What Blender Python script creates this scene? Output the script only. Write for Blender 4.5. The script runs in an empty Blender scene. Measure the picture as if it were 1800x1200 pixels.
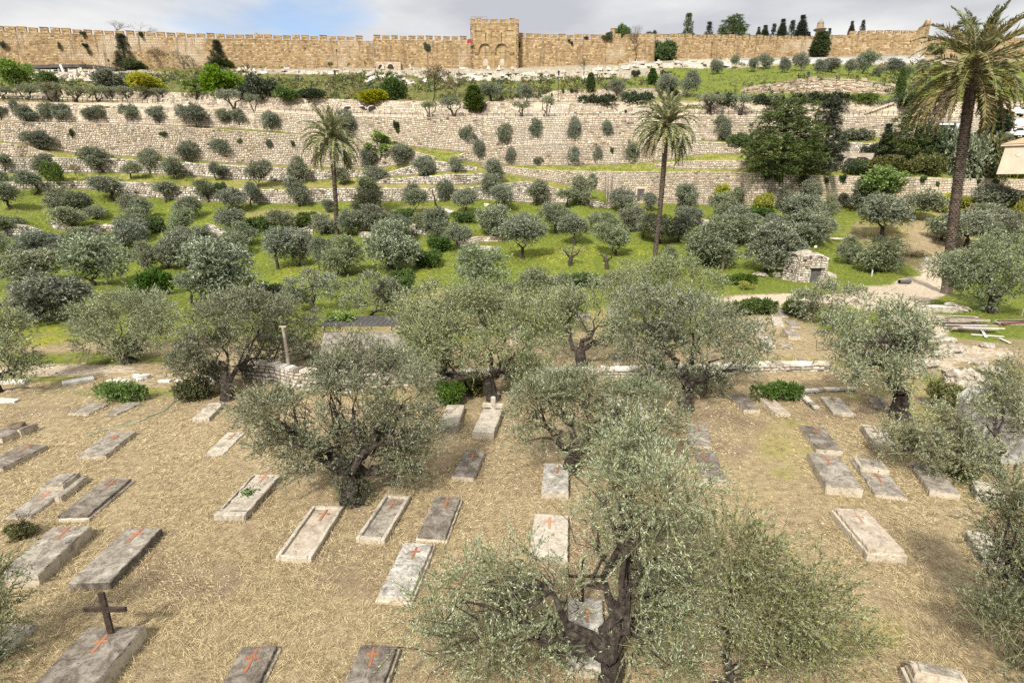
import bpy, math, random
import numpy as np
from mathutils import Vector
RNG = np.random.default_rng(7)
random.seed(7)
R = math.radians
SC = bpy.context.scene
COL = SC.collection

# ---------------------------------------------------------------- camera, sky, sun, exposure
CAM_Z, PITCH, FPX = 9.5, R(15.1), 1000.0          # eye height (m), downward pitch, focal length in pixels of an 1800 wide frame
cam_d = bpy.data.cameras.new('camera'); cam = bpy.data.objects.new('camera', cam_d); COL.objects.link(cam)
cam.location = (0, 0, CAM_Z); cam.rotation_euler = (R(90) - PITCH, 0, 0)
cam_d.sensor_width = 36.0; cam_d.lens = 36.0 * FPX / 1800.0; cam_d.clip_end = 6000; cam_d.clip_start = 0.1
SC.camera = cam
SUN_EL, SUN_AZ = R(43), R(202)                    # the sun stands behind the camera, a little to the left, veiled by cloud
W = bpy.data.worlds.new('World'); SC.world = W; W.use_nodes = True
def build_world():
    nt = W.node_tree; N = nt.nodes; Lk = nt.links; N.clear()
    out = N.new('ShaderNodeOutputWorld'); bg = N.new('ShaderNodeBackground'); bg.inputs[1].default_value = 0.1
    sky = N.new('ShaderNodeTexSky'); sky.sky_type = 'NISHITA'; sky.sun_disc = False
    sky.sun_elevation = SUN_EL; sky.sun_rotation = SUN_AZ; sky.altitude = 700
    tc = N.new('ShaderNodeTexCoord'); mp = N.new('ShaderNodeMapping'); mp.inputs['Scale'].default_value = (2.2, 2.2, 7.0)
    mp.inputs['Location'].default_value = (0.35, 0.0, 0.2)
    n1 = N.new('ShaderNodeTexNoise'); n1.inputs['Scale'].default_value = 1.5; n1.inputs['Detail'].default_value = 7; n1.inputs['Roughness'].default_value = 0.55
    Lk.new(tc.outputs['Generated'], mp.inputs[0]); Lk.new(mp.outputs[0], n1.inputs[0])
    # openings in the cloud: a direction in the sky where the blue shows
    dot = N.new('ShaderNodeVectorMath'); dot.operation = 'DOT_PRODUCT'
    d = Vector((-0.415, 1.0, 0.335)).normalized(); dot.inputs[1].default_value = d
    Lk.new(tc.outputs['Generated'], dot.inputs[0])
    mr = N.new('ShaderNodeMapRange'); mr.inputs[1].default_value = 0.966; mr.inputs[2].default_value = 1.0; mr.inputs[3].default_value = 0.0; mr.inputs[4].default_value = 0.20
    Lk.new(dot.outputs['Value'], mr.inputs[0])
    add = N.new('ShaderNodeMath'); add.operation = 'ADD'; Lk.new(n1.outputs[0], add.inputs[0]); Lk.new(mr.outputs[0], add.inputs[1])
    hole = N.new('ShaderNodeMapRange'); hole.inputs[1].default_value = 0.64; hole.inputs[2].default_value = 0.86; hole.inputs[3].default_value = 1.0; hole.inputs[4].default_value = 0.12
    Lk.new(add.outputs[0], hole.inputs[0])
    # cloud brightness: overcast dome, brighter overhead, mottled
    sep = N.new('ShaderNodeSeparateXYZ'); Lk.new(tc.outputs['Generated'], sep.inputs[0])
    up = N.new('ShaderNodeMapRange'); up.inputs[1].default_value = 0.3; up.inputs[2].default_value = 1.0; up.inputs[3].default_value = 0.0; up.inputs[4].default_value = 1.0
    Lk.new(sep.outputs[2], up.inputs[0])
    n2 = N.new('ShaderNodeTexNoise'); n2.inputs['Scale'].default_value = 2.3; n2.inputs['Detail'].default_value = 6
    mp2 = N.new('ShaderNodeMapping'); mp2.inputs['Scale'].default_value = (1.6, 1.6, 5.5); mp2.inputs['Location'].default_value = (3.1, 1.2, 0)
    Lk.new(tc.outputs['Generated'], mp2.inputs[0]); Lk.new(mp2.outputs[0], n2.inputs[0])
    rp = N.new('ShaderNodeValToRGB'); rp.color_ramp.elements[0].position = 0.36; rp.color_ramp.elements[1].position = 0.64
    rp.color_ramp.elements[0].color = (3.1, 3.2, 3.45, 1); rp.color_ramp.elements[1].color = (4.9, 4.9, 4.85, 1)
    Lk.new(n2.outputs[0], rp.inputs[0])
    hi = N.new('ShaderNodeMix'); hi.data_type = 'RGBA'; hi.inputs[7].default_value = (9.0, 9.0, 8.95, 1)
    Lk.new(up.outputs[0], hi.inputs[0]); Lk.new(rp.outputs[0], hi.inputs[6])
    mx = N.new('ShaderNodeMix'); mx.data_type = 'RGBA'
    Lk.new(hole.outputs[0], mx.inputs[0]); Lk.new(sky.outputs[0], mx.inputs[6]); Lk.new(hi.outputs[2], mx.inputs[7])
    Lk.new(mx.outputs[2], bg.inputs[0]); Lk.new(bg.outputs[0], out.inputs[0])
build_world()
sd = bpy.data.lights.new('sun', 'SUN'); sd.energy = 3.9; sd.angle = R(5); sd.color = (1.0, 0.95, 0.87)
sun = bpy.data.objects.new('sun', sd); COL.objects.link(sun)
sdir = Vector((math.sin(SUN_AZ) * math.cos(SUN_EL), math.cos(SUN_AZ) * math.cos(SUN_EL), math.sin(SUN_EL)))
sun.rotation_euler = sdir.to_track_quat('Z', 'Y').to_euler(); sun.location = (0, -20, 60)
SC.view_settings.view_transform = 'Standard'; SC.view_settings.look = 'None'
SC.view_settings.exposure = 0.9; SC.view_settings.gamma = 1.0
SC.render.engine = 'CYCLES'; cy = SC.cycles
cy.max_bounces = 5; cy.diffuse_bounces = 2; cy.glossy_bounces = 1; cy.transmission_bounces = 3; cy.transparent_max_bounces = 4
cy.use_denoising = False; cy.use_adaptive_sampling = False

# ---------------------------------------------------------------- picture <-> place
CT, ST = math.cos(PITCH), math.sin(PITCH)
def ray(u, v):
    x = (np.asarray(u, float) - 900) / FPX; y = (600 - np.asarray(v, float)) / FPX
    return x, CT + y * ST, -ST + y * CT
def at(u, v, Y):
    x, dy, dz = ray(u, v); t = Y / dy
    return np.stack(np.broadcast_arrays(x * t, Y, CAM_Z + dz * t), -1).astype(float)
def at_z(u, v, z=0.0):
    x, dy, dz = ray(u, v); t = (z - CAM_Z) / dz
    return np.stack(np.broadcast_arrays(x * t, dy * t, z), -1).astype(float)
def mpp(u, v, Y):                                  # metres per picture pixel at depth Y
    return Y / ray(u, v)[1] / FPX

# ---------------------------------------------------------------- mesh builder and tags
class MB:
    def __init__(s): s.v = []; s.f = {}; s.n = 0
    def add(s, V, F, mat=0):
        V = np.asarray(V, float).reshape(-1, 3); F = np.asarray(F, int)
        if F.size == 0: return
        s.v.append(V); s.f.setdefault((F.shape[1], mat), []).append(F + s.n); s.n += len(V)
    def mesh(s, name, mats, smooth=False):
        me = bpy.data.meshes.new(name)
        V = np.concatenate(s.v); me.vertices.add(len(V)); me.vertices.foreach_set('co', V.astype(np.float32).ravel())
        loops, tot, mi = [], [], []
        for (k, m), fs in s.f.items():
            F = np.concatenate(fs); loops.append(F.ravel()); tot.append(np.full(len(F), k)); mi.append(np.full(len(F), m))
        loops = np.concatenate(loops); tot = np.concatenate(tot); mi = np.concatenate(mi)
        me.loops.add(len(loops)); me.loops.foreach_set('vertex_index', loops.astype(np.int32))
        me.polygons.add(len(tot)); st = np.concatenate([[0], np.cumsum(tot)[:-1]])
        me.polygons.foreach_set('loop_start', st.astype(np.int32)); me.polygons.foreach_set('loop_total', tot.astype(np.int32))
        me.polygons.foreach_set('material_index', mi.astype(np.int32))
        me.polygons.foreach_set('use_smooth', np.full(len(tot), smooth))
        for m in (mats if isinstance(mats, (list, tuple)) else [mats]): me.materials.append(m)
        me.update(calc_edges=True); me.validate()
        return me
    def build(s, name, mats, parent=None, smooth=False, loc=None):
        return link(name, s.mesh(name, mats, smooth), parent, loc)
def link(name, me, parent=None, loc=None):
    o = bpy.data.objects.new(name, me); COL.objects.link(o)
    if parent is not None: o.parent = parent
    if loc is not None: o.location = loc
    return o
def tag(o, label=None, cat=None, group=None, kind=None):
    if label: o['label'] = label
    if cat: o['category'] = cat
    if group: o['group'] = group
    if kind: o['kind'] = kind
    return o
def thing(name, loc, label, cat, group=None, rz=0.0):
    o = bpy.data.objects.new(name, None); COL.objects.link(o); o.empty_display_size = 0.3
    o.location = [float(c) for c in loc]; o.rotation_euler = (0, 0, rz)
    return tag(o, label, cat, group)
ORD = ['', 'first', 'second', 'third', 'fourth', 'fifth', 'sixth', 'seventh', 'eighth', 'ninth', 'tenth', 'eleventh', 'twelfth',
       'thirteenth', 'fourteenth', 'fifteenth', 'sixteenth', 'seventeenth', 'eighteenth', 'nineteenth', 'twentieth',
       'twenty-first', 'twenty-second', 'twenty-third', 'twenty-fourth', 'twenty-fifth']
def nth(i, n):
    if i == n and n > 1: return 'last'
    return ORD[i]

# primitives as arrays
BOXF = np.array([[0, 3, 2, 1], [4, 5, 6, 7], [0, 1, 5, 4], [1, 2, 6, 5], [2, 3, 7, 6], [3, 0, 4, 7]])
def box(mb, c, s, rz=0.0, mat=0, bev=0.0, taper=1.0):
    sx, sy, sz = np.array(s) / 2.0
    if bev <= 0:
        V = np.array([[-sx, -sy, -sz], [sx, -sy, -sz], [sx, sy, -sz], [-sx, sy, -sz], [-sx * taper, -sy * taper, sz], [sx * taper, -sy * taper, sz], [sx * taper, sy * taper, sz], [-sx * taper, sy * taper, sz]])
        F = BOXF
    else:
        b = min(bev, sz * 0.9, sx * 0.5, sy * 0.5)
        V = []
        for z, k in ((-sz, 0), (sz - b, 0), (sz, b)):
            V += [[-sx + k, -sy + k, z], [sx - k, -sy + k, z], [sx - k, sy - k, z], [-sx + k, sy - k, z]]
        V = np.array(V); F = [[0, 3, 2, 1], [8, 9, 10, 11]]
        for r in (0, 4):
            for i in range(4): F.append([r + i, r + (i + 1) % 4, r + 4 + (i + 1) % 4, r + 4 + i])
        F = np.array(F)
    ca, sa = math.cos(rz), math.sin(rz)
    V = np.stack([V[:, 0] * ca - V[:, 1] * sa, V[:, 0] * sa + V[:, 1] * ca, V[:, 2]], -1) + np.array(c)
    mb.add(V, F, mat)
def tube(mb, P, rad, n=7, mat=0, wob=0.0, cap=True):
    P = np.asarray(P, float); m = len(P); rad = np.broadcast_to(np.asarray(rad, float), (m,))
    T = np.gradient(P, axis=0); T /= np.linalg.norm(T, axis=1)[:, None] + 1e-9
    ref = np.where(np.abs(T[:, 2:3]) > 0.95, np.array([[1., 0, 0]]), np.array([[0, 0, 1.]]))
    A = np.cross(T, ref); A /= np.linalg.norm(A, axis=1)[:, None] + 1e-9
    for i in range(1, m):                        # keep frames from flipping
        if A[i] @ A[i - 1] < 0: A[i] = -A[i]
    B = np.cross(T, A)
    a = np.linspace(0, 2 * math.pi, n, endpoint=False)
    rr = rad[:, None] * (1 + wob * RNG.uniform(-1, 1, (m, n)))
    V = P[:, None] + rr[..., None] * (np.cos(a)[None, :, None] * A[:, None] + np.sin(a)[None, :, None] * B[:, None])
    i = np.arange(m - 1)[:, None] * n; j = np.arange(n)[None]
    F = np.stack([i + j, i + (j + 1) % n, i + n + (j + 1) % n, i + n + j], -1).reshape(-1, 4)
    mb.add(V.reshape(-1, 3), F, mat)
    if cap: 
        mb.add(V[-1], np.array([list(range(n))]), mat)
def leaves(mb, P, D, L, Wd, mat=0):
    n = len(P)
    if n == 0: return
    D = D / (np.linalg.norm(D, axis=1)[:, None] + 1e-9)
    S = np.cross(D, RNG.normal(size=(n, 3))); S /= np.linalg.norm(S, axis=1)[:, None] + 1e-9
    L = np.broadcast_to(L, (n,))[:, None]; Wd = np.broadcast_to(Wd, (n,))[:, None]
    V = np.stack([P, P + D * L * .45 + S * Wd / 2, P + D * L, P + D * L * .45 - S * Wd / 2], 1).reshape(-1, 3)
    mb.add(V, np.arange(4 * n).reshape(n, 4), mat)
def unit(n, up=0.0):
    d = RNG.normal(size=(n, 3)); d[:, 2] += up
    return d / np.linalg.norm(d, axis=1)[:, None]
def blob(mb, c, r, sub=2, amp=0.25, mat=0, squash=1.0, seed=0):
    """rough rounded lump (rocks)"""
    import bmesh
    bm = bmesh.new(); bmesh.ops.create_icosphere(bm, subdivisions=sub, radius=1.0)
    V = np.array([v.co[:] for v in bm.verts]); F = np.array([[v.index for v in f.verts] for f in bm.faces]); bm.free()
    g = np.random.default_rng(seed); k = g.normal(size=(7, 3)) * 2.0; ph = g.uniform(0, 6, 7)
    d = np.sin(V @ k.T + ph).sum(1) / 7 * amp * 2.2
    V = V * (1 + d)[:, None] * np.array(r)
    V[:, 2] *= squash
    mb.add(V + np.array(c), F, mat)
# ---------------------------------------------------------------- materials
class NG:
    def __init__(s, name):
        s.m = bpy.data.materials.new(name); s.m.use_nodes = True; s.t = s.m.node_tree; s.N = s.t.nodes; s.N.clear()
        s.out = s.N.new('ShaderNodeOutputMaterial')
    def n(s, typ, **kw):
        x = s.N.new(typ)
        for k, v in kw.items():
            if k.startswith('i_'):
                key = k[2:]; x.inputs[int(key) if key.isdigit() else key].default_value = v
            else: setattr(x, k, v)
        return x
    def l(s, a, b): s.t.links.new(a, b)
    def ramp(s, fac, stops):
        r = s.n('ShaderNodeValToRGB'); e = r.color_ramp.elements
        while len(e) < len(stops): e.new(0.5)
        for el, (p, c) in zip(e, stops): el.position = p; el.color = (*c, 1)
        s.l(fac, r.inputs[0]); return r.outputs[0]
    def coord(s, scale=1.0, kind='Object'):
        tc = s.n('ShaderNodeTexCoord')
        if scale == 1.0: return tc.outputs[kind]
        mp = s.n('ShaderNodeMapping'); mp.inputs['Scale'].default_value = scale if isinstance(scale, tuple) else (scale,) * 3
        s.l(tc.outputs[kind], mp.inputs[0]); return mp.outputs[0]
    def noise(s, vec, scale, detail=5, rough=0.55, dist=0.0):
        x = s.n('ShaderNodeTexNoise'); x.inputs['Scale'].default_value = scale; x.inputs['Detail'].default_value = detail
        x.inputs['Roughness'].default_value = rough; x.inputs['Distortion'].default_value = dist; s.l(vec, x.inputs[0]); return x.outputs[0]
    def mix(s, fac, a, b, mode='MIX'):
        x = s.n('ShaderNodeMix', data_type='RGBA', blend_type=mode)
        for sock, val in ((x.inputs[0], fac), (x.inputs[6], a), (x.inputs[7], b)):
            if hasattr(val, 'links') or isinstance(val, bpy.types.NodeSocket): s.l(val, sock)
            else: sock.default_value = val if not isinstance(val, tuple) else ((*val, 1) if len(val) == 3 else val)
        return x.outputs[2]
    def math(s, op, a, b=0.0):
        x = s.n('ShaderNodeMath', operation=op)
        for sock, val in ((x.inputs[0], a), (x.inputs[1], b)):
            if isinstance(val, bpy.types.NodeSocket): s.l(val, sock)
            else: sock.default_value = val
        return x.outputs[0]
    def mapr(s, v, a, b, c=0.0, d=1.0):
        x = s.n('ShaderNodeMapRange'); s.l(v, x.inputs[0])
        for i, q in enumerate((a, b, c, d)): x.inputs[i + 1].default_value = q
        return x.outputs[0]
    def island(s): return s.n('ShaderNodeNewGeometry').outputs['Random Per Island']
    def vary(s, col, fac, lo, hi):                 # value variation
        v = s.mapr(fac, 0, 1, lo, hi); x = s.n('ShaderNodeHueSaturation'); s.l(col, x.inputs['Color']); s.l(v, x.inputs['Value']); return x.outputs[0]
    def done(s, col, rough=0.8, bump=None, bstr=0.4, bdist=0.02, spec=0.3, metal=0.0):
        p = s.n('ShaderNodeBsdfPrincipled'); p.inputs['Roughness'].default_value = rough; p.inputs['Specular IOR Level'].default_value = spec
        p.inputs['Metallic'].default_value = metal
        if isinstance(col, bpy.types.NodeSocket): s.l(col, p.inputs['Base Color'])
        else: p.inputs['Base Color'].default_value = (*col, 1)
        if bump is not None:
            b = s.n('ShaderNodeBump'); b.inputs['Strength'].default_value = bstr; b.inputs['Distance'].default_value = bdist
            s.l(bump, b.inputs['Height']); s.l(b.outputs[0], p.inputs['Normal'])
        s.l(p.outputs[0], s.out.inputs[0]); return s.m
def m_rough(name, stops, scale=3.0, rough=0.85, bstr=0.4, bdist=0.02, detail=6, isl=None, spec=0.25):
    g = NG(name); c = g.coord(); f = g.noise(c, scale, detail); col = g.ramp(f, stops)
    if isl: col = g.vary(col, g.island(), *isl)
    return g.done(col, rough, g.noise(c, scale * 4, 5), bstr, bdist, spec)
def m_leaf(name, front, back, var=(0.7, 1.3), trans=0.25, hue=0.03, rough=0.5, spec=0.35, tip=None):
    g = NG(name); isl = g.island(); geo = g.n('ShaderNodeNewGeometry'); oi = g.n('ShaderNodeObjectInfo')
    col = g.mix(geo.outputs['Backfacing'], front, back)
    if tip:                                         # some leaves of another colour
        col = g.mix(g.mapr(isl, 1 - tip[1], 1 - tip[1] + .001), col, tip[0])
    w = g.math('FRACT', g.math('MULTIPLY', isl, 37.31))
    h = g.n('ShaderNodeHueSaturation'); g.l(col, h.inputs['Color'])
    g.l(g.mapr(w, 0, 1, *var), h.inputs['Value'])
    g.l(g.math('ADD', g.mapr(oi.outputs['Random'], 0, 1, 0.5 - hue, 0.5 + hue), 0.0), h.inputs['Hue'])
    g.l(g.mapr(g.math('FRACT', g.math('MULTIPLY', oi.outputs['Random'], 13.7)), 0, 1, 0.8, 1.15), h.inputs['Saturation'])
    c2 = g.vary(h.outputs[0], g.math('FRACT', g.math('MULTIPLY', oi.outputs['Random'], 7.13)), 0.82, 1.15)
    p = g.n('ShaderNodeBsdfPrincipled'); p.inputs['Roughness'].default_value = rough; p.inputs['Specular IOR Level'].default_value = spec
    g.l(c2, p.inputs['Base Color'])
    t = g.n('ShaderNodeBsdfTranslucent'); g.l(c2, t.inputs[0]); mx = g.n('ShaderNodeMixShader'); mx.inputs[0].default_value = trans
    g.l(p.outputs[0], mx.inputs[1]); g.l(t.outputs[0], mx.inputs[2]); g.l(mx.outputs[0], g.out.inputs[0])
    return g.m
def m_wall(name, stops, isl=(0.7, 1.25), patch=None, streak=0.0, big=0.12):
    """masonry: a colour per stone, large stains, optional pale patches and dark run-off streaks"""
    g = NG(name); c = g.coord(); i = g.island(); col = g.ramp(i, stops)
    col = g.vary(col, g.math('FRACT', g.math('MULTIPLY', i, 17.7)), *isl)
    st = g.noise(c, big, 6, 0.6)
    if patch: col = g.mix(g.mapr(st, 0.50, 0.62, 0, patch[1]), col, patch[0])
    st2 = g.noise(c, big * 6, 5, 0.6); col = g.mix(g.mapr(st2, 0.35, 0.65, 0.0, 0.55), col, g.mix(1.0, col, (0.62, 0.58, 0.52), 'MULTIPLY'))
    if streak:
        sc = g.coord((0.9, 0.9, 0.12)); s2 = g.noise(sc, 1.0, 4, 0.6); col = g.mix(g.mapr(s2, 0.56, 0.70, 0, streak), col, (0.09, 0.07, 0.05))
    return g.done(col, 0.9, g.noise(c, 9, 4), 0.5, 0.03, 0.15)
M = {}
M['olive'] = m_leaf('olive_leaves', (0.125, 0.148, 0.068), (0.28, 0.30, 0.20), (0.5, 1.5), 0.18, 0.022)
M['olive_near'] = m_leaf('olive_leaves_near', (0.118, 0.140, 0.058), (0.29, 0.305, 0.205), (0.45, 1.6), 0.22, 0.012, tip=((0.26, 0.27, 0.10), 0.16))
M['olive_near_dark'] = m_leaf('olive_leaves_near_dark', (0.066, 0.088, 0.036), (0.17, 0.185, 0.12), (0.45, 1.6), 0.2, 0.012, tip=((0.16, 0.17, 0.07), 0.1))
M['twig'] = m_rough('olive_twigs', [(0.3, (0.11, 0.105, 0.05)), (0.7, (0.22, 0.205, 0.11))], 5.0)
M['olive_dark'] = m_leaf('olive_leaves_blue_green', (0.115, 0.138, 0.075), (0.25, 0.265, 0.195), (0.6, 1.4), 0.18, 0.02)
M['green'] = m_leaf('shrub_leaves_green', (0.075, 0.13, 0.022), (0.10, 0.15, 0.04), (0.6, 1.4), 0.3, 0.02)
M['bright'] = m_leaf('shrub_leaves_bright', (0.15, 0.25, 0.03), (0.18, 0.27, 0.05), (0.7, 1.35), 0.35, 0.015)
M['yellow'] = m_leaf('shrub_leaves_yellow', (0.32, 0.33, 0.02), (0.33, 0.33, 0.04), (0.65, 1.3), 0.3, 0.01)
M['dark'] = m_leaf('shrub_leaves_dark', (0.045, 0.07, 0.028), (0.07, 0.09, 0.045), (0.55, 1.45), 0.15, 0.02)
M['pine'] = m_leaf('pine_needles', (0.068, 0.098, 0.025), (0.078, 0.105, 0.03), (0.45, 1.7), 0.15, 0.015)
M['conifer'] = m_leaf('dark_conifer_needles', (0.040, 0.052, 0.026), (0.045, 0.055, 0.03), (0.5, 1.6), 0.1, 0.02)
M['dryleaf'] = m_leaf('dry_brown_leaves', (0.17, 0.13, 0.06), (0.19, 0.15, 0.08), (0.6, 1.4), 0.2, 0.02)
M['red'] = m_leaf('red_bracts', (0.30, 0.075, 0.035), (0.28, 0.09, 0.04), (0.6, 1.3), 0.3, 0.01)
M['frond'] = m_leaf('palm_leaflets', (0.105, 0.125, 0.035), (0.14, 0.155, 0.06), (0.6, 1.5), 0.2, 0.012, tip=((0.24, 0.20, 0.07), 0.12))
M['frond_y'] = m_leaf('palm_leaflets_yellowing', (0.135, 0.13, 0.038), (0.17, 0.155, 0.06), (0.55, 1.4), 0.2, 0.012, tip=((0.30, 0.22, 0.09), 0.2))
M['frond_g'] = m_leaf('palm_leaflets_grey_green', (0.18, 0.205, 0.085), (0.29, 0.305, 0.17), (0.6, 1.4), 0.2, 0.012, tip=((0.26, 0.22, 0.10), 0.10))
M['frond_dead'] = m_leaf('palm_leaflets_dead', (0.20, 0.145, 0.075), (0.26, 0.20, 0.12), (0.5, 1.4), 0.15, 0.01)
M['rachis'] = m_rough('palm_rachis', [(0.3, (0.22, 0.17, 0.06)), (0.7, (0.33, 0.24, 0.09))], 3.0)
M['straw'] = m_leaf('straw_blades', (0.58, 0.475, 0.28), (0.56, 0.46, 0.27), (0.45, 1.22), 0.1, 0.0, 0.6, 0.2, tip=((0.20, 0.145, 0.075), 0.22))
M['grass'] = m_leaf('grass_blades', (0.235, 0.295, 0.05), (0.25, 0.30, 0.06), (0.55, 1.35), 0.3, 0.0, 0.6, 0.2, tip=((0.34, 0.31, 0.10), 0.2))
M['grass_dry'] = m_leaf('grass_blades_yellowing', (0.32, 0.31, 0.09), (0.32, 0.31, 0.1), (0.6, 1.3), 0.3, 0.0, 0.6, 0.2, tip=((0.18, 0.25, 0.035), 0.35))
M['weed'] = m_leaf('weeds', (0.095, 0.118, 0.030), (0.10, 0.125, 0.04), (0.5, 1.4), 0.25, 0.0, 0.6, 0.2, tip=((0.24, 0.20, 0.08), 0.3))
M['flower'] = m_leaf('yellow_petals', (0.52, 0.45, 0.02), (0.5, 0.43, 0.02), (0.7, 1.2), 0.2, 0.0)
M['bark'] = m_rough('olive_bark', [(0.32, (0.018, 0.014, 0.011)), (0.52, (0.055, 0.043, 0.034)), (0.72, (0.13, 0.11, 0.09))], 9.0, 0.95, 1.0, 0.07)
M['bark_pale'] = m_rough('pale_bark', [(0.3, (0.22, 0.19, 0.15)), (0.7, (0.42, 0.38, 0.32))], 6.0, 0.95, 0.6)
M['palm_bark'] = m_rough('palm_bark', [(0.3, (0.035, 0.026, 0.02)), (0.6, (0.105, 0.08, 0.062)), (0.8, (0.19, 0.155, 0.125))], 5.0, 0.95, 0.8, 0.05, isl=(0.5, 1.5))
LIME = [(0.0, (0.10, 0.085, 0.065)), (0.05, (0.34, 0.285, 0.21)), (0.3, (0.50, 0.43, 0.33)), (0.6, (0.60, 0.525, 0.415)), (0.85, (0.53, 0.40, 0.275)), (1.0, (0.66, 0.61, 0.53))]
M['terrace'] = m_wall('terrace_stone', LIME, (0.66, 1.16), ((0.55, 0.50, 0.42), 0.55), 0.35, 0.09)
M['scarp'] = m_wall('earth_and_rubble', [(0.0, (0.20, 0.15, 0.10)), (0.4, (0.40, 0.32, 0.235)), (0.8, (0.47, 0.385, 0.29)), (1.0, (0.55, 0.49, 0.40))], (0.6, 1.15), ((0.34, 0.26, 0.18), 0.6), 0.3, 0.2)
M['rubble'] = m_wall('rubble_stone', [(0.0, (0.10, 0.085, 0.065)), (0.08, (0.30, 0.26, 0.21)), (0.3, (0.54, 0.485, 0.41)), (0.7, (0.70, 0.66, 0.59)), (1.0, (0.58, 0.47, 0.36))], (0.6, 1.15), ((0.62, 0.58, 0.52), 0.4))
M['ashlar'] = m_wall('pale_ashlar', [(0.0, (0.50, 0.41, 0.295)), (0.5, (0.60, 0.51, 0.385)), (1.0, (0.58, 0.465, 0.34))], (0.8, 1.12), ((0.62, 0.56, 0.47), 0.4))
M['city'] = m_wall('golden_city_stone', [(0.0, (0.12, 0.085, 0.05)), (0.04, (0.25, 0.175, 0.10)), (0.35, (0.35, 0.242, 0.125)), (0.7, (0.40, 0.295, 0.165)), (1.0, (0.45, 0.375, 0.265))], (0.62, 1.22), ((0.54, 0.47, 0.37), 0.85), 0.9, 0.07)
M['gate'] = m_wall('gate_stone', [(0.0, (0.25, 0.17, 0.088)), (0.5, (0.365, 0.262, 0.135)), (1.0, (0.42, 0.32, 0.19))], (0.65, 1.15), ((0.46, 0.37, 0.245), 0.5), 0.75, 0.12)
M['mortar'] = m_rough('dark_joint_mortar', [(0.3, (0.12, 0.10, 0.075)), (0.7, (0.24, 0.20, 0.155))], 2.0)  # dark brown mortar that shows between the stones
M['mortar_gold'] = m_rough('golden_mortar', [(0.3, (0.24, 0.16, 0.08)), (0.7, (0.36, 0.25, 0.13))], 1.0)
M['rock'] = m_rough('limestone_rock', [(0.32, (0.16, 0.14, 0.10)), (0.5, (0.34, 0.30, 0.24)), (0.7, (0.47, 0.43, 0.37))], 3.5, 0.95, 1.0, 0.08)
M['white_stone'] = m_rough('white_stone', [(0.3, (0.42, 0.39, 0.34)), (0.7, (0.60, 0.57, 0.52))], 3.0, isl=(0.75, 1.1))
M['tomb'] = m_rough('tomb_stone', [(0.3, (0.34, 0.30, 0.245)), (0.7, (0.46, 0.41, 0.34))], 1.0, isl=(0.7, 1.15))
M['concrete'] = m_rough('grey_concrete', [(0.3, (0.27, 0.262, 0.25)), (0.7, (0.40, 0.39, 0.37))], 2.0, 0.85, 0.3)
M['plaster'] = m_rough('stained_plaster', [(0.3, (0.30, 0.25, 0.19)), (0.7, (0.46, 0.40, 0.32))], 0.8, 0.9, 0.3)
M['shade_panel'] = m_rough('opening_shade', [(0.3, (0.02, 0.017, 0.014)), (0.7, (0.04, 0.035, 0.03))], 2.0)  # near-black colour standing in for the shade inside openings
M['black_iron'] = m_rough('dark_rusty_iron', [(0.35, (0.018, 0.014, 0.012)), (0.7, (0.06, 0.04, 0.03))], 12.0, 0.65, 0.4, 0.004)
M['steel'] = m_rough('grey_painted_steel', [(0.3, (0.055, 0.052, 0.048)), (0.7, (0.095, 0.09, 0.083))], 5.0, 0.5, 0.1)
M['canopy'] = m_rough('dark_canopy_sheet', [(0.3, (0.045, 0.042, 0.045)), (0.7, (0.085, 0.08, 0.082))], 0.6, 0.7, 0.1)
M['wood'] = m_rough('weathered_wood', [(0.3, (0.20, 0.165, 0.125)), (0.7, (0.40, 0.35, 0.29))], 6.0, 0.9, 0.5, isl=(0.6, 1.25))
M['wood_red'] = m_rough('red_painted_wood', [(0.3, (0.12, 0.05, 0.035)), (0.7, (0.20, 0.09, 0.065))], 6.0)
M['wood_white'] = m_rough('white_painted_wood', [(0.3, (0.38, 0.36, 0.33)), (0.7, (0.54, 0.52, 0.49))], 6.0)
M['door'] = m_rough('dark_door', [(0.3, (0.055, 0.05, 0.048)), (0.7, (0.11, 0.10, 0.098))], 8.0, 0.6)
M['roof_tile'] = m_rough('roof_tiles', [(0.3, (0.36, 0.18, 0.10)), (0.7, (0.50, 0.28, 0.18))], 3.0)
M['stucco'] = m_rough('beige_stucco', [(0.3, (0.44, 0.35, 0.27)), (0.7, (0.54, 0.45, 0.35))], 1.0)
M['lead'] = m_rough('grey_lead_dome', [(0.3, (0.13, 0.13, 0.12)), (0.7, (0.22, 0.21, 0.19))], 2.0, 0.6)
M['white_paint'] = m_rough('white_paint', [(0.3, (0.62, 0.61, 0.60)), (0.7, (0.74, 0.74, 0.73))], 2.0, 0.5, 0.05)
M['blue_paint'] = m_rough('dark_blue_paint', [(0.3, (0.03, 0.04, 0.07)), (0.7, (0.05, 0.06, 0.10))], 2.0, 0.3, 0.0)
M['ltblue_paint'] = m_rough('light_blue_paint', [(0.3, (0.25, 0.36, 0.45)), (0.7, (0.30, 0.42, 0.52))], 2.0, 0.3, 0.0)
M['red_paint'] = m_rough('red_paint', [(0.3, (0.33, 0.02, 0.02)), (0.7, (0.40, 0.03, 0.03))], 2.0, 0.4, 0.0)
M['glass'] = m_rough('dark_window_glass', [(0.3, (0.02, 0.025, 0.03)), (0.7, (0.03, 0.035, 0.04))], 1.0, 0.1, 0.0, spec=0.6)
M['rubber'] = m_rough('tyre_rubber', [(0.3, (0.02, 0.02, 0.02)), (0.7, (0.035, 0.035, 0.035))], 5.0)
M['hose'] = m_rough('green_hose', [(0.3, (0.12, 0.24, 0.17)), (0.7, (0.18, 0.32, 0.24))], 4.0, 0.5)
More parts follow.
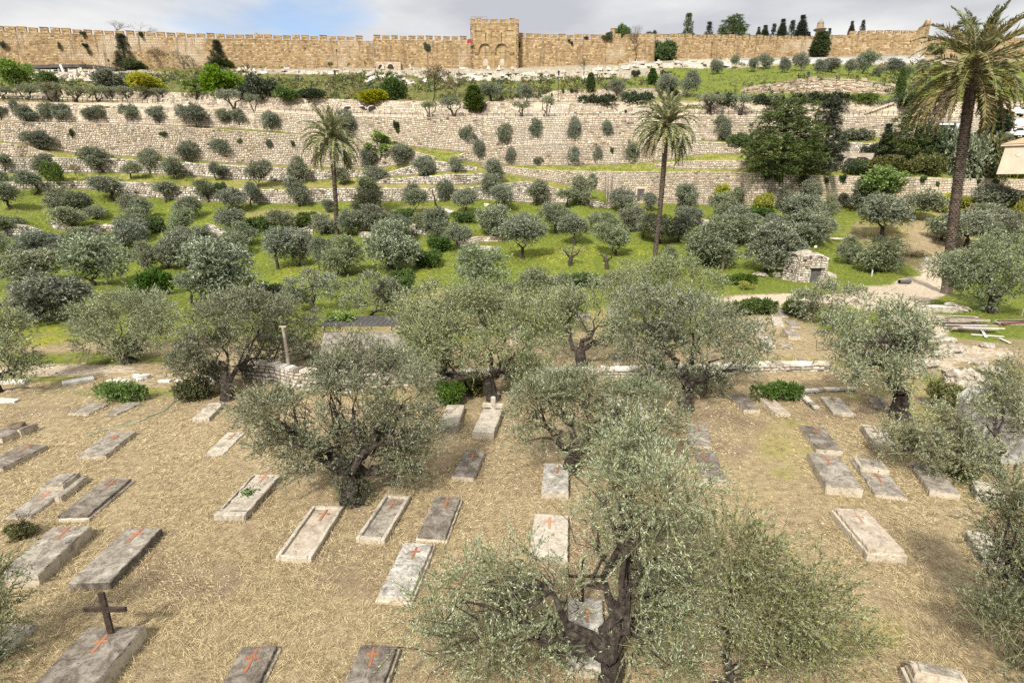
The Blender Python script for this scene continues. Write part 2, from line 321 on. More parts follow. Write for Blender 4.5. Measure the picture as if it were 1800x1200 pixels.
M['lamp_glass'] = m_rough('white_lamp_globe', [(0.3, (0.7, 0.7, 0.68)), (0.7, (0.78, 0.78, 0.76))], 2.0, 0.3, 0.0)
M['dry_bush'] = m_rough('dry_plant', [(0.3, (0.06, 0.045, 0.03)), (0.7, (0.16, 0.12, 0.08))], 8.0)
def grave_stone(name, base, lich, dark, amt):
    g = NG(name); c = g.coord(); oi = g.n('ShaderNodeObjectInfo')
    off = g.n('ShaderNodeVectorMath', operation='ADD'); g.l(c, off.inputs[0])
    cmb = g.n('ShaderNodeCombineXYZ'); s = g.math('MULTIPLY', oi.outputs['Random'], 50.0)
    for k in range(3): g.l(s, cmb.inputs[k])
    g.l(cmb.outputs[0], off.inputs[1]); v = off.outputs[0]
    f = g.noise(v, 2.6, 10, 0.72, 0.6); col = g.ramp(f, [(0.30, dark), (0.47, base), (0.7, lich)])
    sp = g.noise(v, 26, 5, 0.75); col = g.mix(g.mapr(sp, 0.5, 0.68, 0, amt), col, lich)
    sp2 = g.noise(v, 13, 6, 0.7); col = g.mix(g.mapr(sp2, 0.55, 0.63, 0, 0.75), col, dark)
    wz = g.n('ShaderNodeNewGeometry')
    return g.done(col, 0.9, g.noise(v, 22, 6, 0.7), 0.5, 0.015, 0.2)
M['slab_dark'] = grave_stone('dark_lichened_slab', (0.105, 0.086, 0.066), (0.29, 0.26, 0.22), (0.036, 0.03, 0.024), 0.75)
M['slab_grey'] = grave_stone('grey_lichened_slab', (0.16, 0.138, 0.108), (0.39, 0.355, 0.30), (0.05, 0.042, 0.033), 0.85)
M['slab_pale'] = grave_stone('pale_slab', (0.32, 0.28, 0.22), (0.48, 0.44, 0.37), (0.12, 0.10, 0.08), 0.6)
M['slab_side'] = grave_stone('cream_slab_side', (0.38, 0.325, 0.245), (0.50, 0.445, 0.355), (0.16, 0.13, 0.095), 0.4)
M['slab_pink'] = grave_stone('pinkish_slab', (0.315, 0.262, 0.20), (0.46, 0.405, 0.33), (0.14, 0.105, 0.078), 0.5)

M['red_dull'] = m_rough('faded_red_cloth', [(0.3, (0.20, 0.03, 0.03)), (0.7, (0.28, 0.05, 0.05))], 2.0)

def worn_cross(name, red, pale, amt):
    """terracotta inlay, each one faded and scuffed in its own way"""
    g = NG(name); c = g.coord(); oi = g.n('ShaderNodeObjectInfo'); off = g.n('ShaderNodeVectorMath', operation='ADD'); g.l(c, off.inputs[0]); cmb = g.n('ShaderNodeCombineXYZ')
    q = g.math('MULTIPLY', oi.outputs['Random'], 40.0)
    for k in range(3): g.l(q, cmb.inputs[k])
    g.l(cmb.outputs[0], off.inputs[1]); v = off.outputs[0]; f = g.noise(v, 9, 6, .7); col = g.ramp(f, [(.3, tuple(x * .6 for x in red)), (.5, red), (.75, tuple(x * 1.15 for x in red))])
    f2 = g.math('ADD', g.noise(v, 16, 6, .75), g.mapr(g.math('FRACT', g.math('MULTIPLY', oi.outputs['Random'], 9.7)), 0, 1, -.14, amt)); col = g.mix(g.mapr(f2, .54, .64), col, pale)
    return g.done(g.vary(col, oi.outputs['Random'], .7, 1.1), .9, f, .5, .005, .2)
M['terracotta'] = worn_cross('terracotta', (0.28, 0.125, 0.068), (0.23, 0.185, 0.14), .07)
M['terracotta_worn'] = worn_cross('worn_terracotta', (0.31, 0.17, 0.105), (0.38, 0.33, 0.265), .17)
# ---------------------------------------------------------------- the hillside: depth of the ground under each picture point
V0, VROAD = 490.0, 205.0
def ip(u, pts): return np.interp(u, [p[0] for p in pts], [p[1] for p in pts])
CITY_BASE = [(-900, 128), (0, 122), (250, 122), (450, 120), (828, 120), (911, 119), (1090, 112), (1200, 105), (1300, 103), (1450, 100), (1600, 97), (1800, 95), (2700, 88)]
CITY_Y = [(-900, 140), (0, 178), (450, 194), (830, 206), (911, 207), (1150, 214), (1600, 233), (1800, 242), (2700, 280)]
ROAD_Y = [(-900, 100), (0, 101), (600, 105), (1200, 107), (1800, 110), (2700, 112)]
# retaining walls: picture points (u, top, base); style; label
WALLS = [
 ('retaining_wall', 'A', [(-700, 176, 203), (0, 182, 211), (200, 187, 216), (400, 194, 224), (540, 202, 236), (600, 205, 240), (700, 207, 254), (770, 207, 262), (830, 207, 267), (850, 207, 262), (950, 207, 252), (1100, 206, 249), (1200, 206, 247), (1300, 205, 246), (1420, 205, 246), (1600, 205, 241), (1800, 205, 239), (2400, 205, 238)], 'ashlar',
  'long tall pale stone retaining wall carrying the upper road across the hillside'),
 ('terrace_wall', 'C', [(-500, 208, 243), (0, 215, 249), (40, 216, 252), (60, 216.5, 258), (130, 217, 268), (200, 219, 273), (300, 224, 279), (400, 230, 286), (530, 239, 291), (600, 244, 296), (640, 247, 297), (700, 260, 290), (765, 277, 281)], 'terrace',
  'tall sandy stone terrace wall at left tapering out right of the left palm'),
 ('terrace_wall', 'C2', [(-500, 250, 270), (0, 253, 275), (50, 258.5, 276), (92, 274, 277)], 'terrace',
  'short stone terrace wall at the far left ending where the grassy ramp climbs'),
 ('terrace_wall', 'D', [(-400, 283, 300), (0, 280, 304), (100, 279, 303), (200, 281, 303), (330, 288, 308), (433, 294, 316), (500, 297.5, 318), (567, 300, 316), (640, 302, 311), (660, 306, 309)], 'rubble',
  'white rubble terrace wall running below the tall sandy wall at left'),
 ('terrace_wall', 'D2', [(675, 307, 310), (720, 294, 307), (760, 285, 303), (800, 288, 300), (838, 297, 299)], 'rubble',
  'short hump-topped rubble terrace wall right of the left palm'),
 ('terrace_wall', 'E2', [(655, 320, 322), (680, 316, 323), (740, 312.5, 324), (800, 308.5, 324), (850, 307, 322), (868, 312, 316)], 'rubble',
  'brownish rubble terrace wall between the hump-topped wall and the long lower one'),
 ('terrace_wall', 'E', [(-300, 326, 332), (105, 321, 331), (160, 320, 331), (225, 322, 342), (270, 325, 347), (330, 331, 352), (440, 335, 356), (500, 335, 358), (600, 333, 354), (700, 333, 354), (760, 333, 353), (820, 333, 349), (850, 328, 351), (925, 320.5, 356), (950, 325, 356), (985, 336, 356), (1002, 345, 356)], 'rubble',
  'longest and lowest rubble terrace wall rising to a hump left of the middle palm'),
 ('terrace_wall', 'F', [(1036, 353, 362), (1048, 353, 363), (1062, 359, 366), (1080, 362, 366)], 'rubble',
  'small broken rubble wall just left of the wall with the dark door'),
 ('terrace_wall', 'G', [(806, 276, 279), (818, 270, 281), (850, 264.5, 287), (900, 257, 290), (950, 254, 291), (1000, 252, 291), (1060, 251, 289), (1120, 251, 287), (1180, 250, 280), (1230, 250, 271), (1303, 254, 270)], 'terrace',
  'stone terrace wall behind the middle palm just below the road wall'),
 ('terrace_wall', 'G2', [(1150, 289, 291), (1200, 284.5, 296), (1300, 283.5, 297.5), (1311, 285, 296)], 'terrace',
  'low stone terrace wall between the middle palm and the big pine'),
 ('terrace_wall', 'H', [(846, 290, 292), (880, 293, 302), (900, 295, 306), (950, 300, 315), (1000, 302, 324), (1030, 302, 329), (1064, 303, 336), (1066, 303, 356), (1200, 303, 359), (1316, 305, 361)], 'terrace',
  'stone terrace wall with the dark doorway behind the middle palm trunk'),
 ('retaining_wall', 'I', [(1313, 306, 361), (1340, 307.5, 362), (1450, 310.5, 362), (1600, 313, 356), (1700, 316, 352), (1800, 317, 348), (2400, 320, 350)], 'ashlar2',
  'old orchard retaining wall with plants in its joints below the big pine'),
 ('terrace_wall', 'J', [(1462, 251, 271), (1490, 252, 272), (1545, 255, 272)], 'rubble',
  'short rubble wall right of the dark conifer above the plastered wall'),
 ('retaining_wall', 'J2', [(1458, 276, 297), (1500, 276, 297), (1548, 277, 296), (1600, 279, 290)], 'plaster',
  'stained plastered wall right of the big pine under the short rubble wall'),
 ('garden_wall', 'L1', [(88, 389, 393), (96, 389, 401), (112, 394, 403), (128, 398, 403)], 'rubble', 'short broken rubble wall beside the leaning olive at far left'),
 ('garden_wall', 'L2', [(148, 401, 404), (160, 397.5, 406), (208, 399, 408), (240, 403, 408)], 'rubble', 'low rubble wall with ivy at its foot in the left grove'),
 ('garden_wall', 'L3', [(4, 404, 411), (18, 395, 414), (45, 399, 413), (68, 409, 413)], 'rubble', 'mound-shaped rubble wall behind the leaning olive at the left edge'),
 ('garden_wall', 'L4', [(361, 397, 403), (376, 401, 412), (402, 411, 417)], 'rubble', 'stepped broken rubble wall left of the dark green hedge bush'),
 ('garden_wall', 'L5', [(478, 406, 412), (520, 406, 416), (550, 399, 412)], 'rubble', 'rubble wall stub just left of the left palm trunk'),
 ('garden_wall', 'L6', [(630, 409, 417), (652, 410, 418)], 'rubble', 'tiny rubble wall stub between olives right of the left palm trunk'),
 ('garden_wall', 'L7', [(720, 394, 411), (750, 406, 413)], 'rubble', 'pale rubble wall stub in the middle of the grove'),
 ('garden_wall', 'L8', [(808, 429, 434), (825, 421, 430), (845, 417.5, 425), (882, 418, 425)], 'ashlar', 'curved smooth pale stone bench wall in the green meadow'),
 ('garden_wall', 'L9', [(822, 436.5, 440), (850, 434, 440), (876, 436.5, 440)], 'ashlar', 'lower pale stone kerb below the curved bench wall in the meadow'),
 ('garden_wall', 'L10', [(1195, 382, 387), (1215, 384, 391), (1252, 392, 400)], 'rubble', 'low rubble wall sloping down right of the middle palm trunk'),
]
WALLS2 = [
 ('retaining_wall', 'B', [(-700, 152, 168), (0, 159, 173), (200, 161, 177), (290, 163, 183), (380, 168, 188), (515, 174, 193), (600, 176, 197), (720, 180, 201), (843, 182, 203)], 'ashlar',
  'upper stone wall behind the road on the left, under the shrubs'),
 ('retaining_wall', 'BR', [(845, 180, 203), (900, 180.5, 203), (1010, 183, 203), (1140, 184, 203), (1200, 186, 203), (1240, 183, 203), (1490, 182, 203), (1580, 181, 203), (1800, 183, 203), (2400, 183, 203)], 'ashlar',
  'upper stone wall behind the road on the right, under the hedges'),
 ('retaining_wall', 'B2', [(872, 175.5, 178.5), (885, 171, 179), (950, 162, 178), (1000, 160, 178.5), (1080, 157, 177), (1150, 156, 171), (1212, 161, 169)], 'ashlar',
  'curved-topped stone wall behind the street lamp above the road'),
 ('rubble_bank', 'SC', [(1306, 161, 163), (1345, 153, 165), (1400, 144, 163.5), (1450, 140.5, 164), (1520, 143, 166), (1568, 152, 165.5), (1592, 161, 164)], 'scarp',
  'broken bare bank of earth and rubble on the green slope at upper right'),
 ('tomb_terrace', 'M1', [(640, 127, 139), (695, 129, 139)], 'plain', 'smooth pale tomb terrace below the arched ruin by the city wall'),
 ('tomb_terrace', 'M2', [(688, 142, 150), (722, 143, 150)], 'plain', 'smaller smooth tomb terrace lower on the slope under the arched ruin'),
 ('tomb_terrace', 'M3', [(800, 129, 142), (900, 129, 143), (985, 131, 141)], 'plain', 'long smooth tomb terrace on the slope under the gate tower'),
 ('tomb_terrace', 'M4', [(1092, 115, 120), (1200, 108.5, 120), (1285, 107.5, 121)], 'plain', 'pale stepped terrace at the wall foot left of the big round ficus shadow'),
 ('tomb_terrace', 'M5', [(1300, 106, 113), (1500, 103, 113), (1622, 100, 112)], 'concrete', 'long grey parapet at the foot of the city wall on the right'),
 ('tomb_terrace', 'M6', [(92, 131, 141), (158, 132, 141)], 'plain', 'grey terrace block under the long dark canopy at left'),
 ('tomb_terrace', 'M7', [(427, 126, 133), (471, 128, 132)], 'plain', 'low grey terrace block right of the dark fir at the wall foot'),
 ('tomb_terrace', 'M8', [(500, 125, 131), (600, 124.5, 131)], 'plain', 'long low pale terrace at the wall foot left of the arched ruin'),
]
UG = np.arange(-1100, 2901, 4.0); VG = np.arange(86, 491, 1.0)
def wall_tv(pts): return ([p[0] for p in pts], [p[1] for p in pts], [p[2] for p in pts])
def depth_table():
    Vm = VG + 0.5
    out = np.zeros((len(UG), len(VG)))
    wt = np.ones((len(UG), len(VG)))
    for w in WALLS + WALLS2:
        us, ts, bs = wall_tv(w[2]); inside = (UG >= us[0]) & (UG <= us[-1])
        t = np.interp(UG, us, ts); b = np.interp(UG, us, bs)
        wt[inside[:, None] & (Vm[None] > t[:, None]) & (Vm[None] < b[:, None])] = 0.035
    k = np.ones(7) / 7                              # let wall ends die out smoothly along the slope
    sm = np.stack([np.convolve(np.pad(wt[:, j], 3, mode='edge'), k, 'valid') for j in range(wt.shape[1])], 1)
    wt = np.where(wt < 0.5, wt, np.minimum(wt, np.maximum(sm, .5)))
    cb = ip(UG, CITY_BASE); yr = ip(UG, ROAD_Y); yc = ip(UG, CITY_Y)
    y490 = at_z(900, V0, 0.0)[..., 1]
    for i in range(len(UG)):
        m1 = (Vm > VROAD) & (Vm < V0)
        w1 = np.where(m1, wt[i] * (1.15 - 0.3 * (Vm - VROAD) / (V0 - VROAD)), 0); c1 = np.cumsum(w1[::-1])[::-1]; tot1 = c1[0]
        m2 = (Vm > cb[i]) & (Vm <= VROAD)
        w2 = np.where(m2, wt[i] * (1.0 + 0.8 * (VROAD - Vm) / 90.0), 0); c2 = np.cumsum(w2[::-1])[::-1]; tot2 = c2[0]
        out[i] = y490 + (yr[i] - y490) * c1 / tot1 + (yc[i] - yr[i]) * c2 / tot2
    k2 = np.array([1, 2, 3, 4, 3, 2, 1.]) / 16
    return np.stack([np.convolve(np.pad(out[:, j], 3, mode='edge'), k2, 'valid') for j in range(out.shape[1])], 1)
DT = depth_table()
def D(u, v):
    u = np.asarray(u, float); v = np.asarray(v, float); u, v = np.broadcast_arrays(u, v)
    fu = np.clip((u - UG[0]) / 4.0, 0, len(UG) - 1.001); fv = np.clip(v - VG[0], 0, len(VG) - 1.001)
    i = fu.astype(int); j = fv.astype(int); a = fu - i; b = fv - j
    tab = DT[i, j] * (1 - a) * (1 - b) + DT[i + 1, j] * a * (1 - b) + DT[i, j + 1] * (1 - a) * b + DT[i + 1, j + 1] * a * b
    pl = at_z(u, np.maximum(v, V0 - 1), 0.0)[..., 1]
    return np.where(v > V0, pl, tab)
def gp(u, v): return at(u, v, D(u, v))

# ---------------------------------------------------------------- ground cover
# ellipses (u, v, ru, rv, channel, strength): g green, p bare path, s straw, y yellow-flowering, d dark undergrowth, r rubble
ZONES = [
 (60, 590, 80, 22, 'y', .6), (110, 650, 150, 11, 'p', .6), (40, 690, 160, 10, 'p', .3), (230, 665, 120, 14, 'p', .35), (300, 560, 60, 50, 'g', .2), (180, 620, 150, 18, 's', .5),
 (1400, 527, 140, 10, 'p', .9), (1560, 525, 70, 22, 'p', 1), (1620, 505, 50, 20, 'p', 1), (1650, 480, 34, 30, 'p', .8), (1620, 575, 50, 26, 'p', .75), (1700, 622, 100, 16, 'p', .55), (1640, 640, 50, 26, 'p', .5), (1740, 660, 80, 24, 'g', .5),
 (1590, 420, 90, 34, 's', .75), (1660, 410, 60, 40, 's', .8), (1640, 450, 70, 28, 's', .7), (1470, 400, 60, 30, 's', .35),
 (1740, 570, 90, 30, 'g', .9), (1400, 500, 140, 18, 'g', .9), (1580, 490, 60, 16, 'g', .9), (1330, 480, 60, 30, 'g', .9),
 (1020, 445, 90, 14, 'y', .5), (1110, 440, 50, 14, 'y', .45), (1030, 465, 110, 10, 'y', .4), (830, 450, 50, 16, 'y', .35), (540, 480, 60, 18, 'y', .5), (500, 500, 40, 14, 'y', .5), (1210, 470, 40, 20, 'y', .4), (730, 485, 40, 12, 'y', .4),
 (40, 370, 60, 16, 's', .35), (500, 378, 90, 12, 's', .55), (640, 385, 60, 12, 's', .5), (740, 370, 90, 10, 's', .5), (430, 325, 140, 8, 's', .45), (700, 328, 150, 6, 's', .6), (150, 270, 110, 10, 's', .5), (450, 292, 140, 5, 's', .5), (560, 238, 50, 5, 's', .6), (830, 300, 70, 12, 's', .4), (960, 320, 60, 12, 's', .45),
 (1340, 560, 90, 40, 's', .9), (1400, 620, 90, 40, 's', .9), (1030, 620, 110, 30, 's', .8), (1070, 570, 60, 30, 's', .7), (650, 600, 80, 40, 's', .6), (820, 540, 120, 40, 's', .6),
 (1350, 156, 40, 8, 'r', .75), (1395, 152, 50, 8, 'r', .85), (1450, 149, 70, 12, 'r', .8), (1510, 152, 60, 7, 'r', .85), (1560, 157, 40, 5, 'r', .7), (1420, 160, 80, 4, 'e', .7), (1480, 140, 60, 3, 'e', .8), (1300, 130, 160, 14, 'g', .7), (1500, 130, 140, 12, 'g', .7), (1250, 150, 60, 14, 'g', .8), (1430, 137, 140, 4, 'd', .8), (1200, 160, 60, 10, 'd', .8), (1100, 140, 120, 14, 'g', .6), (960, 150, 90, 10, 'g', .6),
 (900, 126, 220, 10, 'r', 1), (1040, 126, 120, 10, 'r', 1), (660, 124, 130, 8, 'r', .7), (120, 130, 160, 10, 'r', .9), (1250, 112, 120, 8, 'r', .9), (1550, 108, 160, 7, 'r', .8), (480, 126, 120, 5, 'r', .6),
 (60, 150, 120, 10, 'r', .3), (150, 630, 220, 12, 'g', .65), (60, 665, 120, 8, 'g', .6), (250, 690, 160, 10, 'g', .5), (480, 690, 120, 10, 'g', .4), (1480, 640, 90, 10, 'g', .4), (1690, 590, 60, 14, 'g', .5), (1660, 660, 50, 20, 'g', .6),
 (1130, 150, 90, 8, 'd', .6), (1300, 145, 50, 8, 'd', .6), (1590, 150, 50, 12, 'd', .8), (1560, 138, 60, 6, 'd', .5), (1060, 146, 80, 8, 'd', .7),
 (1380, 790, 60, 60, 'g', .38), (1400, 640, 120, 14, 'g', .4), (1500, 690, 90, 16, 'g', .35), (1640, 700, 60, 50, 'g', .5), (1540, 870, 90, 22, 'g', .3), (1480, 1110, 130, 50, 'g', .35), (230, 690, 200, 12, 'g', .35), (700, 690, 140, 14, 'g', .4), (1690, 830, 60, 60, 'g', .35), (1330, 850, 60, 60, 'g', .25), (640, 850, 60, 20, 'g', .2),
 (1300, 1150, 160, 60, 'e', .6), (900, 900, 60, 200, 'e', .3), (1250, 760, 120, 60, 'e', .5), (640, 1000, 120, 60, 'e', .45), (330, 1010, 120, 50, 'e', .5), (1100, 1000, 140, 120, 'e', .6), (860, 640, 300, 20, 'e', .4), (1560, 720, 160, 26, 'e', .5), (60, 720, 200, 14, 'e', .5),
]
CH = 'gpsydre'
def cover(u, v):
    u, v = np.broadcast_arrays(np.asarray(u, float), np.asarray(v, float))
    w = {c: np.zeros(u.shape) for c in CH}
    S = lambda a, b: np.clip((v - a) / (b - a), 0, 1)
    cem = S(600, 660)                               # cemetery of dry straw
    w['s'] = np.maximum(w['s'], cem)
    w['g'] = (1 - S(560, 640)) * S(222, 230) * 0.95
    w['d'] = S(112, 126) * (1 - S(172, 182)) * np.clip((1150 - u) / 120, 0, 1)
    w['g'] = np.maximum(w['g'], S(104, 112) * (1 - S(172, 184)) * np.clip((u - 1000) / 150, 0, 1))
    w['p'] = np.maximum(w['p'], S(176, 186) * (1 - S(206, 214)))   # the upper road
    w['s'] = np.maximum(w['s'], S(226, 250) * (1 - S(330, 370)) * 0.55); w['s'] = np.maximum(w['s'], S(230, 300) * (1 - S(540, 600)) * 0.34)
    for (cu, cv, ru, rv, c, s) in ZONES:
        e = np.clip(1.35 - np.sqrt(((u - cu) / ru) ** 2 + ((v - cv) / rv) ** 2), 0, 1) / 0.6
        e = np.clip(e, 0, 1) * s
        if c in 'psr':
            w['g'] = w['g'] * (1 - e * (1 if c == 'p' else .8)); w['d'] = w['d'] * (1 - e)
        if c == 'g': w['s'] = w['s'] * (1 - .8 * e)
        w[c] = np.maximum(w[c], e)
    return w
def build_ground():
    vr = np.concatenate([np.arange(88, 494, 2.0), np.arange(494, 700, 5.0), np.arange(700, 1520, 16.0)])
    uc = np.concatenate([np.arange(-1000, -160, 40.0), np.arange(-160, 1961, 7.0), np.arange(2000, 2801, 40.0)])
    U, Vv = np.meshgrid(uc, vr, indexing='ij')
    cb = ip(U, CITY_BASE); Ve = np.maximum(Vv, cb)
    P = gp(U, Ve)
    # behind the foot of the wall the hill runs on as a level platform to the horizon
    extra = []
    for dy, dz in ((7.0, 0.0), (10.0, 5.0), (30.0, 5.0), (150.0, 4.0), (600.0, -20.0), (2500.0, -120.0)):
        Q = P[:, 0].copy(); s = (Q[:, 1] + dy) / Q[:, 1]; Q[:, 0] *= s; Q[:, 1] += dy; Q[:, 2] += dz; extra.append(Q)
    front = []
    last = P[:, -1]
    for y in (3.0, -3.0, -15.0, -60.0, -400.0):
        Q = last.copy(); Q[:, 1] = y; Q[:, 0] = np.linspace(-1, 1, len(uc)) * (45 + (3 - y) * 1.5); Q[:, 2] = 0; front.append(Q)
    nb = len(extra)
    G = np.concatenate([np.stack(extra[::-1], 1), P, np.stack(front, 1)], 1)
    m, k = G.shape[:2]
    inner = np.zeros((m, k), bool); inner[:, nb:nb + len(vr)] = True
    rough = np.where(inner, np.interp(G[..., 1], [5, 60, 110, 200], [0.015, 0.07, 0.12, 0.3]), 0)
    x, y = G[..., 0], G[..., 1]
    hump = (np.sin(x * .9 + 1.3 * np.sin(y * .37)) * np.sin(y * .8 + np.cos(x * .5)) + .6 * np.sin(x * 2.1 + y * 1.3))
    G[..., 2] += rough * hump * 0.7
    mb = MB(); i = np.arange(m - 1)[:, None] * k; j = np.arange(k - 1)[None]
    F = np.stack([i + j, i + j + 1, i + k + j + 1, i + k + j], -1).reshape(-1, 4)
    mb.add(G.reshape(-1, 3), F)
    g = NG('ground'); c = g.coord()
    a1 = g.n('ShaderNodeVertexColor', layer_name='cover_a'); a2 = g.n('ShaderNodeVertexColor', layer_name='cover_b')
    s1 = g.n('ShaderNodeSeparateColor'); g.l(a1.outputs[0], s1.inputs[0]); s2 = g.n('ShaderNodeSeparateColor'); g.l(a2.outputs[0], s2.inputs[0])
    n1 = g.noise(c, .55, 7, .62); n2 = g.noise(c, 3.5, 7, .65); n3 = g.noise(c, 24, 6, .7); n4 = g.noise(c, .12, 5, .6)
    def thr(w, amp=.9, lo=.38, hi=.62):             # ragged edge between two covers
        q = g.math('ADD', w, g.math('MULTIPLY', g.math('SUBTRACT', g.math('ADD', g.math('MULTIPLY', n1, .6), g.math('MULTIPLY', n2, .4)), .5), amp * 2.2)); return g.mapr(q, lo, hi)
    straw = g.ramp(n2, [(.30, (.08, .06, .038)), (.45, (.235, .182, .112)), (.58, (.375, .30, .182)), (.75, (.50, .415, .265))])
    st2 = g.ramp(n3, [(.36, (.07, .05, .032)), (.5, (.26, .195, .11)), (.66, (.50, .41, .25))]); straw = g.mix(.5, straw, st2)
    earth = g.ramp(n3, [(.3, (.085, .06, .04)), (.52, (.20, .145, .095)), (.66, (.29, .225, .155)), (.74, (.52, .46, .38))])
    green = g.ramp(n2, [(.3, (.045, .066, .013)), (.5, (.115, .145, .022)), (.66, (.20, .21, .038)), (.8, (.28, .24, .07))])
    yel = g.ramp(n2, [(.35, (.13, .165, .025)), (.6, (.27, .26, .035)), (.75, (.38, .33, .04))])
    dark = g.ramp(n1, [(.33, (.04, .05, .015)), (.5, (.095, .10, .026)), (.64, (.16, .15, .045)), (.76, (.24, .19, .09))])
    dk2 = g.ramp(n2, [(.35, (.04, .052, .015)), (.6, (.19, .185, .05))]); dark = g.mix(.45, dark, dk2)
    path = g.ramp(g.math('ADD', g.math('MULTIPLY', n2, .6), g.math('MULTIPLY', n3, .4)), [(.36, (.23, .18, .12)), (.48, (.41, .335, .245)), (.62, (.53, .46, .36))])
    rub = g.ramp(n2, [(.34, (.085, .095, .03)), (.46, (.22, .19, .13)), (.58, (.40, .35, .275)), (.75, (.52, .47, .39))])
    col = g.mix(.5, straw, earth)
    col = g.mix(thr(s1.outputs[2], .5, .2, .6), col, straw)
    col = g.mix(thr(s2.outputs[2], .9), col, earth)
    col = g.mix(thr(s2.outputs[0], .6, .3, .6), col, dark)
    col = g.mix(thr(s1.outputs[0], .9, .36, .64), col, green)
    pale_g = g.ramp(n2, [(.3, (.17, .165, .045)), (.6, (.33, .28, .10)), (.75, (.40, .33, .14))])
    col = g.mix(g.math('MULTIPLY', thr(s1.outputs[2], .9, .45, .75), g.mapr(s1.outputs[0], .2, .6)), col, pale_g)
    col = g.mix(thr(g.math('MULTIPLY', a1.outputs[1], 1.0), .9, .4, .75), col, yel)
    col = g.mix(thr(s1.outputs[1], .7, .35, .6), col, path)
    col = g.mix(thr(s2.outputs[1], .8, .35, .6), col, rub)
    col = g.mix(g.mapr(n4, .38, .62, .3, 0), col, g.mix(1.0, col, (.62, .60, .58), 'MULTIPLY'))
    hgt = g.math('ADD', n2, g.math('MULTIPLY', n3, .7))
    mat = g.done(col, .95, hgt, .9, .06, .1)
    o = mb.build('hillside', mat, smooth=True); tag(o, 'valley floor and terraced hillside of grass, straw and paths', 'hillside', kind='structure')
    me = o.data; w = cover(U, Ve)
    def full(c, fill):
        q = np.full((m, k), fill, float); q[:, nb:nb + len(vr)] = w[c]; return q.ravel()
    for nm, cc in (('cover_a', 'gpsy'), ('cover_b', 'dre')):
        at_ = me.color_attributes.new(nm, 'FLOAT_COLOR', 'POINT')
        arr = np.ones((m * k, 4), np.float32)
        for q, ch in enumerate(cc): arr[:, q] = full(ch, 1.0 if ch == 's' else 0.0)
        if cc == 'dre': arr[:, 3] = 1
        at_.data.foreach_set('color', arr.ravel())
    return o
GROUND = build_ground()

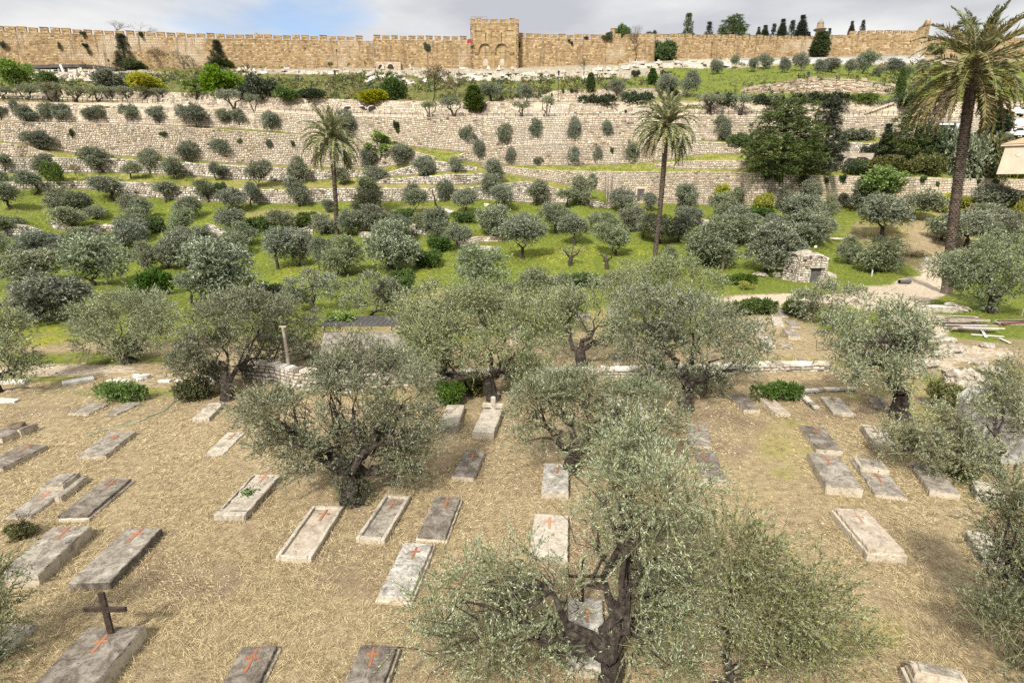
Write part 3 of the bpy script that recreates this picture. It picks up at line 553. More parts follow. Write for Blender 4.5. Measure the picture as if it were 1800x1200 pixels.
# ---------------------------------------------------------------- masonry: every stone its own chamfered face in front of a mortar core
def masonry(mb, B, T, course, ln, proud=0.05, gap=0.02, jit=0.0, depth=0.5, mat=0, mmat=1, nrm=None, ragged=0.0, skip=0.0, coping=None):
    """B, T: polylines of base and top points; stones run in courses from base to top"""
    B = np.asarray(B, float); T = np.asarray(T, float)
    seg = np.hypot(np.diff(B[:, 0]), np.diff(B[:, 1])); S = np.concatenate([[0], np.cumsum(seg)]); tot = S[-1]
    H = np.linalg.norm(T - B, axis=1)
    tg = np.gradient(B[:, :2], axis=0) if len(B) > 2 else np.repeat((B[1:2, :2] - B[:1, :2]), 2, 0)
    if len(B) > 12: tg = np.stack([np.convolve(np.pad(tg[:, c], 4, mode='edge'), np.ones(9) / 9, 'valid') for c in range(2)], -1)
    nn = np.stack([tg[:, 1], -tg[:, 0]], -1); nn /= np.linalg.norm(nn, axis=1)[:, None] + 1e-9
    if nrm is not None: nn = np.repeat(np.array([nrm], float), len(B), 0)
    def I(s, A): return np.stack([np.interp(s, S, A[:, c]) for c in range(A.shape[1])], -1)
    def pt(s, h, off):
        b = I(s, B); t = I(s, T); hh = np.interp(s, S, H); n = I(s, nn)
        p = b + (t - b) * (h / np.maximum(hh, 1e-3))[..., None]
        p[..., :2] += n * np.asarray(off)[..., None]; return p
    S0, S1, H0, H1 = [], [], [], []
    h = 0.0; hm = H.max()
    while h < hm:
        ch = course * RNG.uniform(.8, 1.25); s = -RNG.uniform(0, ln[1])
        while s < tot:
            l = RNG.uniform(*ln); a, b = max(s, 0), min(s + l, tot)
            if b - a > ln[0] * .35:
                hl = np.interp((a + b) / 2, S, H) + (RNG.uniform(-ragged, ragged) if ragged else 0)
                if h < hl - course * .3 and RNG.random() > skip:
                    S0.append(a); S1.append(b); H0.append(h); H1.append(min(h + ch, hl))
            s += l
        h += ch
    S0, S1, H0, H1 = map(np.array, (S0, S1, H0, H1)); n = len(S0)
    if n:
        j = lambda: RNG.uniform(-jit, jit, n)
        g = gap / 2; pr = proud * RNG.uniform(.5, 1.5, n)
        a0, a1, b0, b1 = S0 + g, S1 - g, H0 + g, H1 - g
        back = [pt(a0 + j(), b0 + j(), -0.05 + 0 * a0), pt(a1 + j(), b0 + j(), -0.05 + 0 * a0), pt(a1 + j(), b1 + j(), -0.05 + 0 * a0), pt(a0 + j(), b1 + j(), -0.05 + 0 * a0)]
        c = np.minimum(np.minimum(a1 - a0, b1 - b0) * .22, .06)
        fr = [pt(a0 + c + j() * .6, b0 + c + j() * .6, pr), pt(a1 - c + j() * .6, b0 + c + j() * .6, pr), pt(a1 - c + j() * .6, b1 - c + j() * .6, pr), pt(a0 + c + j() * .6, b1 - c + j() * .6, pr)]
        V = np.stack(back + fr, 1).reshape(-1, 3); o = np.arange(n)[:, None] * 8
        F = np.concatenate([o + np.array([[4, 5, 6, 7]]), o + np.array([[0, 1, 5, 4]]), o + np.array([[1, 2, 6, 5]]), o + np.array([[2, 3, 7, 6]]), o + np.array([[3, 0, 4, 7]])])
        mb.add(V, F, mat)
    # core
    k = max(2, int(tot / 1.5)) if tot > 3 else 2
    ss = np.unique(np.concatenate([np.linspace(0, tot, k), S])); hh = np.interp(ss, S, H)
    f0 = pt(ss, 0 * ss - .3, 0 * ss); f1 = pt(ss, hh - .02, 0 * ss); k0 = pt(ss, 0 * ss - .3, 0 * ss - depth); k1 = pt(ss, hh - .02, 0 * ss - depth)
    m = len(ss); V = np.concatenate([f0, f1, k1, k0]); i = np.arange(m - 1)
    F = [np.stack([i + r * m, i + 1 + r * m, i + 1 + ((r + 1) % 4) * m, i + ((r + 1) % 4) * m], -1) for r in range(4)]
    mb.add(V, np.concatenate(F), mmat)
    mb.add(np.array([f0[0], k0[0], k1[0], f1[0], f0[-1], f1[-1], k1[-1], k0[-1]]), np.array([[0, 1, 2, 3], [4, 5, 6, 7]]), mmat)
    # top stones across the thickness
    cw = coping or (ln[0] + ln[1]) / 2; s = 0.0
    while s < tot - .05:
        e = min(s + cw * RNG.uniform(.7, 1.3), tot); q = np.array([s + .012, e - .012]); hq = np.interp(q, S, H); th = .06 + .5 * abs(RNG.normal()) * ragged + (course * .2)
        a = pt(q, hq - .03, np.array([proud, proud])); b = pt(q, hq - .03, np.array([-depth, -depth])); up = np.array([0, 0, th])
        V = np.array([a[0], a[1], b[1], b[0], a[0] + up, a[1] + up, b[1] + up, b[0] + up]); mb.add(V, BOXF, mat); s = e
STY = { # course, length range, proud, gap, jitter, depth, materials, ragged
 'ashlar': (.30, (.28, .75), .04, .03, .02, .6, ('terrace', 'mortar'), 0.0),
 'ashlar2': (.34, (.35, .75), .04, .03, .02, .6, ('ashlar', 'mortar'), 0.05),
 'terrace': (.27, (.22, .62), .07, .045, .045, .6, ('terrace', 'mortar'), 0.06),
 'rubble': (.30, (.26, .62), .09, .06, .07, .6, ('rubble', 'mortar'), 0.14),
 'scarp': (.42, (.3, 1.7), .22, .06, .26, 1.0, ('scarp', 'scarp'), 0.5),
 'plaster': (3.0, (6, 9), .02, .01, .0, .5, ('plaster', 'mortar'), 0.0),
 'plain': (2.2, (5, 9), .02, .01, .0, 1.0, ('tomb', 'tomb'), 0.0),
 'concrete': (2.2, (6, 12), .02, .01, .0, .6, ('concrete', 'concrete'), 0.0),
}
WCAT = {'rubble_bank': 'bank', 'retaining_wall': 'wall', 'terrace_wall': 'terrace wall', 'garden_wall': 'low wall', 'tomb_terrace': 'tomb terrace'}
def wall_obj(w):
    nm, key, pts, sty, lab = w
    us, ts, bs = wall_tv(pts); q = np.unique(np.concatenate([us, np.arange(us[0], us[-1], 8.0)]))
    t = np.interp(q, us, ts); b = np.interp(q, us, bs)
    Yb = D(q, b) - .25; B = at(q, b, Yb); T = at(q, t, np.maximum(D(q, t) - .25, Yb))
    T[:, 2] += .04
    co, ln, pr, gp_, ji, de, ms, rg = STY[sty]
    mb = MB(); masonry(mb, B, T, co, ln, pr, gp_, ji, de, 0, 1, None, rg)
    o = mb.build(nm, [M[ms[0]], M[ms[1]]]); tag(o, lab, WCAT[nm], 'terrace and retaining walls of the hillside' if 'wall' in nm else None)
    return o
WALLOBJ = {w[1]: wall_obj(w) for w in WALLS + WALLS2}
# ---------------------------------------------------------------- the city wall and its gate tower
def wall_px(uv, Y): return at(uv[0], uv[1], Y)
CITY_TOP = [(-900, -20), (0, 55), (150, 61), (300, 67), (450, 70), (600, 72.5), (657, 73), (658, 71), (828, 73)]
CITY_TOP_R = [(911, 67.5), (1060, 70), (1095, 67), (1200, 68), (1300, 70), (1440, 71), (1482, 69)]
def city_wall(name, us, topf, label, dY=0.0, merlon=True, pitch_m=2.75, mw=2.2, mh=1.3, noparts=False, end_bulge=None):
    u = np.arange(us[0], us[1] + .1, 12.0); u[-1] = us[1]
    Y = ip(u, CITY_Y) + dY; B = at(u, ip(u, CITY_BASE) + 2.0, Y); T = at(u, ip(u, topf), Y); T[:, :2] = B[:, :2]
    mb = MB(); masonry(mb, B, T, .44, (.4, .95), .05, .035, .015, 2.2, 0, 1, None, 0)
    root = thing(name, B[len(B) // 2], label, 'city wall')
    inv = -np.array(root.location)
    def shift(m):
        m.v = [q + inv for q in m.v]; return m
    shift(mb).build('wall_body', [M['city'], M['mortar_gold']], root)
    if merlon:
        seg = np.hypot(np.diff(B[:, 0]), np.diff(B[:, 1])); S = np.concatenate([[0], np.cumsum(seg)]); n = int(S[-1] / pitch_m)
        vis = [k for k in range(n) if -20 < np.interp((k + .5) * pitch_m, S, u) < 1820]
        sh = []
        for v_ in range(4):
            m = MB(); w_ = mw + RNG.uniform(-.12, .12)
            masonry(m, [(-w_ / 2, 0, 0), (w_ / 2, 0, 0)], [(-w_ / 2, 0, mh), (w_ / 2, 0, mh)], .45, (.5, .95), .04, .03, .012, .6, 0, 1, (0, -1), 0)
            box(m, (0, .3, mh + .1), (w_ + .12, .75, .22), 0, 0, .08); sh.append(m.mesh('merlon', [M['city'], M['mortar_gold']]))
        rest = MB()
        for i, k in enumerate(range(n)):
            s = (k + .5) * pitch_m
            p = np.array([np.interp(s, S, T[:, c]) for c in range(3)]); p2 = np.array([np.interp(s + .5, S, T[:, c]) for c in range(3)])
            a = math.atan2(p2[1] - p[1], p2[0] - p[0]) if s + .5 < S[-1] else 0
            if k not in vis or len([q for q in vis if q < k]) >= 98: 
                box(rest, p + inv + (0, .3, mh / 2 - .05), (mw, .6, mh + .1), a); continue
            o = link('merlon', sh[i % 4], root, tuple(p + inv - np.array([0, 0, .03]))); o.rotation_euler = (0, RNG.uniform(-.02, .02), a); o.scale = (RNG.uniform(.92, 1.06), 1, RNG.uniform(.85, 1.1))
        if rest.n: 
            r = rest.build('outlying_merlons', [M['city']], root); r['kind'] = 'stuff'
    return root
cw1 = city_wall('city_wall', (-600, 657), CITY_TOP, 'long golden stone city wall with battlements filling the left of the skyline')
cw1b = city_wall('city_wall', (658, 830), CITY_TOP, 'short golden battlemented wall stretch between a joint and the gate tower, left side', -1.2)
cw2 = city_wall('city_wall', (909, 1098), CITY_TOP_R, 'golden battlemented wall stretch just right of the gate tower', -.8)
cw3 = city_wall('city_wall', (1150, 1482), CITY_TOP_R, 'golden battlemented wall stretch under the row of cypresses', 3.0)
cw4 = city_wall('city_wall', (1625, 2500), [(1600, 76), (1700, 75), (1800, 74.5), (2600, 70)], 'lowest and farthest wall stretch behind the right palm crown', 4.0, pitch_m=3.0)

def prism(mb, P, Q, mat=0):
    """closed solid between two equal outlines"""
    P = np.asarray(P, float); Q = np.asarray(Q, float); n = len(P); i = np.arange(n)
    mb.add(np.concatenate([P, Q]), np.stack([i, (i + 1) % n, n + (i + 1) % n, n + i], -1), mat)
    mb.add(P, [list(range(n))[::-1]], mat); mb.add(Q, [list(range(n))], mat)
def gate_tower():
    Y = 203.0; bl = at(828, 122, Y); br = at(911.5, 121, Y); zt = at(870, 41.5, Y)[2]; z0 = min(bl[2], br[2]) - .5
    x0, x1 = bl[0], br[0]; W_, H_ = x1 - x0, zt - z0
    root = thing('gate_tower', ((x0 + x1) / 2, Y, z0), 'tall golden gate tower with two walled-up arches in the city wall', 'gate tower')
    mb = MB(); h = W_ / 2; dp = 9.0
    rects = [((-h, 0), (h, 0), (0, -1)), ((h, 0), (h, dp), (1, 0)), ((-h, dp), (-h, 0), (-1, 0))]
    for a, b, n in rects:
        masonry(mb, [(a[0], a[1], 0), (b[0], b[1], 0)], [(a[0], a[1], H_), (b[0], b[1], H_)], .55, (.6, 1.2), .04, .03, .012, .8, 0, 1, n, 0)
    mb.add([(-h, 0, H_ - .6), (h, 0, H_ - .6), (h, dp, H_ - .6), (-h, dp, H_ - .6)], [[0, 1, 2, 3]], 1)
    mb.build('tower_body', [M['gate'], M['mortar_gold']], root)
    k = W_ / 83.5                                    # metres per picture pixel on the facade
    fx = lambda u: (u - 869.75) * k
    fz = lambda v: H_ - (v - 41.5) * k * 1.0 * (H_ / ((121.5 - 41.5) * k))
    for (ua, ub, up) in ((828, 836, 36), (838.5, 846, 34), (848, 858.5, 36.2), (862, 875.5, 36.2), (879, 893, 36.4), (896, 904, 34.5), (905, 911.5, 36.5)):
        m = MB(); w_ = (ub - ua) * k; hh = (41.5 - up) * k * 1.1
        masonry(m, [(-w_ / 2, 0, 0), (w_ / 2, 0, 0)], [(-w_ / 2, 0, hh), (w_ / 2, 0, hh)], .42, (.5, 1.0), .03, .03, .01, .7, 0, 1, (0, -1), 0)
        box(m, (0, .35, hh + .12), (w_ + .15, .9, .22), 0, 0, .08)
        m.build('merlon', [M['gate'], M['mortar_gold']], root, False, (fx((ua + ub) / 2), 0, H_ - .03))
    def arch(uc, vc, ru, vb, name):
        c = (fx(uc), fz(vc)); ro = ru * k; n = 18; a = np.linspace(0, math.pi, n)
        m = MB()
        for r0, r1, p in ((1.0 * ro, 1.16 * ro, .6), (.86 * ro, .98 * ro, .3)):   # carved archivolts
            for i in range(n - 1):
                q = [(c[0] + r * math.cos(t), c[1] + r * math.sin(t) * 1.0) for r, t in ((r0, a[i]), (r1, a[i]), (r1, a[i + 1] - .01), (r0, a[i + 1] - .01))]
                prism(m, [(x, -.02, z) for x, z in q], [(x, -p, z) for x, z in q])
        o = m.build(name, [M['gate']], root, False)
        return c, ro
    for uc in (853.5, 882.5):
        c, ro = arch(uc, 88, 11.6, 0, 'arch_moulding')
        m = MB(); box(m, (c[0], -.06, c[1] + ro * .12), (ro * 1.15, .14, ro * .62), 0, 0, .04); m.build('blocked_panel', [M['gate']], root)
        m = MB(); n = 10; dz = fz(113); a = np.linspace(0, math.pi, n); r = ro * .36; top = fz(104)
        out = [(c[0] - r, dz), (c[0] + r, dz)] + [(c[0] + r * math.cos(t), top + r * math.sin(t)) for t in a]
        prism(m, [(x, -.02, z) for x, z in out], [(x, -.09, z) for x, z in out]); m.build('blocked_door', [M['plaster']], root)
        m = MB(); r *= 1.28
        out2 = [(c[0] + r * math.cos(t), top + r * math.sin(t)) for t in a]
        for i in range(n - 1):
            q = [out2[i], out[2 + i], out[3 + i], out2[i + 1]]; prism(m, [(x, -.02, z) for x, z in q], [(x, -.2, z) for x, z in q])
        m.build('door_arch', [M['gate']], root)
    m = MB()                                          # capitals the arches spring from
    for u in (838, 868, 899):
        for w_, z, p in ((8.5, 89.5, .55), (7, 91.2, .42), (5.6, 92.6, .3)): box(m, (fx(u), -p / 2, fz(z)), (w_ * k, p, .34), 0, 0, .05)
    for u in (867.5,): box(m, (fx(u), -.12, fz(105)), (4.5 * k, .28, 4.6), 0, 0, .05)
    m.build('carved_capitals', [M['gate']], root)
    m = MB()
    for (u, v, w_, h_) in ((841.5, 58, 11, 8), (896, 57.5, 11, 8)): 
        box(m, (fx(u), -.05, fz(v)), (w_ * k, .14, h_ * k), 0, 0, .04); box(m, (fx(u), -.16, fz(v - h_ / 2 - .5)), (w_ * k * 1.1, .34, .2), 0, 0, .04)
    m.build('upper_panel', [M['gate']], root)
    m = MB()
    for u in (854.5, 881.5): box(m, (fx(u), .02, fz(65)), (.22, .16, 2.6)); 
    m.build('arrow_slit', [M['shade_panel']], root)  # solid dark strips, the shade of the slits put into their colour
    m = MB(); n = 10; a = np.linspace(0, math.pi, n); r = 2.6 * k; cz = fz(56.5); cx = fx(867.8)
    out = [(cx - r, fz(63)), (cx + r, fz(63))] + [(cx + r * math.cos(t), cz + r * math.sin(t)) for t in a]
    prism(m, [(x, .04, z) for x, z in out], [(x, -.07, z) for x, z in out]); m.build('niche', [M['mortar_gold']], root)
    m = MB()
    for i in range(n - 1):
        q = [(cx + rr * math.cos(t), cz + rr * math.sin(t)) for rr, t in ((r, a[i]), (r * 1.35, a[i]), (r * 1.35, a[i + 1]), (r, a[i + 1]))]
        prism(m, [(x, -.02, z) for x, z in q], [(x, -.28, z) for x, z in q])
    for s in (-1, 1): box(m, (cx + s * r * 1.17, -.12, (cz + fz(63)) / 2), (r * .35, .28, cz - fz(63)))
    m.build('niche_frame', [M['gate']], root)
    m = MB()
    for u in (830, 836, 842, 848, 856): tube(m, [(fx(u), .8, H_ + .9), (fx(u), .8, fz(29.5))], .035, 4)
    tube(m, [(fx(830), .8, fz(29.6)), (fx(856), .8, fz(29.6))], .03, 4); m.build('roof_railing', [M['steel']], root)
gate_tower()
m = MB(); Yp = 201.5; p = at(825.5, 69, Yp); q = at(825.5, 76.5, Yp)
Vc = []
for i in range(7):
    for j in range(5): Vc.append((p[0] - .75 + j * .37 + .06 * i * (1 if j > 2 else -.4), Yp + .14 * math.sin(j * 2.2 + i), p[2] + (q[2] - p[2]) * i / 6))
Fc = [[i * 5 + j, i * 5 + j + 1, i * 5 + j + 6, i * 5 + j + 5] for i in range(6) for j in range(4)]
m.add(np.array(Vc), Fc); m.add(np.array(Vc) + (0, .05, 0), [f[::-1] for f in Fc]); tag(m.build('red_cloth', M['red_dull'], smooth=True), 'red cloth hanging on the city wall beside the gate tower', 'cloth')

def round_tower(name, u0, u1, vt, label, dY, nmer, ruin=False):
    """projecting rounded wall end"""
    uc = (u0 + u1) / 2; Y = ip(uc, CITY_Y) + dY; vb = ip(uc, CITY_BASE) + 2
    a0, a1 = at(u0, vb, Y), at(u1, vb, Y); zt = at(uc, vt, Y)[2]; w_ = a1[0] - a0[0]
    root = thing(name, ((a0[0] + a1[0]) / 2, Y, a0[2]), label, 'tower')
    prof = [(-.5, .55), (-.5, .15), (-.47, .04), (-.40, -.03), (-.25, -.08), (0, -.10), (.25, -.08), (.40, -.03), (.47, .04), (.5, .15), (.5, .55)]
    B = np.array([(x * w_, y * min(w_, 14), 0) for x, y in prof]); T = B + np.array([0, 0, zt - a0[2]])
    m = MB(); masonry(m, B, T, .52, (.55, 1.1), .05, .035, .012, 1.2, 0, 1, None, 0.0 if not ruin else .3)
    n = len(B); m.add(T - (0, 0, .5), [list(range(n))], 1); m.build('wall_body', [M['city'], M['mortar_gold']], root)
    if ruin:
        kx = [.30, .36, .41, .45, .485, .5, .5]; ky = [-.068, -.05, -.025, .02, .10, .3, .6]; kz = [.5, 1.0, 2.6, 3.4, 5.6, 5.2, 3.0]
        q = np.linspace(0, 6, 22); BB = np.array([(np.interp(t, range(7), kx) * w_, np.interp(t, range(7), ky) * 14, zt - a0[2] - .05) for t in q]); TT = BB + np.array([(0, 0, np.interp(t, range(7), kz) + RNG.uniform(-.45, .45)) for t in q])
        mm = MB(); masonry(mm, BB, TT, .45, (.4, .9), .06, .04, .02, .9, 0, 1, None, .4); mm.build('ruined_corner', [M['city'], M['mortar_gold']], root)
    for i in range(nmer):
        s = -.46 + .86 * (i + .5) / nmer; y = np.interp(s, [p[0] for p in prof], [p[1] for p in prof]) * min(w_, 14)
        mm = MB(); ww = .78 * w_ * .86 / nmer
        masonry(mm, [(-ww / 2, 0, 0), (ww / 2, 0, 0)], [(-ww / 2, 0, 1.3), (ww / 2, 0, 1.3)], .45, (.5, .95), .04, .03, .012, .6, 0, 1, (0, -1), 0)
        box(mm, (0, .3, 1.38), (ww + .1, .75, .2), 0, 0, .07)
        mm.build('merlon', [M['city'], M['mortar_gold']], root, False, (s * w_, y + .05, zt - a0[2] - .04))
round_tower('wall_tower', 1096, 1152, 61.5, 'rounded wall bastion beside the bare tree right of the gate tower', -2.0, 0)
round_tower('wall_tower', 1480, 1632, 63, 'broad bastion with a ruined jagged right corner near the right palm', -2.0, 9, True)
# small round turret standing on the wall left of the bastion
def turret():
    Y = 212.0; p = at(1078, 66, Y); r = 4.3 * mpp(1078, 60, Y); h = at(1078, 50.5, Y)[2] - p[2]
    root = thing('turret', p, 'small round stone turret on the wall top left of the bastion', 'turret')
    m = MB(); tube(m, [(0, 1, -1), (0, 1, h * .45), (0, 1, h)], [r, r, r * .96], 16); m.build('drum', [M['city']], root)
    m = MB(); tube(m, [(0, 1, h + .01), (0, 1, h + .25), (0, 1, h + .5)], [r * 1.12, r * 1.1, r * .5], 16); m.build('cap', [M['gate']], root)
turret()
def minaret():
    Y = 300.0; b = at(1439, 70, Y); k = mpp(1439, 55, Y)
    z = lambda v: at(1439, v, Y)[2] - b[2]
    root = thing('minaret', b, 'domed stone minaret with a balcony rising behind the wall', 'minaret')
    m = MB(); tube(m, [(0, 0, -3), (0, 0, z(55))], [6.3 * k, 6.3 * k], 12); m.build('shaft', [M['gate']], root)
    m = MB(); tube(m, [(0, 0, z(55.5)), (0, 0, z(54)), (0, 0, z(52.4)), (0, 0, z(51.2))], [6.5 * k, 9 * k, 11 * k, 9.5 * k], 16); m.build('balcony', [M['lead']], root)
    m = MB(); tube(m, [(0, 0, z(51.4)), (0, 0, z(42))], [6.2 * k, 5.2 * k], 12); m.build('lantern', [M['gate']], root)
    m = MB(); tube(m, [(0, 0, z(42.2)), (0, 0, z(40.5)), (0, 0, z(38.2)), (0, 0, z(36)), (0, 0, z(34.5)), (0, 0, z(32))], [5.6 * k, 5.4 * k, 4.2 * k, 2.0 * k, .8 * k, .2 * k], 14)
    m.build('dome', [M['lead']], root, True)
minaret()
# arched ruin at the foot of the wall
def ruin():
    Y = 196.0; b = at(683, 124, Y); k = mpp(683, 118, Y); w_ = 44 * k; h = 13 * k
    root = thing('arched_ruin', b, 'low ruin with two small arches at the wall foot left of the gate', 'ruin')
    m = MB(); masonry(m, [(-w_ / 2, 0, -.5), (w_ / 2, 0, -.5)], [(-w_ / 2, 0, h), (w_ / 2, 0, h * .93)], .4, (.4, .9), .05, .03, .02, 3.0, 0, 1, (0, -1), .05)
    m.build('wall_body', [M['ashlar'], M['mortar']], root)
    for cx, r in ((-13 * k, 4.6 * k), (4 * k, 5.4 * k)):
        n = 10; a = np.linspace(0, math.pi, n); out = [(cx - r, -.3), (cx + r, -.3)] + [(cx + r * math.cos(t), 4.6 * k + r * math.sin(t)) for t in a]
        m = MB(); prism(m, [(x, .05, z) for x, z in out], [(x, -.12, z) for x, z in out]); m.build('arch_opening', [M['shade_panel']], root)  # solid dark panel painted as the shade under the arch
        m = MB()
        for i in range(n - 1):
            q = [(cx + rr * math.cos(t), 4.6 * k + rr * math.sin(t)) for rr, t in ((r, a[i]), (r * 1.25, a[i]), (r * 1.25, a[i + 1]), (r, a[i + 1]))]
            prism(m, [(x, -.02, z) for x, z in q], [(x, -.22, z) for x, z in q])
        m.build('arch_stones', [M['ashlar']], root)
ruin()
# stair ramp against the upper wall, right
def ramp():
    Yr = D(1540, 202); P = [at(u, v, Yr - .6) for u, v in ((1508, 203), (1576, 203), (1576, 180.5), (1571, 180.5))]; Q = [p + (0, .5, 0) for p in P]
    m = MB(); prism(m, P, Q); L = (P[3] - P[0]); n = 14
    for i in range(n):
        c = P[0] + L * (i + .5) / n; box(m, c + np.array([0, -.02, .0]), (abs(L[0]) / n * .98, .66, .35))
    tag(m.build('stair_ramp', M['ashlar']), 'pale triangular stair ramp built against the upper wall at right', 'stairs')
ramp()
# ---------------------------------------------------------------- vegetation builders
def vnoise(P, s, seed=0):
    g = np.random.default_rng(seed); k = g.normal(size=(9, 3)) * s; ph = g.uniform(0, 6.28, 9)
    return np.sin(P @ k.T + ph).sum(1) / 4.0
def crooked(a, b, n, amp):
    a, b = np.asarray(a, float), np.asarray(b, float); t = np.linspace(0, 1, n)[:, None]
    P = a + (b - a) * t; L = np.linalg.norm(b - a); P[1:-1] += RNG.normal(size=(n - 2, 3)) * amp * L; return P
def foliage(mb, lobes, dens, nleaf, ll, lw, tl, upb=.5, gap=-.15, mat=0, stems=None, shell=(.55, 1.0), squash=.85, shoots=False, ald=.5, droopk=.5):
    """sprays of leaves over overlapping lobes (x,y,z,r)"""
    for (x, y, z, r, *sh_) in list(lobes) + [(x, y, z, r * 1.25, 1) for (x, y, z, r) in lobes if shoots]:
        n = max(6, int(4 * math.pi * r * r * dens * (.10 if sh_ else 1))); d = unit(n, .8 if sh_ else .35)
        P = np.array([x, y, z]) + d * (r * (RNG.uniform(.75, 1.0, n) if sh_ else RNG.uniform(*shell, n)))[:, None] * np.array([1, 1, squash])
        keep = vnoise(P, 2.2 / max(r, .3), 5) > gap + RNG.normal(size=n) * .25
        P, d = P[keep], d[keep]; n = len(P)
        if n == 0: continue
        T = d * .6 + RNG.normal(size=(n, 3)) * .45; T[:, 2] += upb; T /= np.linalg.norm(T, axis=1)[:, None]
        Lt = tl * RNG.uniform(.6, 1.3, n); droop = RNG.uniform(0, .5, n)
        t = RNG.uniform(.1, 1.0, (n, nleaf))
        Q = P[:, None] + T[:, None] * (t * Lt[:, None])[..., None]; Q[..., 2] -= (t ** 2 * Lt[:, None] * droop[:, None] * droopk)
        Dl = T[:, None] * .8 + RNG.normal(size=(n, nleaf, 3)) * ald
        leaves(mb, Q.reshape(-1, 3), Dl.reshape(-1, 3), ll * RNG.uniform(.6, 1.25, n * nleaf), lw * RNG.uniform(.7, 1.3, n * nleaf), mat)
        if stems is not None:
            S = np.cross(T, RNG.normal(size=(n, 3))); S /= np.linalg.norm(S, axis=1)[:, None]; w_ = .006
            e = P + T * (Lt * .9)[:, None]; e[:, 2] -= Lt * droop * droopk * .8; b0 = P - T * (Lt * .5)[:, None]
            V = np.stack([b0 - S * w_, b0 + S * w_, e + S * w_ * .4, e - S * w_ * .4], 1).reshape(-1, 3)
            stems.add(V, np.arange(4 * n).reshape(n, 4))
def limbs(mb, base, fork, targets, r0, n=8, forks=None):
    P = crooked(base, fork, 5, .06); rr = np.linspace(r0 * 1.0, r0 * .72, 5); rr[0] = r0 * 1.35; tube(mb, P, rr, n + 2, wob=.16, cap=False)
    ts = np.asarray(targets, float); k = min(len(ts), max(2, len(ts) // 4)); order = RNG.permutation(len(ts)); main = ts[order[:k]]
    heads = []
    for t in main:
        Q = crooked(P[-1], P[-1] + (t - P[-1]) * .8, 6, .07); tube(mb, Q, np.linspace(r0 * .46, r0 * .10, 6), n, wob=.12); heads.append(Q)
    for t in ts[order[k:]]:
        h = heads[int(np.argmin([np.linalg.norm(q[3] - t) for q in heads]))]; s = h[RNG.integers(2, 5)]
        Q = crooked(s, s + (t - s) * .85, 5, .09); tube(mb, Q, np.linspace(r0 * .17, r0 * .04, 5), 6, wob=.1)
    for t in ts:                                     # fine branches inside the crown
        for _ in range(3):
            e = t + RNG.normal(size=3) * .35 * (np.linalg.norm(t - P[-1]) * .4 + .2); tube(mb, crooked(t - (t - P[-1]) * .25, e, 4, .1), np.linspace(r0 * .05, r0 * .018, 4), 4)
def olive_variant(i, trunked):
    g = RNG; H = 4.2; Rr = 2.3; th = 1.2 if trunked else .35; mbt, mbc = MB(), MB()
    zc = (H + th) / 2 - .12; hz = (H - th) / 2 * 1.12; n = int(g.integers(9, 17)); lobes = []; ox, oy = g.normal(size=2) * .35
    for q in range(n):
        d = unit(1, .15)[0]; e = g.uniform(.35, .82); r = g.uniform(.5, 1.0)
        lobes.append((d[0] * e * (Rr - r * .5) + ox, d[1] * e * (Rr - r * .5) + oy, zc + d[2] * e * (hz - r * .3), r))
    lobes.append((0, 0, zc, 1.0))
    limbs(mbt, (0, 0, -.3), (g.normal() * .15, g.normal() * .15, th), [l[:3] for l in lobes], .19 if trunked else .17, 7)
    foliage(mbc, lobes, 20, 11, .19, .066, .5, .3, -.5, shell=(.5, 1.08))
    return mbt.mesh('olive_trunk', M['bark']), mbc, H
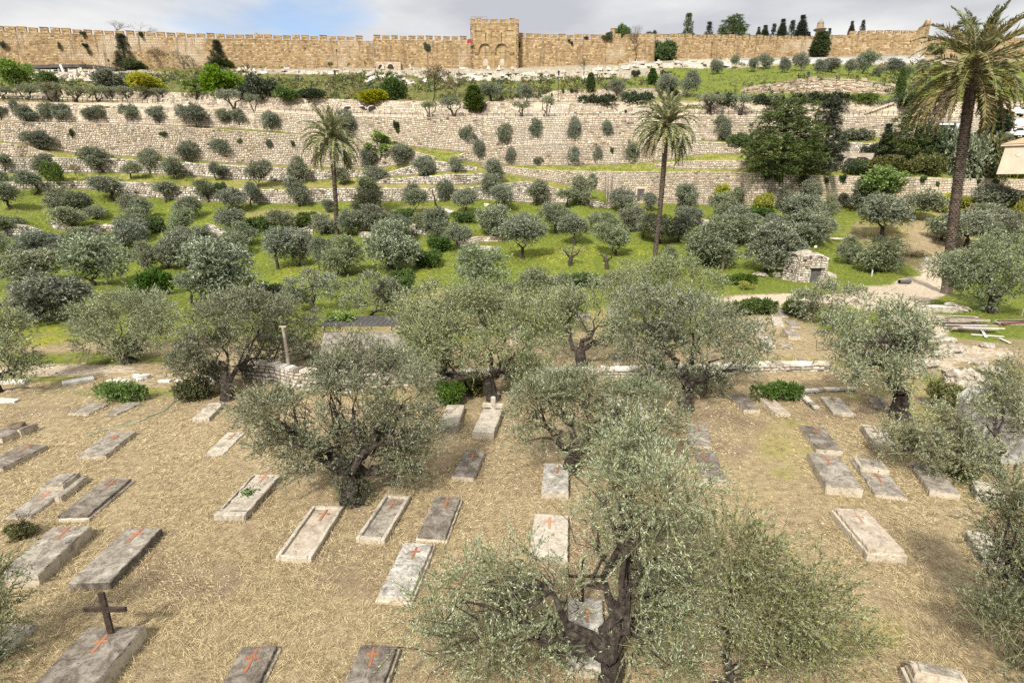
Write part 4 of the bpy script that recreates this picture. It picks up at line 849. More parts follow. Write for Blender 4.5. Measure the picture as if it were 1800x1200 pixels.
def plant_mesh(kind, seed):
    """unit plants: crown mesh builder + trunk mesh builder"""
    g = RNG; t, c = MB(), MB()
    if kind in ('bush', 'hedge'):
        n = 9; L = [(g.uniform(-.6, .6), g.uniform(-.6, .6), g.uniform(.3, .75), g.uniform(.3, .48)) for _ in range(n)]
        if kind == 'hedge': L = [(x, g.uniform(-.18, .18), g.uniform(.2, .5), g.uniform(.22, .34)) for x in np.linspace(-.85, .85, 12)]
        foliage(c, L, 75, 9, .11, .05, .18, .3, -.5); limbs(t, (0, 0, -.2), (0, 0, .2), [l[:3] for l in L[:6]], .05, 5)
    elif kind == 'pine':                             # broad layered pine
        tube(t, crooked((0, 0, -.3), (0, 0, 3.7), 6, .012), np.linspace(.11, .03, 6), 8, wob=.1)
        L = []
        for z in np.linspace(.45, 3.75, 13):
            rad = 1.15 * (1 - ((z - .9) / 3.2) ** 2 * .9) if z > .9 else 1.0
            for a in np.linspace(0, 6.28, max(4, int(8 * rad + 1)), endpoint=False) + g.uniform(0, 6):
                rr = rad * g.uniform(.55, 1.0); L.append((rr * math.cos(a), rr * math.sin(a), z + g.uniform(-.12, .12), g.uniform(.2, .34)))
                tube(t, [(0, 0, z - .1), (rr * .6 * math.cos(a), rr * .6 * math.sin(a), z), (rr * math.cos(a), rr * math.sin(a), z + .05)], [.03, .018, .008], 4)
        foliage(c, L, 64, 12, .11, .020, .15, .3, -.2, squash=.38)
    elif kind == 'fir':                              # narrow dark conifer
        tube(t, [(0, 0, -.2), (0, 0, 2), (0, 0, 4)], [.09, .06, .015], 7, wob=.1); L = []
        for z in np.linspace(.3, 3.9, 18):
            rad = .82 * (1 - z / 4.15) + .06
            for a in np.linspace(0, 6.28, max(3, int(9 * rad)), endpoint=False) + g.uniform(0, 6):
                rr = rad * g.uniform(.5, 1.1); L.append((rr * math.cos(a), rr * math.sin(a), z - rr * .12, g.uniform(.12, .22)))
        foliage(c, L, 130, 10, .10, .020, .12, -.1, -.4, squash=.6)
    elif kind == 'cypress':
        tube(t, [(0, 0, -.2), (0, 0, 2)], [.07, .03], 6); L = []
        for z in np.linspace(.25, 3.85, 20):
            rad = .42 * math.sin(min(1, (z / 4.0) ** .6 * 1.02) * math.pi * .93 + .18) + .04
            for a in np.linspace(0, 6.28, 5, endpoint=False) + g.uniform(0, 6): L.append((rad * .6 * math.cos(a), rad * .6 * math.sin(a), z, max(.10, rad * .5)))
        foliage(c, L, 150, 9, .10, .022, .14, .9, -.7)
    elif kind == 'poplar':                           # leafy narrow tree, full to the ground
        tube(t, [(0, 0, -.2), (0, 0, 3)], [.07, .02], 6); L = []
        for z in np.linspace(.2, 3.8, 14):
            rad = .85 * math.sin((z / 4.0) ** .7 * 2.9 + .2)
            for a in np.linspace(0, 6.28, 5, endpoint=False) + g.uniform(0, 6): L.append((rad * .6 * math.cos(a), rad * .6 * math.sin(a), z, .25))
        foliage(c, L, 60, 10, .13, .07, .2, .2, -.4)
    elif kind in ('bare', 'sparse'):                 # leafless or thin tree
        top = []
        def br(p, d, l, r, k):
            e = p + d * l; tube(t, crooked(p, e, 4, .06), np.linspace(r, r * .6, 4), 5, cap=k == 0); 
            if k == 0: top.append(e); return
            for _ in range(3 if k > 2 else 2):
                nd = d + g.normal(size=3) * .48; nd[2] += .12; br(e, nd / np.linalg.norm(nd), l * g.uniform(.62, .82), r * .6, k - 1)
        br(np.array([0., 0, -.2]), np.array([0, 0, 1.]), 1.3, .07, 5)
        q = np.array(top)
        if kind == 'sparse':
            n = len(q); P = np.repeat(q, 9, 0) + g.normal(size=(n * 9, 3)) * .14; leaves(c, P, unit(len(P)), .16, .07)
        else:
            n = len(q); P = np.repeat(q, 3, 0); leaves(t, P, unit(len(P), .5), .3, .012)
    elif kind == 'umbrella':                         # flat-topped roadside olive with bare forked stems
        L = [(g.uniform(-1, 1), g.uniform(-.8, .8), g.uniform(1.75, 2.25), g.uniform(.38, .55)) for _ in range(11)]
        for a in g.uniform(0, 6.28, 3): tube(t, crooked((0, 0, -.2), (.75 * math.cos(a), .6 * math.sin(a), 1.75), 5, .06), np.linspace(.11, .05, 5), 6, wob=.1)
        foliage(c, L, 26, 10, .12, .045, .28, .2, -.4, squash=.6)
    elif kind == 'young':                            # broad-leaved young tree with pale straight stem
        tube(t, crooked((0, 0, -.2), (0, 0, 2.9), 5, .01), np.linspace(.075, .04, 5), 6); L = []
        for z in np.linspace(1.7, 3.8, 9):
            for a in g.uniform(0, 6.28, 2):
                rr = g.uniform(.3, .9) * (1 - abs(z - 2.5) / 2.4); L.append((rr * math.cos(a), rr * math.sin(a), z, .28)); tube(t, [(0, 0, z - .25), (rr * math.cos(a), rr * math.sin(a), z)], [.03, .012], 4)
        foliage(c, L, 16, 8, .20, .12, .25, .2, -.3)
    elif kind == 'fanpalm':
        tube(t, [(0, 0, -.2), (0, 0, 1.2), (0, 0, 2.6)], [.13, .11, .12], 8, wob=.1)
        for k in range(46):
            d = unit(1, .35)[0]; p = np.array([0, 0, 2.7]); e = p + d * .75; tube(t, [p, e], [.02, .012], 4)
            A = np.linspace(-1.1, 1.1, 13); s = np.cross(d, (0, 0, 1.0)); s /= np.linalg.norm(s) + 1e-6
            Dv = d[None] * np.cos(A)[:, None] + s[None] * np.sin(A)[:, None]; leaves(c, np.repeat(e[None], 13, 0), Dv, .7, .09)
    return t, c
PROTO = {}
def proto(kind, mat, i=0, tmat='bark'):
    key = (kind, mat, i)
    if key not in PROTO:
        if kind in ('olive', 'olive_t'):
            t, c, H = olive_variant(i, kind == 'olive_t')
            cm = c.mesh('olive_crown', M[mat]); tm = t
        else:
            t, c = plant_mesh(kind, i); cm = c.mesh(kind + '_crown', M[mat]) if c.n else None; tm = t.mesh(kind + '_trunk', M[tmat]) if t.n else None
        bb = [np.array([v.co[:] for v in m.vertices]) for m in (cm if cm else tm,)][0]
        w_ = max(np.percentile(bb[:, q], 99.4) - np.percentile(bb[:, q], .6) for q in (0, 1)); h = np.percentile(bb[:, 2], 99.5)
        PROTO[key] = (tm, cm, w_, h)
    return PROTO[key]
def put(name, kind, mat, u, v, wpx, hpx, label, cat, group=None, i=0, base=None, rot=None, tmat='bark', depthscale=1.0):
    """one plant whose foot stands at picture point (u, v)"""
    tm, cm, w0, h0 = proto(kind, mat, i, tmat)
    p = gp(u, v) if base is None else np.asarray(base, float)
    k = mpp(u, v, p[1]); sx = wpx * k / w0; sz = (at(u, v - hpx, p[1])[2] - p[2]) / h0
    root = thing(name, p, label, cat, group, RNG.uniform(0, 6.28) if rot is None else rot)
    root.scale = (sx, sx * depthscale, sz)
    if cm is None:
        link('branches', tm, root); return root
    if tm is not None: link('trunk', tm, root)
    link('crown' if cat in ('tree', 'olive tree', 'palm') else 'foliage', cm, root)
    return root
# ---- olives of the terraces and the grove: (row phrase, [(u, v foot, width, height, kind)...])
OLIVES = [
 ('on the ledge under the upper road wall', [(3, 212, 24, 24), (28, 206, 14, 28), (48, 215, 36, 25), (85, 213, 30, 30), (113, 214, 34, 28), (175, 213, 40, 25), (232, 217, 30, 30), (283, 219, 38, 30), (345, 225, 48, 38), (395, 223, 28, 29), (422, 226, 32, 31), (478, 231, 33, 32), (612, 243, 40, 45)]),
 ('against the foot of the upper road wall', [(825, 264, 33, 38), (884, 259, 27, 37), (943, 253, 28, 40), (1011, 247, 24, 38), (1067, 246, 22, 32), (1268, 247, 30, 40)]),
 ('along the second terrace below the tall walls', [(70, 262, 58, 29), (340, 282, 40, 31), (397, 285, 37, 36, 't'), (645, 296, 32, 33), (705, 287, 44, 30), (842, 286, 22, 36), (900, 289, 20, 28), (949, 290, 18, 14), (1009, 290, 26, 28), (1047, 289, 20, 28), (1104, 284, 27, 32), (1480, 268, 30, 18)]),
 ('in front of the white rubble wall', [(12, 305, 38, 30, 't'), (75, 307, 40, 33), (183, 303, 54, 40), (232, 315, 33, 28, 't'), (262, 307, 32, 42), (311, 315, 40, 34), (382, 317, 30, 28, 't'), (455, 330, 42, 43), (525, 322, 38, 42), (605, 325, 30, 28), (655, 320, 44, 25), (743, 313, 36, 35), (802, 304, 22, 25), (873, 321, 32, 36)]),
 ('in front of the longest rubble wall', [(5, 330, 28, 26), (62, 343, 50, 38, 't'), (197, 355, 57, 40, 't'), (293, 355, 36, 33, 't'), (366, 355, 38, 35, 't'), (443, 363, 30, 38, 't'), (525, 363, 46, 46), (650, 347, 42, 32), (640, 381, 56, 42), (728, 354, 34, 30), (731, 379, 45, 42, 't'), (782, 354, 30, 35), (818, 376, 45, 40, 't'), (858, 352, 36, 42), (888, 371, 46, 40, 't'), (943, 363, 36, 42, 't'), (998, 366, 42, 32, 't'), (1027, 361, 40, 47), (1040, 333, 20, 25)]),
 ('before the wall with the dark door', [(1095, 372, 46, 38), (1145, 372, 26, 30, 't'), (1203, 369, 46, 42), (1113, 400, 40, 36)]),
 ('under the old orchard wall at right', [(1300, 368, 32, 34, 't'), (1375, 370, 34, 40), (1426, 368, 34, 48, 't'), (1457, 390, 30, 42), (1478, 366, 22, 24), (1510, 371, 46, 48), (1605, 389, 72, 50, 't'), (1758, 372, 92, 42), (1735, 398, 70, 34)]),
 ('in the upper grass of the left grove', [(20, 369, 50, 43, 't'), (105, 379, 58, 43), (142, 381, 50, 40), (225, 378, 32, 33), (256, 384, 32, 33), (168, 387, 36, 22), (325, 386, 52, 36), (412, 373, 52, 38), (580, 373, 22, 20)]),
 ('beside the low broken walls of the left grove', [(14, 415, 46, 30, 't'), (130, 411, 58, 40, 't'), (236, 401, 50, 30), (241, 422, 50, 32), (318, 413, 48, 40), (415, 415, 54, 42), (505, 413, 46, 37), (572, 412, 44, 30), (612, 416, 46, 40), (658, 409, 62, 42), (697, 421, 55, 36)]),
 ('in the upper middle grove', [(752, 406, 44, 30), (770, 422, 52, 48), (806, 440, 50, 42, 't'), (860, 415, 56, 46), (922, 414, 55, 35), (977, 409, 52, 44, 't'), (1010, 431, 50, 46, 't'), (1041, 408, 28, 30, 't'), (1070, 411, 40, 32), (1105, 405, 40, 36), (1132, 420, 42, 36)]),
 ('around the foot of the middle palm', [(918, 456, 80, 62, 't'), (1083, 451, 62, 50), (1160, 430, 58, 46), (1192, 426, 52, 42), (1178, 463, 28, 27), (1238, 467, 92, 66), (1212, 402, 44, 34)]),
 ('in the dense right grove above the stone hut', [(1268, 390, 50, 46), (1284, 402, 50, 34), (1322, 398, 30, 20), (1358, 406, 36, 26), (1400, 398, 72, 48), (1260, 425, 60, 40), (1308, 428, 62, 42), (1350, 432, 56, 38), (1405, 432, 88, 52), (1440, 420, 50, 40), (1345, 481, 94, 76)]),
 ('on the dry grass right of the stone hut', [(1550, 420, 84, 66, 't'), (1490, 465, 42, 42), (1540, 478, 66, 52), (1656, 424, 60, 46), (1694, 438, 82, 56, 't'), (1768, 420, 70, 44)]),
 ('in the lower left grove', [(-8, 446, 46, 34), (55, 456, 68, 46), (104, 456, 60, 32), (150, 432, 62, 28), (225, 453, 62, 56), (45, 502, 108, 52), (163, 502, 106, 76), (262, 478, 38, 46), (70, 563, 122, 72), (296, 472, 38, 42)]),
 ('in the lower middle-left grove', [(330, 471, 62, 60), (352, 441, 46, 36), (428, 432, 50, 36), (400, 452, 56, 36), (410, 527, 108, 92), (488, 473, 58, 62, 't'), (527, 466, 48, 50), (565, 476, 46, 50), (604, 483, 66, 58), (690, 478, 98, 76), (340, 532, 62, 46, 't')]),
 ('on the green slope just under the city wall', [(1262, 131, 20, 26), (1293, 120, 18, 21), (1325, 126, 20, 22), (1347, 122, 28, 26), (1375, 128, 20, 24), (1408, 125, 28, 29), (1437, 130, 20, 22), (1462, 128, 32, 24), (1492, 133, 26, 25), (1515, 130, 38, 36), (1542, 136, 20, 17), (1566, 130, 30, 24), (1594, 136, 20, 17), (1622, 129, 26, 22)]),
 ('on the slope behind the upper road wall', [(864, 179, 46, 30, 't'), (925, 180, 26, 28, 't'), (1083, 171, 33, 28), (1178, 170, 42, 36), (1207, 171, 38, 40), (913, 172, 16, 24)]),
]
def size_word(w, h, wm, k):
    if w > 1.3 * wm: a = 'broad'
    elif w < .68 * wm: a = 'small'
    elif h > 1.12 * w: a = 'upright'
    elif k == 't': a = 'open'
    else: a = 'rounded'
    return a
def grove():
    c = 0
    for phrase, rows in OLIVES:
        rows = sorted(rows, key=lambda r: r[0]); wm = float(np.median([r[2] for r in rows])); n = len(rows)
        for i, r in enumerate(rows):
            k = r[4] if len(r) > 4 else 'b'; kind = 'olive_t' if k == 't' else 'olive'
            far = r[1] < 300; mat = 'olive_dark' if (far or RNG.random() < .3) else 'olive'
            lab = f'{size_word(r[2], r[3], wm, k)} olive tree {phrase}, {nth(i + 1, n)} from left' if i + 1 < n else f'{size_word(r[2], r[3], wm, k)} olive tree {phrase}, the rightmost'
            put('olive_tree', kind, mat, r[0], r[1], r[2] * (1.0 if r[1] < 395 else 1.04), r[3] * (1.12 if r[1] < 395 else 1.18), lab, 'olive tree', 'olive trees of the hillside', i=int(RNG.integers(0, 5 if k == 't' else 9)))
grove()
# ---- big olives of the foreground: foot, lobes as (u, v, r) of the picture, trunk radius, label
BIG = [
 ((230, 638), [(160, 560, 30), (200, 540, 32), (245, 540, 35), (280, 560, 28), (168, 600, 30), (215, 585, 35), (262, 590, 30), (150, 585, 20), (218, 625, 20), (188, 628, 18), (225, 560, 30)], .38, 1, 'rounded olive on the dry verge left of the pale path, thick dark trunk'),
 ((405, 702), [(345, 570, 38), (390, 555, 38), (440, 555, 42, 3.0), (490, 560, 42, 5.0), (530, 575, 36, 5.5), (350, 610, 34), (400, 605, 36), (448, 610, 36, 4.0), (495, 612, 36, 5.0), (330, 640, 26), (372, 662, 22), (440, 652, 24, 2.0), (525, 615, 26, 5.5)], .33, 1, 'wide olive with a forked trunk behind the wooden pole, left of the pergola'),
 ((620, 882), [(462, 722, 34), (580, 660, 28), (590, 640, 38), (640, 630, 42), (690, 650, 42), (735, 680, 38), (450, 735, 33), (500, 768, 30), (575, 690, 34), (690, 720, 42), (740, 740, 35), (470, 785, 30), (530, 795, 34), (600, 775, 30), (668, 775, 36), (720, 795, 36), (520, 825, 20), (712, 835, 24), (600, 610, 26), (640, 690, 30), (570, 745, 30), (635, 735, 30), (470, 720, 28), (760, 770, 22)], .34, 2, 'large olive with ivy-clad dark trunk among the left gravestones'),
 ((868, 702), [(740, 560, 38), (790, 545, 40), (840, 535, 38), (880, 560, 38), (930, 555, 38), (965, 590, 32), (745, 610, 38), (800, 595, 36), (870, 600, 34), (915, 615, 34), (765, 655, 34), (905, 650, 32), (945, 640, 28), (722, 640, 22), (830, 640, 26)], .36, 1, 'olive with a V-shaped forked trunk behind the two pale graves'),
 ((1020, 646), [(985, 560, 32), (1020, 545, 32), (1060, 560, 32), (1085, 585, 26), (978, 598, 24), (1030, 590, 28), (1075, 610, 24), (1000, 525, 28), (1050, 515, 28), (965, 535, 24)], .34, 1, 'dark-trunked olive inside the walled plot, centre of the photo'),
 ((1205, 718), [(1120, 540, 34), (1170, 545, 38), (1220, 560, 40), (1270, 570, 38), (1320, 600, 34), (1130, 590, 36), (1180, 605, 38), (1240, 625, 38), (1300, 640, 32), (1150, 650, 32), (1200, 665, 34), (1250, 680, 28), (1340, 625, 20), (1110, 620, 22)], .36, 1, 'big sprawling olive right of centre at the low plot wall'),
 ((1170, 600), [(1120, 490, 30), (1160, 480, 32), (1205, 485, 32), (1250, 500, 28), (1140, 520, 28), (1190, 520, 30), (1235, 535, 26)], .3, 1, 'pale grey-green olive directly behind the big sprawling one'),
 ((1590, 738), [(1480, 580, 32), (1530, 560, 34), (1580, 560, 34), (1620, 580, 28), (1470, 620, 28), (1520, 610, 34), (1570, 610, 36), (1612, 620, 28), (1490, 652, 24), (1540, 655, 30), (1590, 660, 28)], .4, 1, 'olive with a stout trunk above the right-hand graves and path'),
 ((1080, 1215), [(1060, 800, 40), (1120, 790, 42), (1180, 835, 46), (1080, 860, 50), (1150, 870, 52), (1220, 890, 48), (1060, 930, 50), (1140, 950, 54), (1225, 965, 50), (880, 1000, 40), (815, 1030, 42), (760, 1065, 34), (850, 1085, 46), (920, 1060, 40), (790, 1130, 42), (870, 1150, 46), (940, 1140, 38), (740, 1110, 24), (1180, 1030, 42), (1130, 1060, 34), (1160, 1110, 42), (1010, 1170, 34), (940, 985, 26), (985, 1110, 26), (1105, 1120, 32), (1000, 1040, 16), (1120, 1170, 34), (1190, 1180, 30), (1210, 1090, 34), (1110, 990, 36), (1250, 1020, 40)], .24, 3, 'nearest olive filling the bottom centre, dark forked trunk beside the iron cross'),
 ((1245, 1225), [(1290, 950, 46), (1340, 985, 46), (1400, 1005, 42), (1450, 1045, 38), (1290, 1030, 46), (1350, 1060, 46), (1420, 1090, 44), (1480, 1085, 30), (1300, 1130, 38), (1380, 1150, 40), (1450, 1150, 38), (1215, 1150, 26), (1510, 1130, 24)], .14, 3, 'olive with thin bent stems at the bottom right of centre'),
 ((995, 832), [(930, 700, 33), (980, 690, 36), (1030, 690, 38), (1080, 692, 36), (1130, 700, 34), (1170, 712, 30), (920, 740, 28), (965, 745, 26), (1040, 745, 36), (1100, 750, 38), (1155, 750, 33), (1075, 790, 34), (1125, 785, 28), (910, 775, 18), (1190, 745, 20), (1020, 790, 24)], .3, 2, 'olive with a crooked dark trunk in mid picture among half-hidden graves'),
 ((1765, 838), [(1575, 765, 24), (1615, 750, 26), (1655, 738, 28), (1695, 722, 28), (1640, 788, 26), (1590, 800, 20), (1685, 770, 28), (1730, 790, 26), (1770, 700, 30), (1790, 655, 30), (1755, 670, 24), (1700, 815, 22), (1805, 750, 30), (1550, 785, 15), (1645, 825, 20)], .2, 2, 'thin olive with long side limbs before the grey concrete slab at right', .85),
 ((1845, 1170), [(1755, 905, 26), (1795, 890, 36), (1790, 970, 40), (1775, 1040, 38), (1768, 1100, 36), (1810, 1080, 44), (1800, 1150, 42), (1745, 1010, 20), (1805, 1010, 40), (1780, 855, 22), (1795, 1195, 36)], .2, 3, 'dense dark olive cut by the lower right edge of the photo'),
 ((-10, 690), [(-10, 570, 30), (22, 580, 26), (-2, 610, 32), (33, 622, 22), (10, 648, 26), (38, 650, 15), (-40, 600, 34)], .3, 1, 'olive half cut off by the left edge above the straw'),
 ((-60, 1195), [(-34, 1010, 32), (-24, 1060, 32), (-19, 1110, 32), (-14, 1160, 32), (-44, 1180, 38), (-4, 1030, 15)], .2, 3, 'dark olive sliver at the bottom left edge'),
 ((552, 549), [(520, 505, 17), (545, 490, 17), (575, 498, 17), (590, 518, 17), (530, 525, 14), (558, 512, 17), (510, 520, 13)], .22, 0, 'small flat-topped olive with a bare dark trunk above the pergola'),
 ((653, 562), [(625, 510, 19), (650, 495, 21), (680, 510, 19), (620, 538, 18), (660, 528, 20), (690, 540, 16), (700, 558, 16)], .2, 0, 'pale feathery olive directly behind the pergola roof'),
 ((850, 582), [(830, 460, 25), (868, 465, 25), (815, 490, 23), (855, 495, 28), (885, 500, 21), (840, 520, 26), (870, 530, 20)], .26, 0, 'tall dark olive rising behind the V-trunked one'),
 ((760, 582), [(720, 530, 24), (760, 515, 26), (800, 525, 24), (740, 558, 24), (780, 550, 24), (820, 550, 22)], .24, 0, 'pale olive between the green round bush and the tall dark olive'),
 ((930, 592), [(900, 520, 24), (940, 500, 26), (980, 508, 26), (920, 548, 26), (960, 540, 24), (890, 555, 20)], .24, 0, 'pale olive behind the walled plot, right of the tall dark one'),
 ((1450, 572), [(1415, 530, 20), (1450, 515, 22), (1490, 520, 20), (1430, 552, 16), (1475, 550, 18), (1520, 522, 16)], .18, 0, 'thin see-through olive below the stone hut'),
 ((1745, 550), [(1700, 470, 30), (1740, 440, 32), (1780, 440, 30), (1810, 470, 32), (1710, 500, 28), (1750, 490, 34), (1790, 500, 32), (1740, 525, 24), (1690, 490, 20)], .3, 0, 'big dense olive right of the tall right palm'),
 ((1095, 562), [(1080, 500, 20), (1110, 490, 22), (1090, 530, 22), (1120, 520, 20)], .2, 0, 'upright olive with bare twigs at the back of the walled plot'),
]
def big_olive(foot, lobes, tr, lod, label, df=1.0):
    p = gp(*foot); L = []
    rw = np.mean([l[2] for l in lobes]) * mpp(foot[0], foot[1], p[1])
    for (u, v, r, *dy) in lobes:
        Y = p[1] + (dy[0] if dy else 0) + float(np.clip(RNG.normal() * rw * .9, -1.6 * rw, 1.6 * rw)) + (foot[1] - v) / 400.0
        q = at(u, v, Y); L.append((*(q - p), r * mpp(u, v, Y) * RNG.uniform(.78, 1.12)))
    cz = np.mean([l[2] for l in L])
    n = len(L)                                       # a few lobes deeper in so the crown has a back
    for _ in range(n // 3):
        a = L[RNG.integers(0, n)]; L.append((a[0] * .9, a[1] + abs(RNG.normal()) * rw * 1.4, a[2] * .93, a[3] * .85))
    root = thing('olive_tree', p, label, 'olive tree', 'large olives around the graves')
    t, c, tw = MB(), MB(), MB(); xm = np.mean([l[0] for l in L]) * .25; zf = max(.5, cz * .38)
    limbs(t, (0, 0, -.25), (xm, 0, zf), [l[:3] for l in L], tr, 9)
    if lod == 3: foliage(c, L, 42 * df, 44, .074, .0165, .74, .34, -.06, 0, tw, (.25, 1.05), .85, True, .36, .9)
    elif lod == 2: foliage(c, L, 46 * df, 32, .084, .021, .58, .34, -.06, 0, tw, (.3, 1.05), .85, True, .4, .8)
    elif lod == 1: foliage(c, L, 37 * df, 22, .11, .030, .55, .33, -.08, 0, None, (.35, 1.05), .85, True, .42, .7)
    else: foliage(c, L, 26, 14, .15, .048, .46, .33, -.15, 0, None, (.45, 1.05), .85, True)
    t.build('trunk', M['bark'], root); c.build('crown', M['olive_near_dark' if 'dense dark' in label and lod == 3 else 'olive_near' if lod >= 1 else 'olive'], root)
    if 'ivy' in label:
        iv = MB(); n_ = 1500; hz = RNG.uniform(0, 1.9, n_); aa = RNG.uniform(0, 6.28, n_); rr = (.42 + .14 * np.sin(hz * 4 + aa)) * RNG.uniform(.8, 1.3, n_) * (1.15 - .2 * hz); leaves(iv, np.stack([rr * np.cos(aa) + xm * hz / zf, rr * np.sin(aa), hz], -1), unit(n_, -.3), .085, .05); iv.build('ivy', M['dark'], root)
    if tw.n: o = tw.build('twigs', M['twig'], root); o['kind'] = 'stuff'
    return root
for b in BIG: big_olive(*b)
# pollarded and dead olives
def pollard(u, v, h, wpx, leafy, label):
    p = gp(u, v); k = mpp(u, v, p[1]); H = h * k; root = thing('pollarded_olive', p, label, 'olive tree'); t, c = MB(), MB()
    tube(t, crooked((0, 0, -.3), (.05, 0, H * .45), 4, .05), [.36, .26, .24, .22], 9, wob=.18); L = []
    for a in (-1, .2, 1):
        e = (a * wpx * k * .4, RNG.normal() * .3, H * (.75 + .1 * RNG.random())); tube(t, crooked((.05, 0, H * .42), e, 4, .09), [.18, .14, .1, .06], 7, wob=.15); L.append((*e, wpx * k * .22))
        for _ in range(3): tube(t, crooked(e, np.array(e) + RNG.normal(size=3) * .3 + (0, 0, .3), 3, .1), [.05, .03, .012], 4)
    t.build('trunk', M['bark'], root)
    if leafy:
        L.append((0, 0, H * .8, wpx * k * .28)); foliage(c, L, 12, 12, .15, .05, .4, .2, -.3); c.build('crown', M['olive'], root)
pollard(1003, 467, 32, 34, True, 'Y-shaped pollarded olive in the yellow-green meadow')
pollard(1065, 473, 30, 18, False, 'bare chopped olive stump in the meadow beside the Y-shaped one')
def dead(u, v, h, lean, label):
    p = gp(u, v); k = mpp(u, v, p[1]); t = MB(); tube(t, crooked((0, 0, -.2), (lean * k, 0, h * k), 6, .05), np.linspace(.2, .07, 6), 7, wob=.15)
    for s in (.5, .7, .85): tube(t, crooked((lean * k * s, 0, h * k * s), (lean * k * s + RNG.normal() * .5, .1, h * k * s + .5), 4, .1), [.06, .05, .03, .012], 5)
    tag(t.build('dead_trunk', M['bark'], None, False, p), label, 'dead tree')
dead(772, 372, 38, -10, 'bare leaning dead trunk among olives before the longest rubble wall')

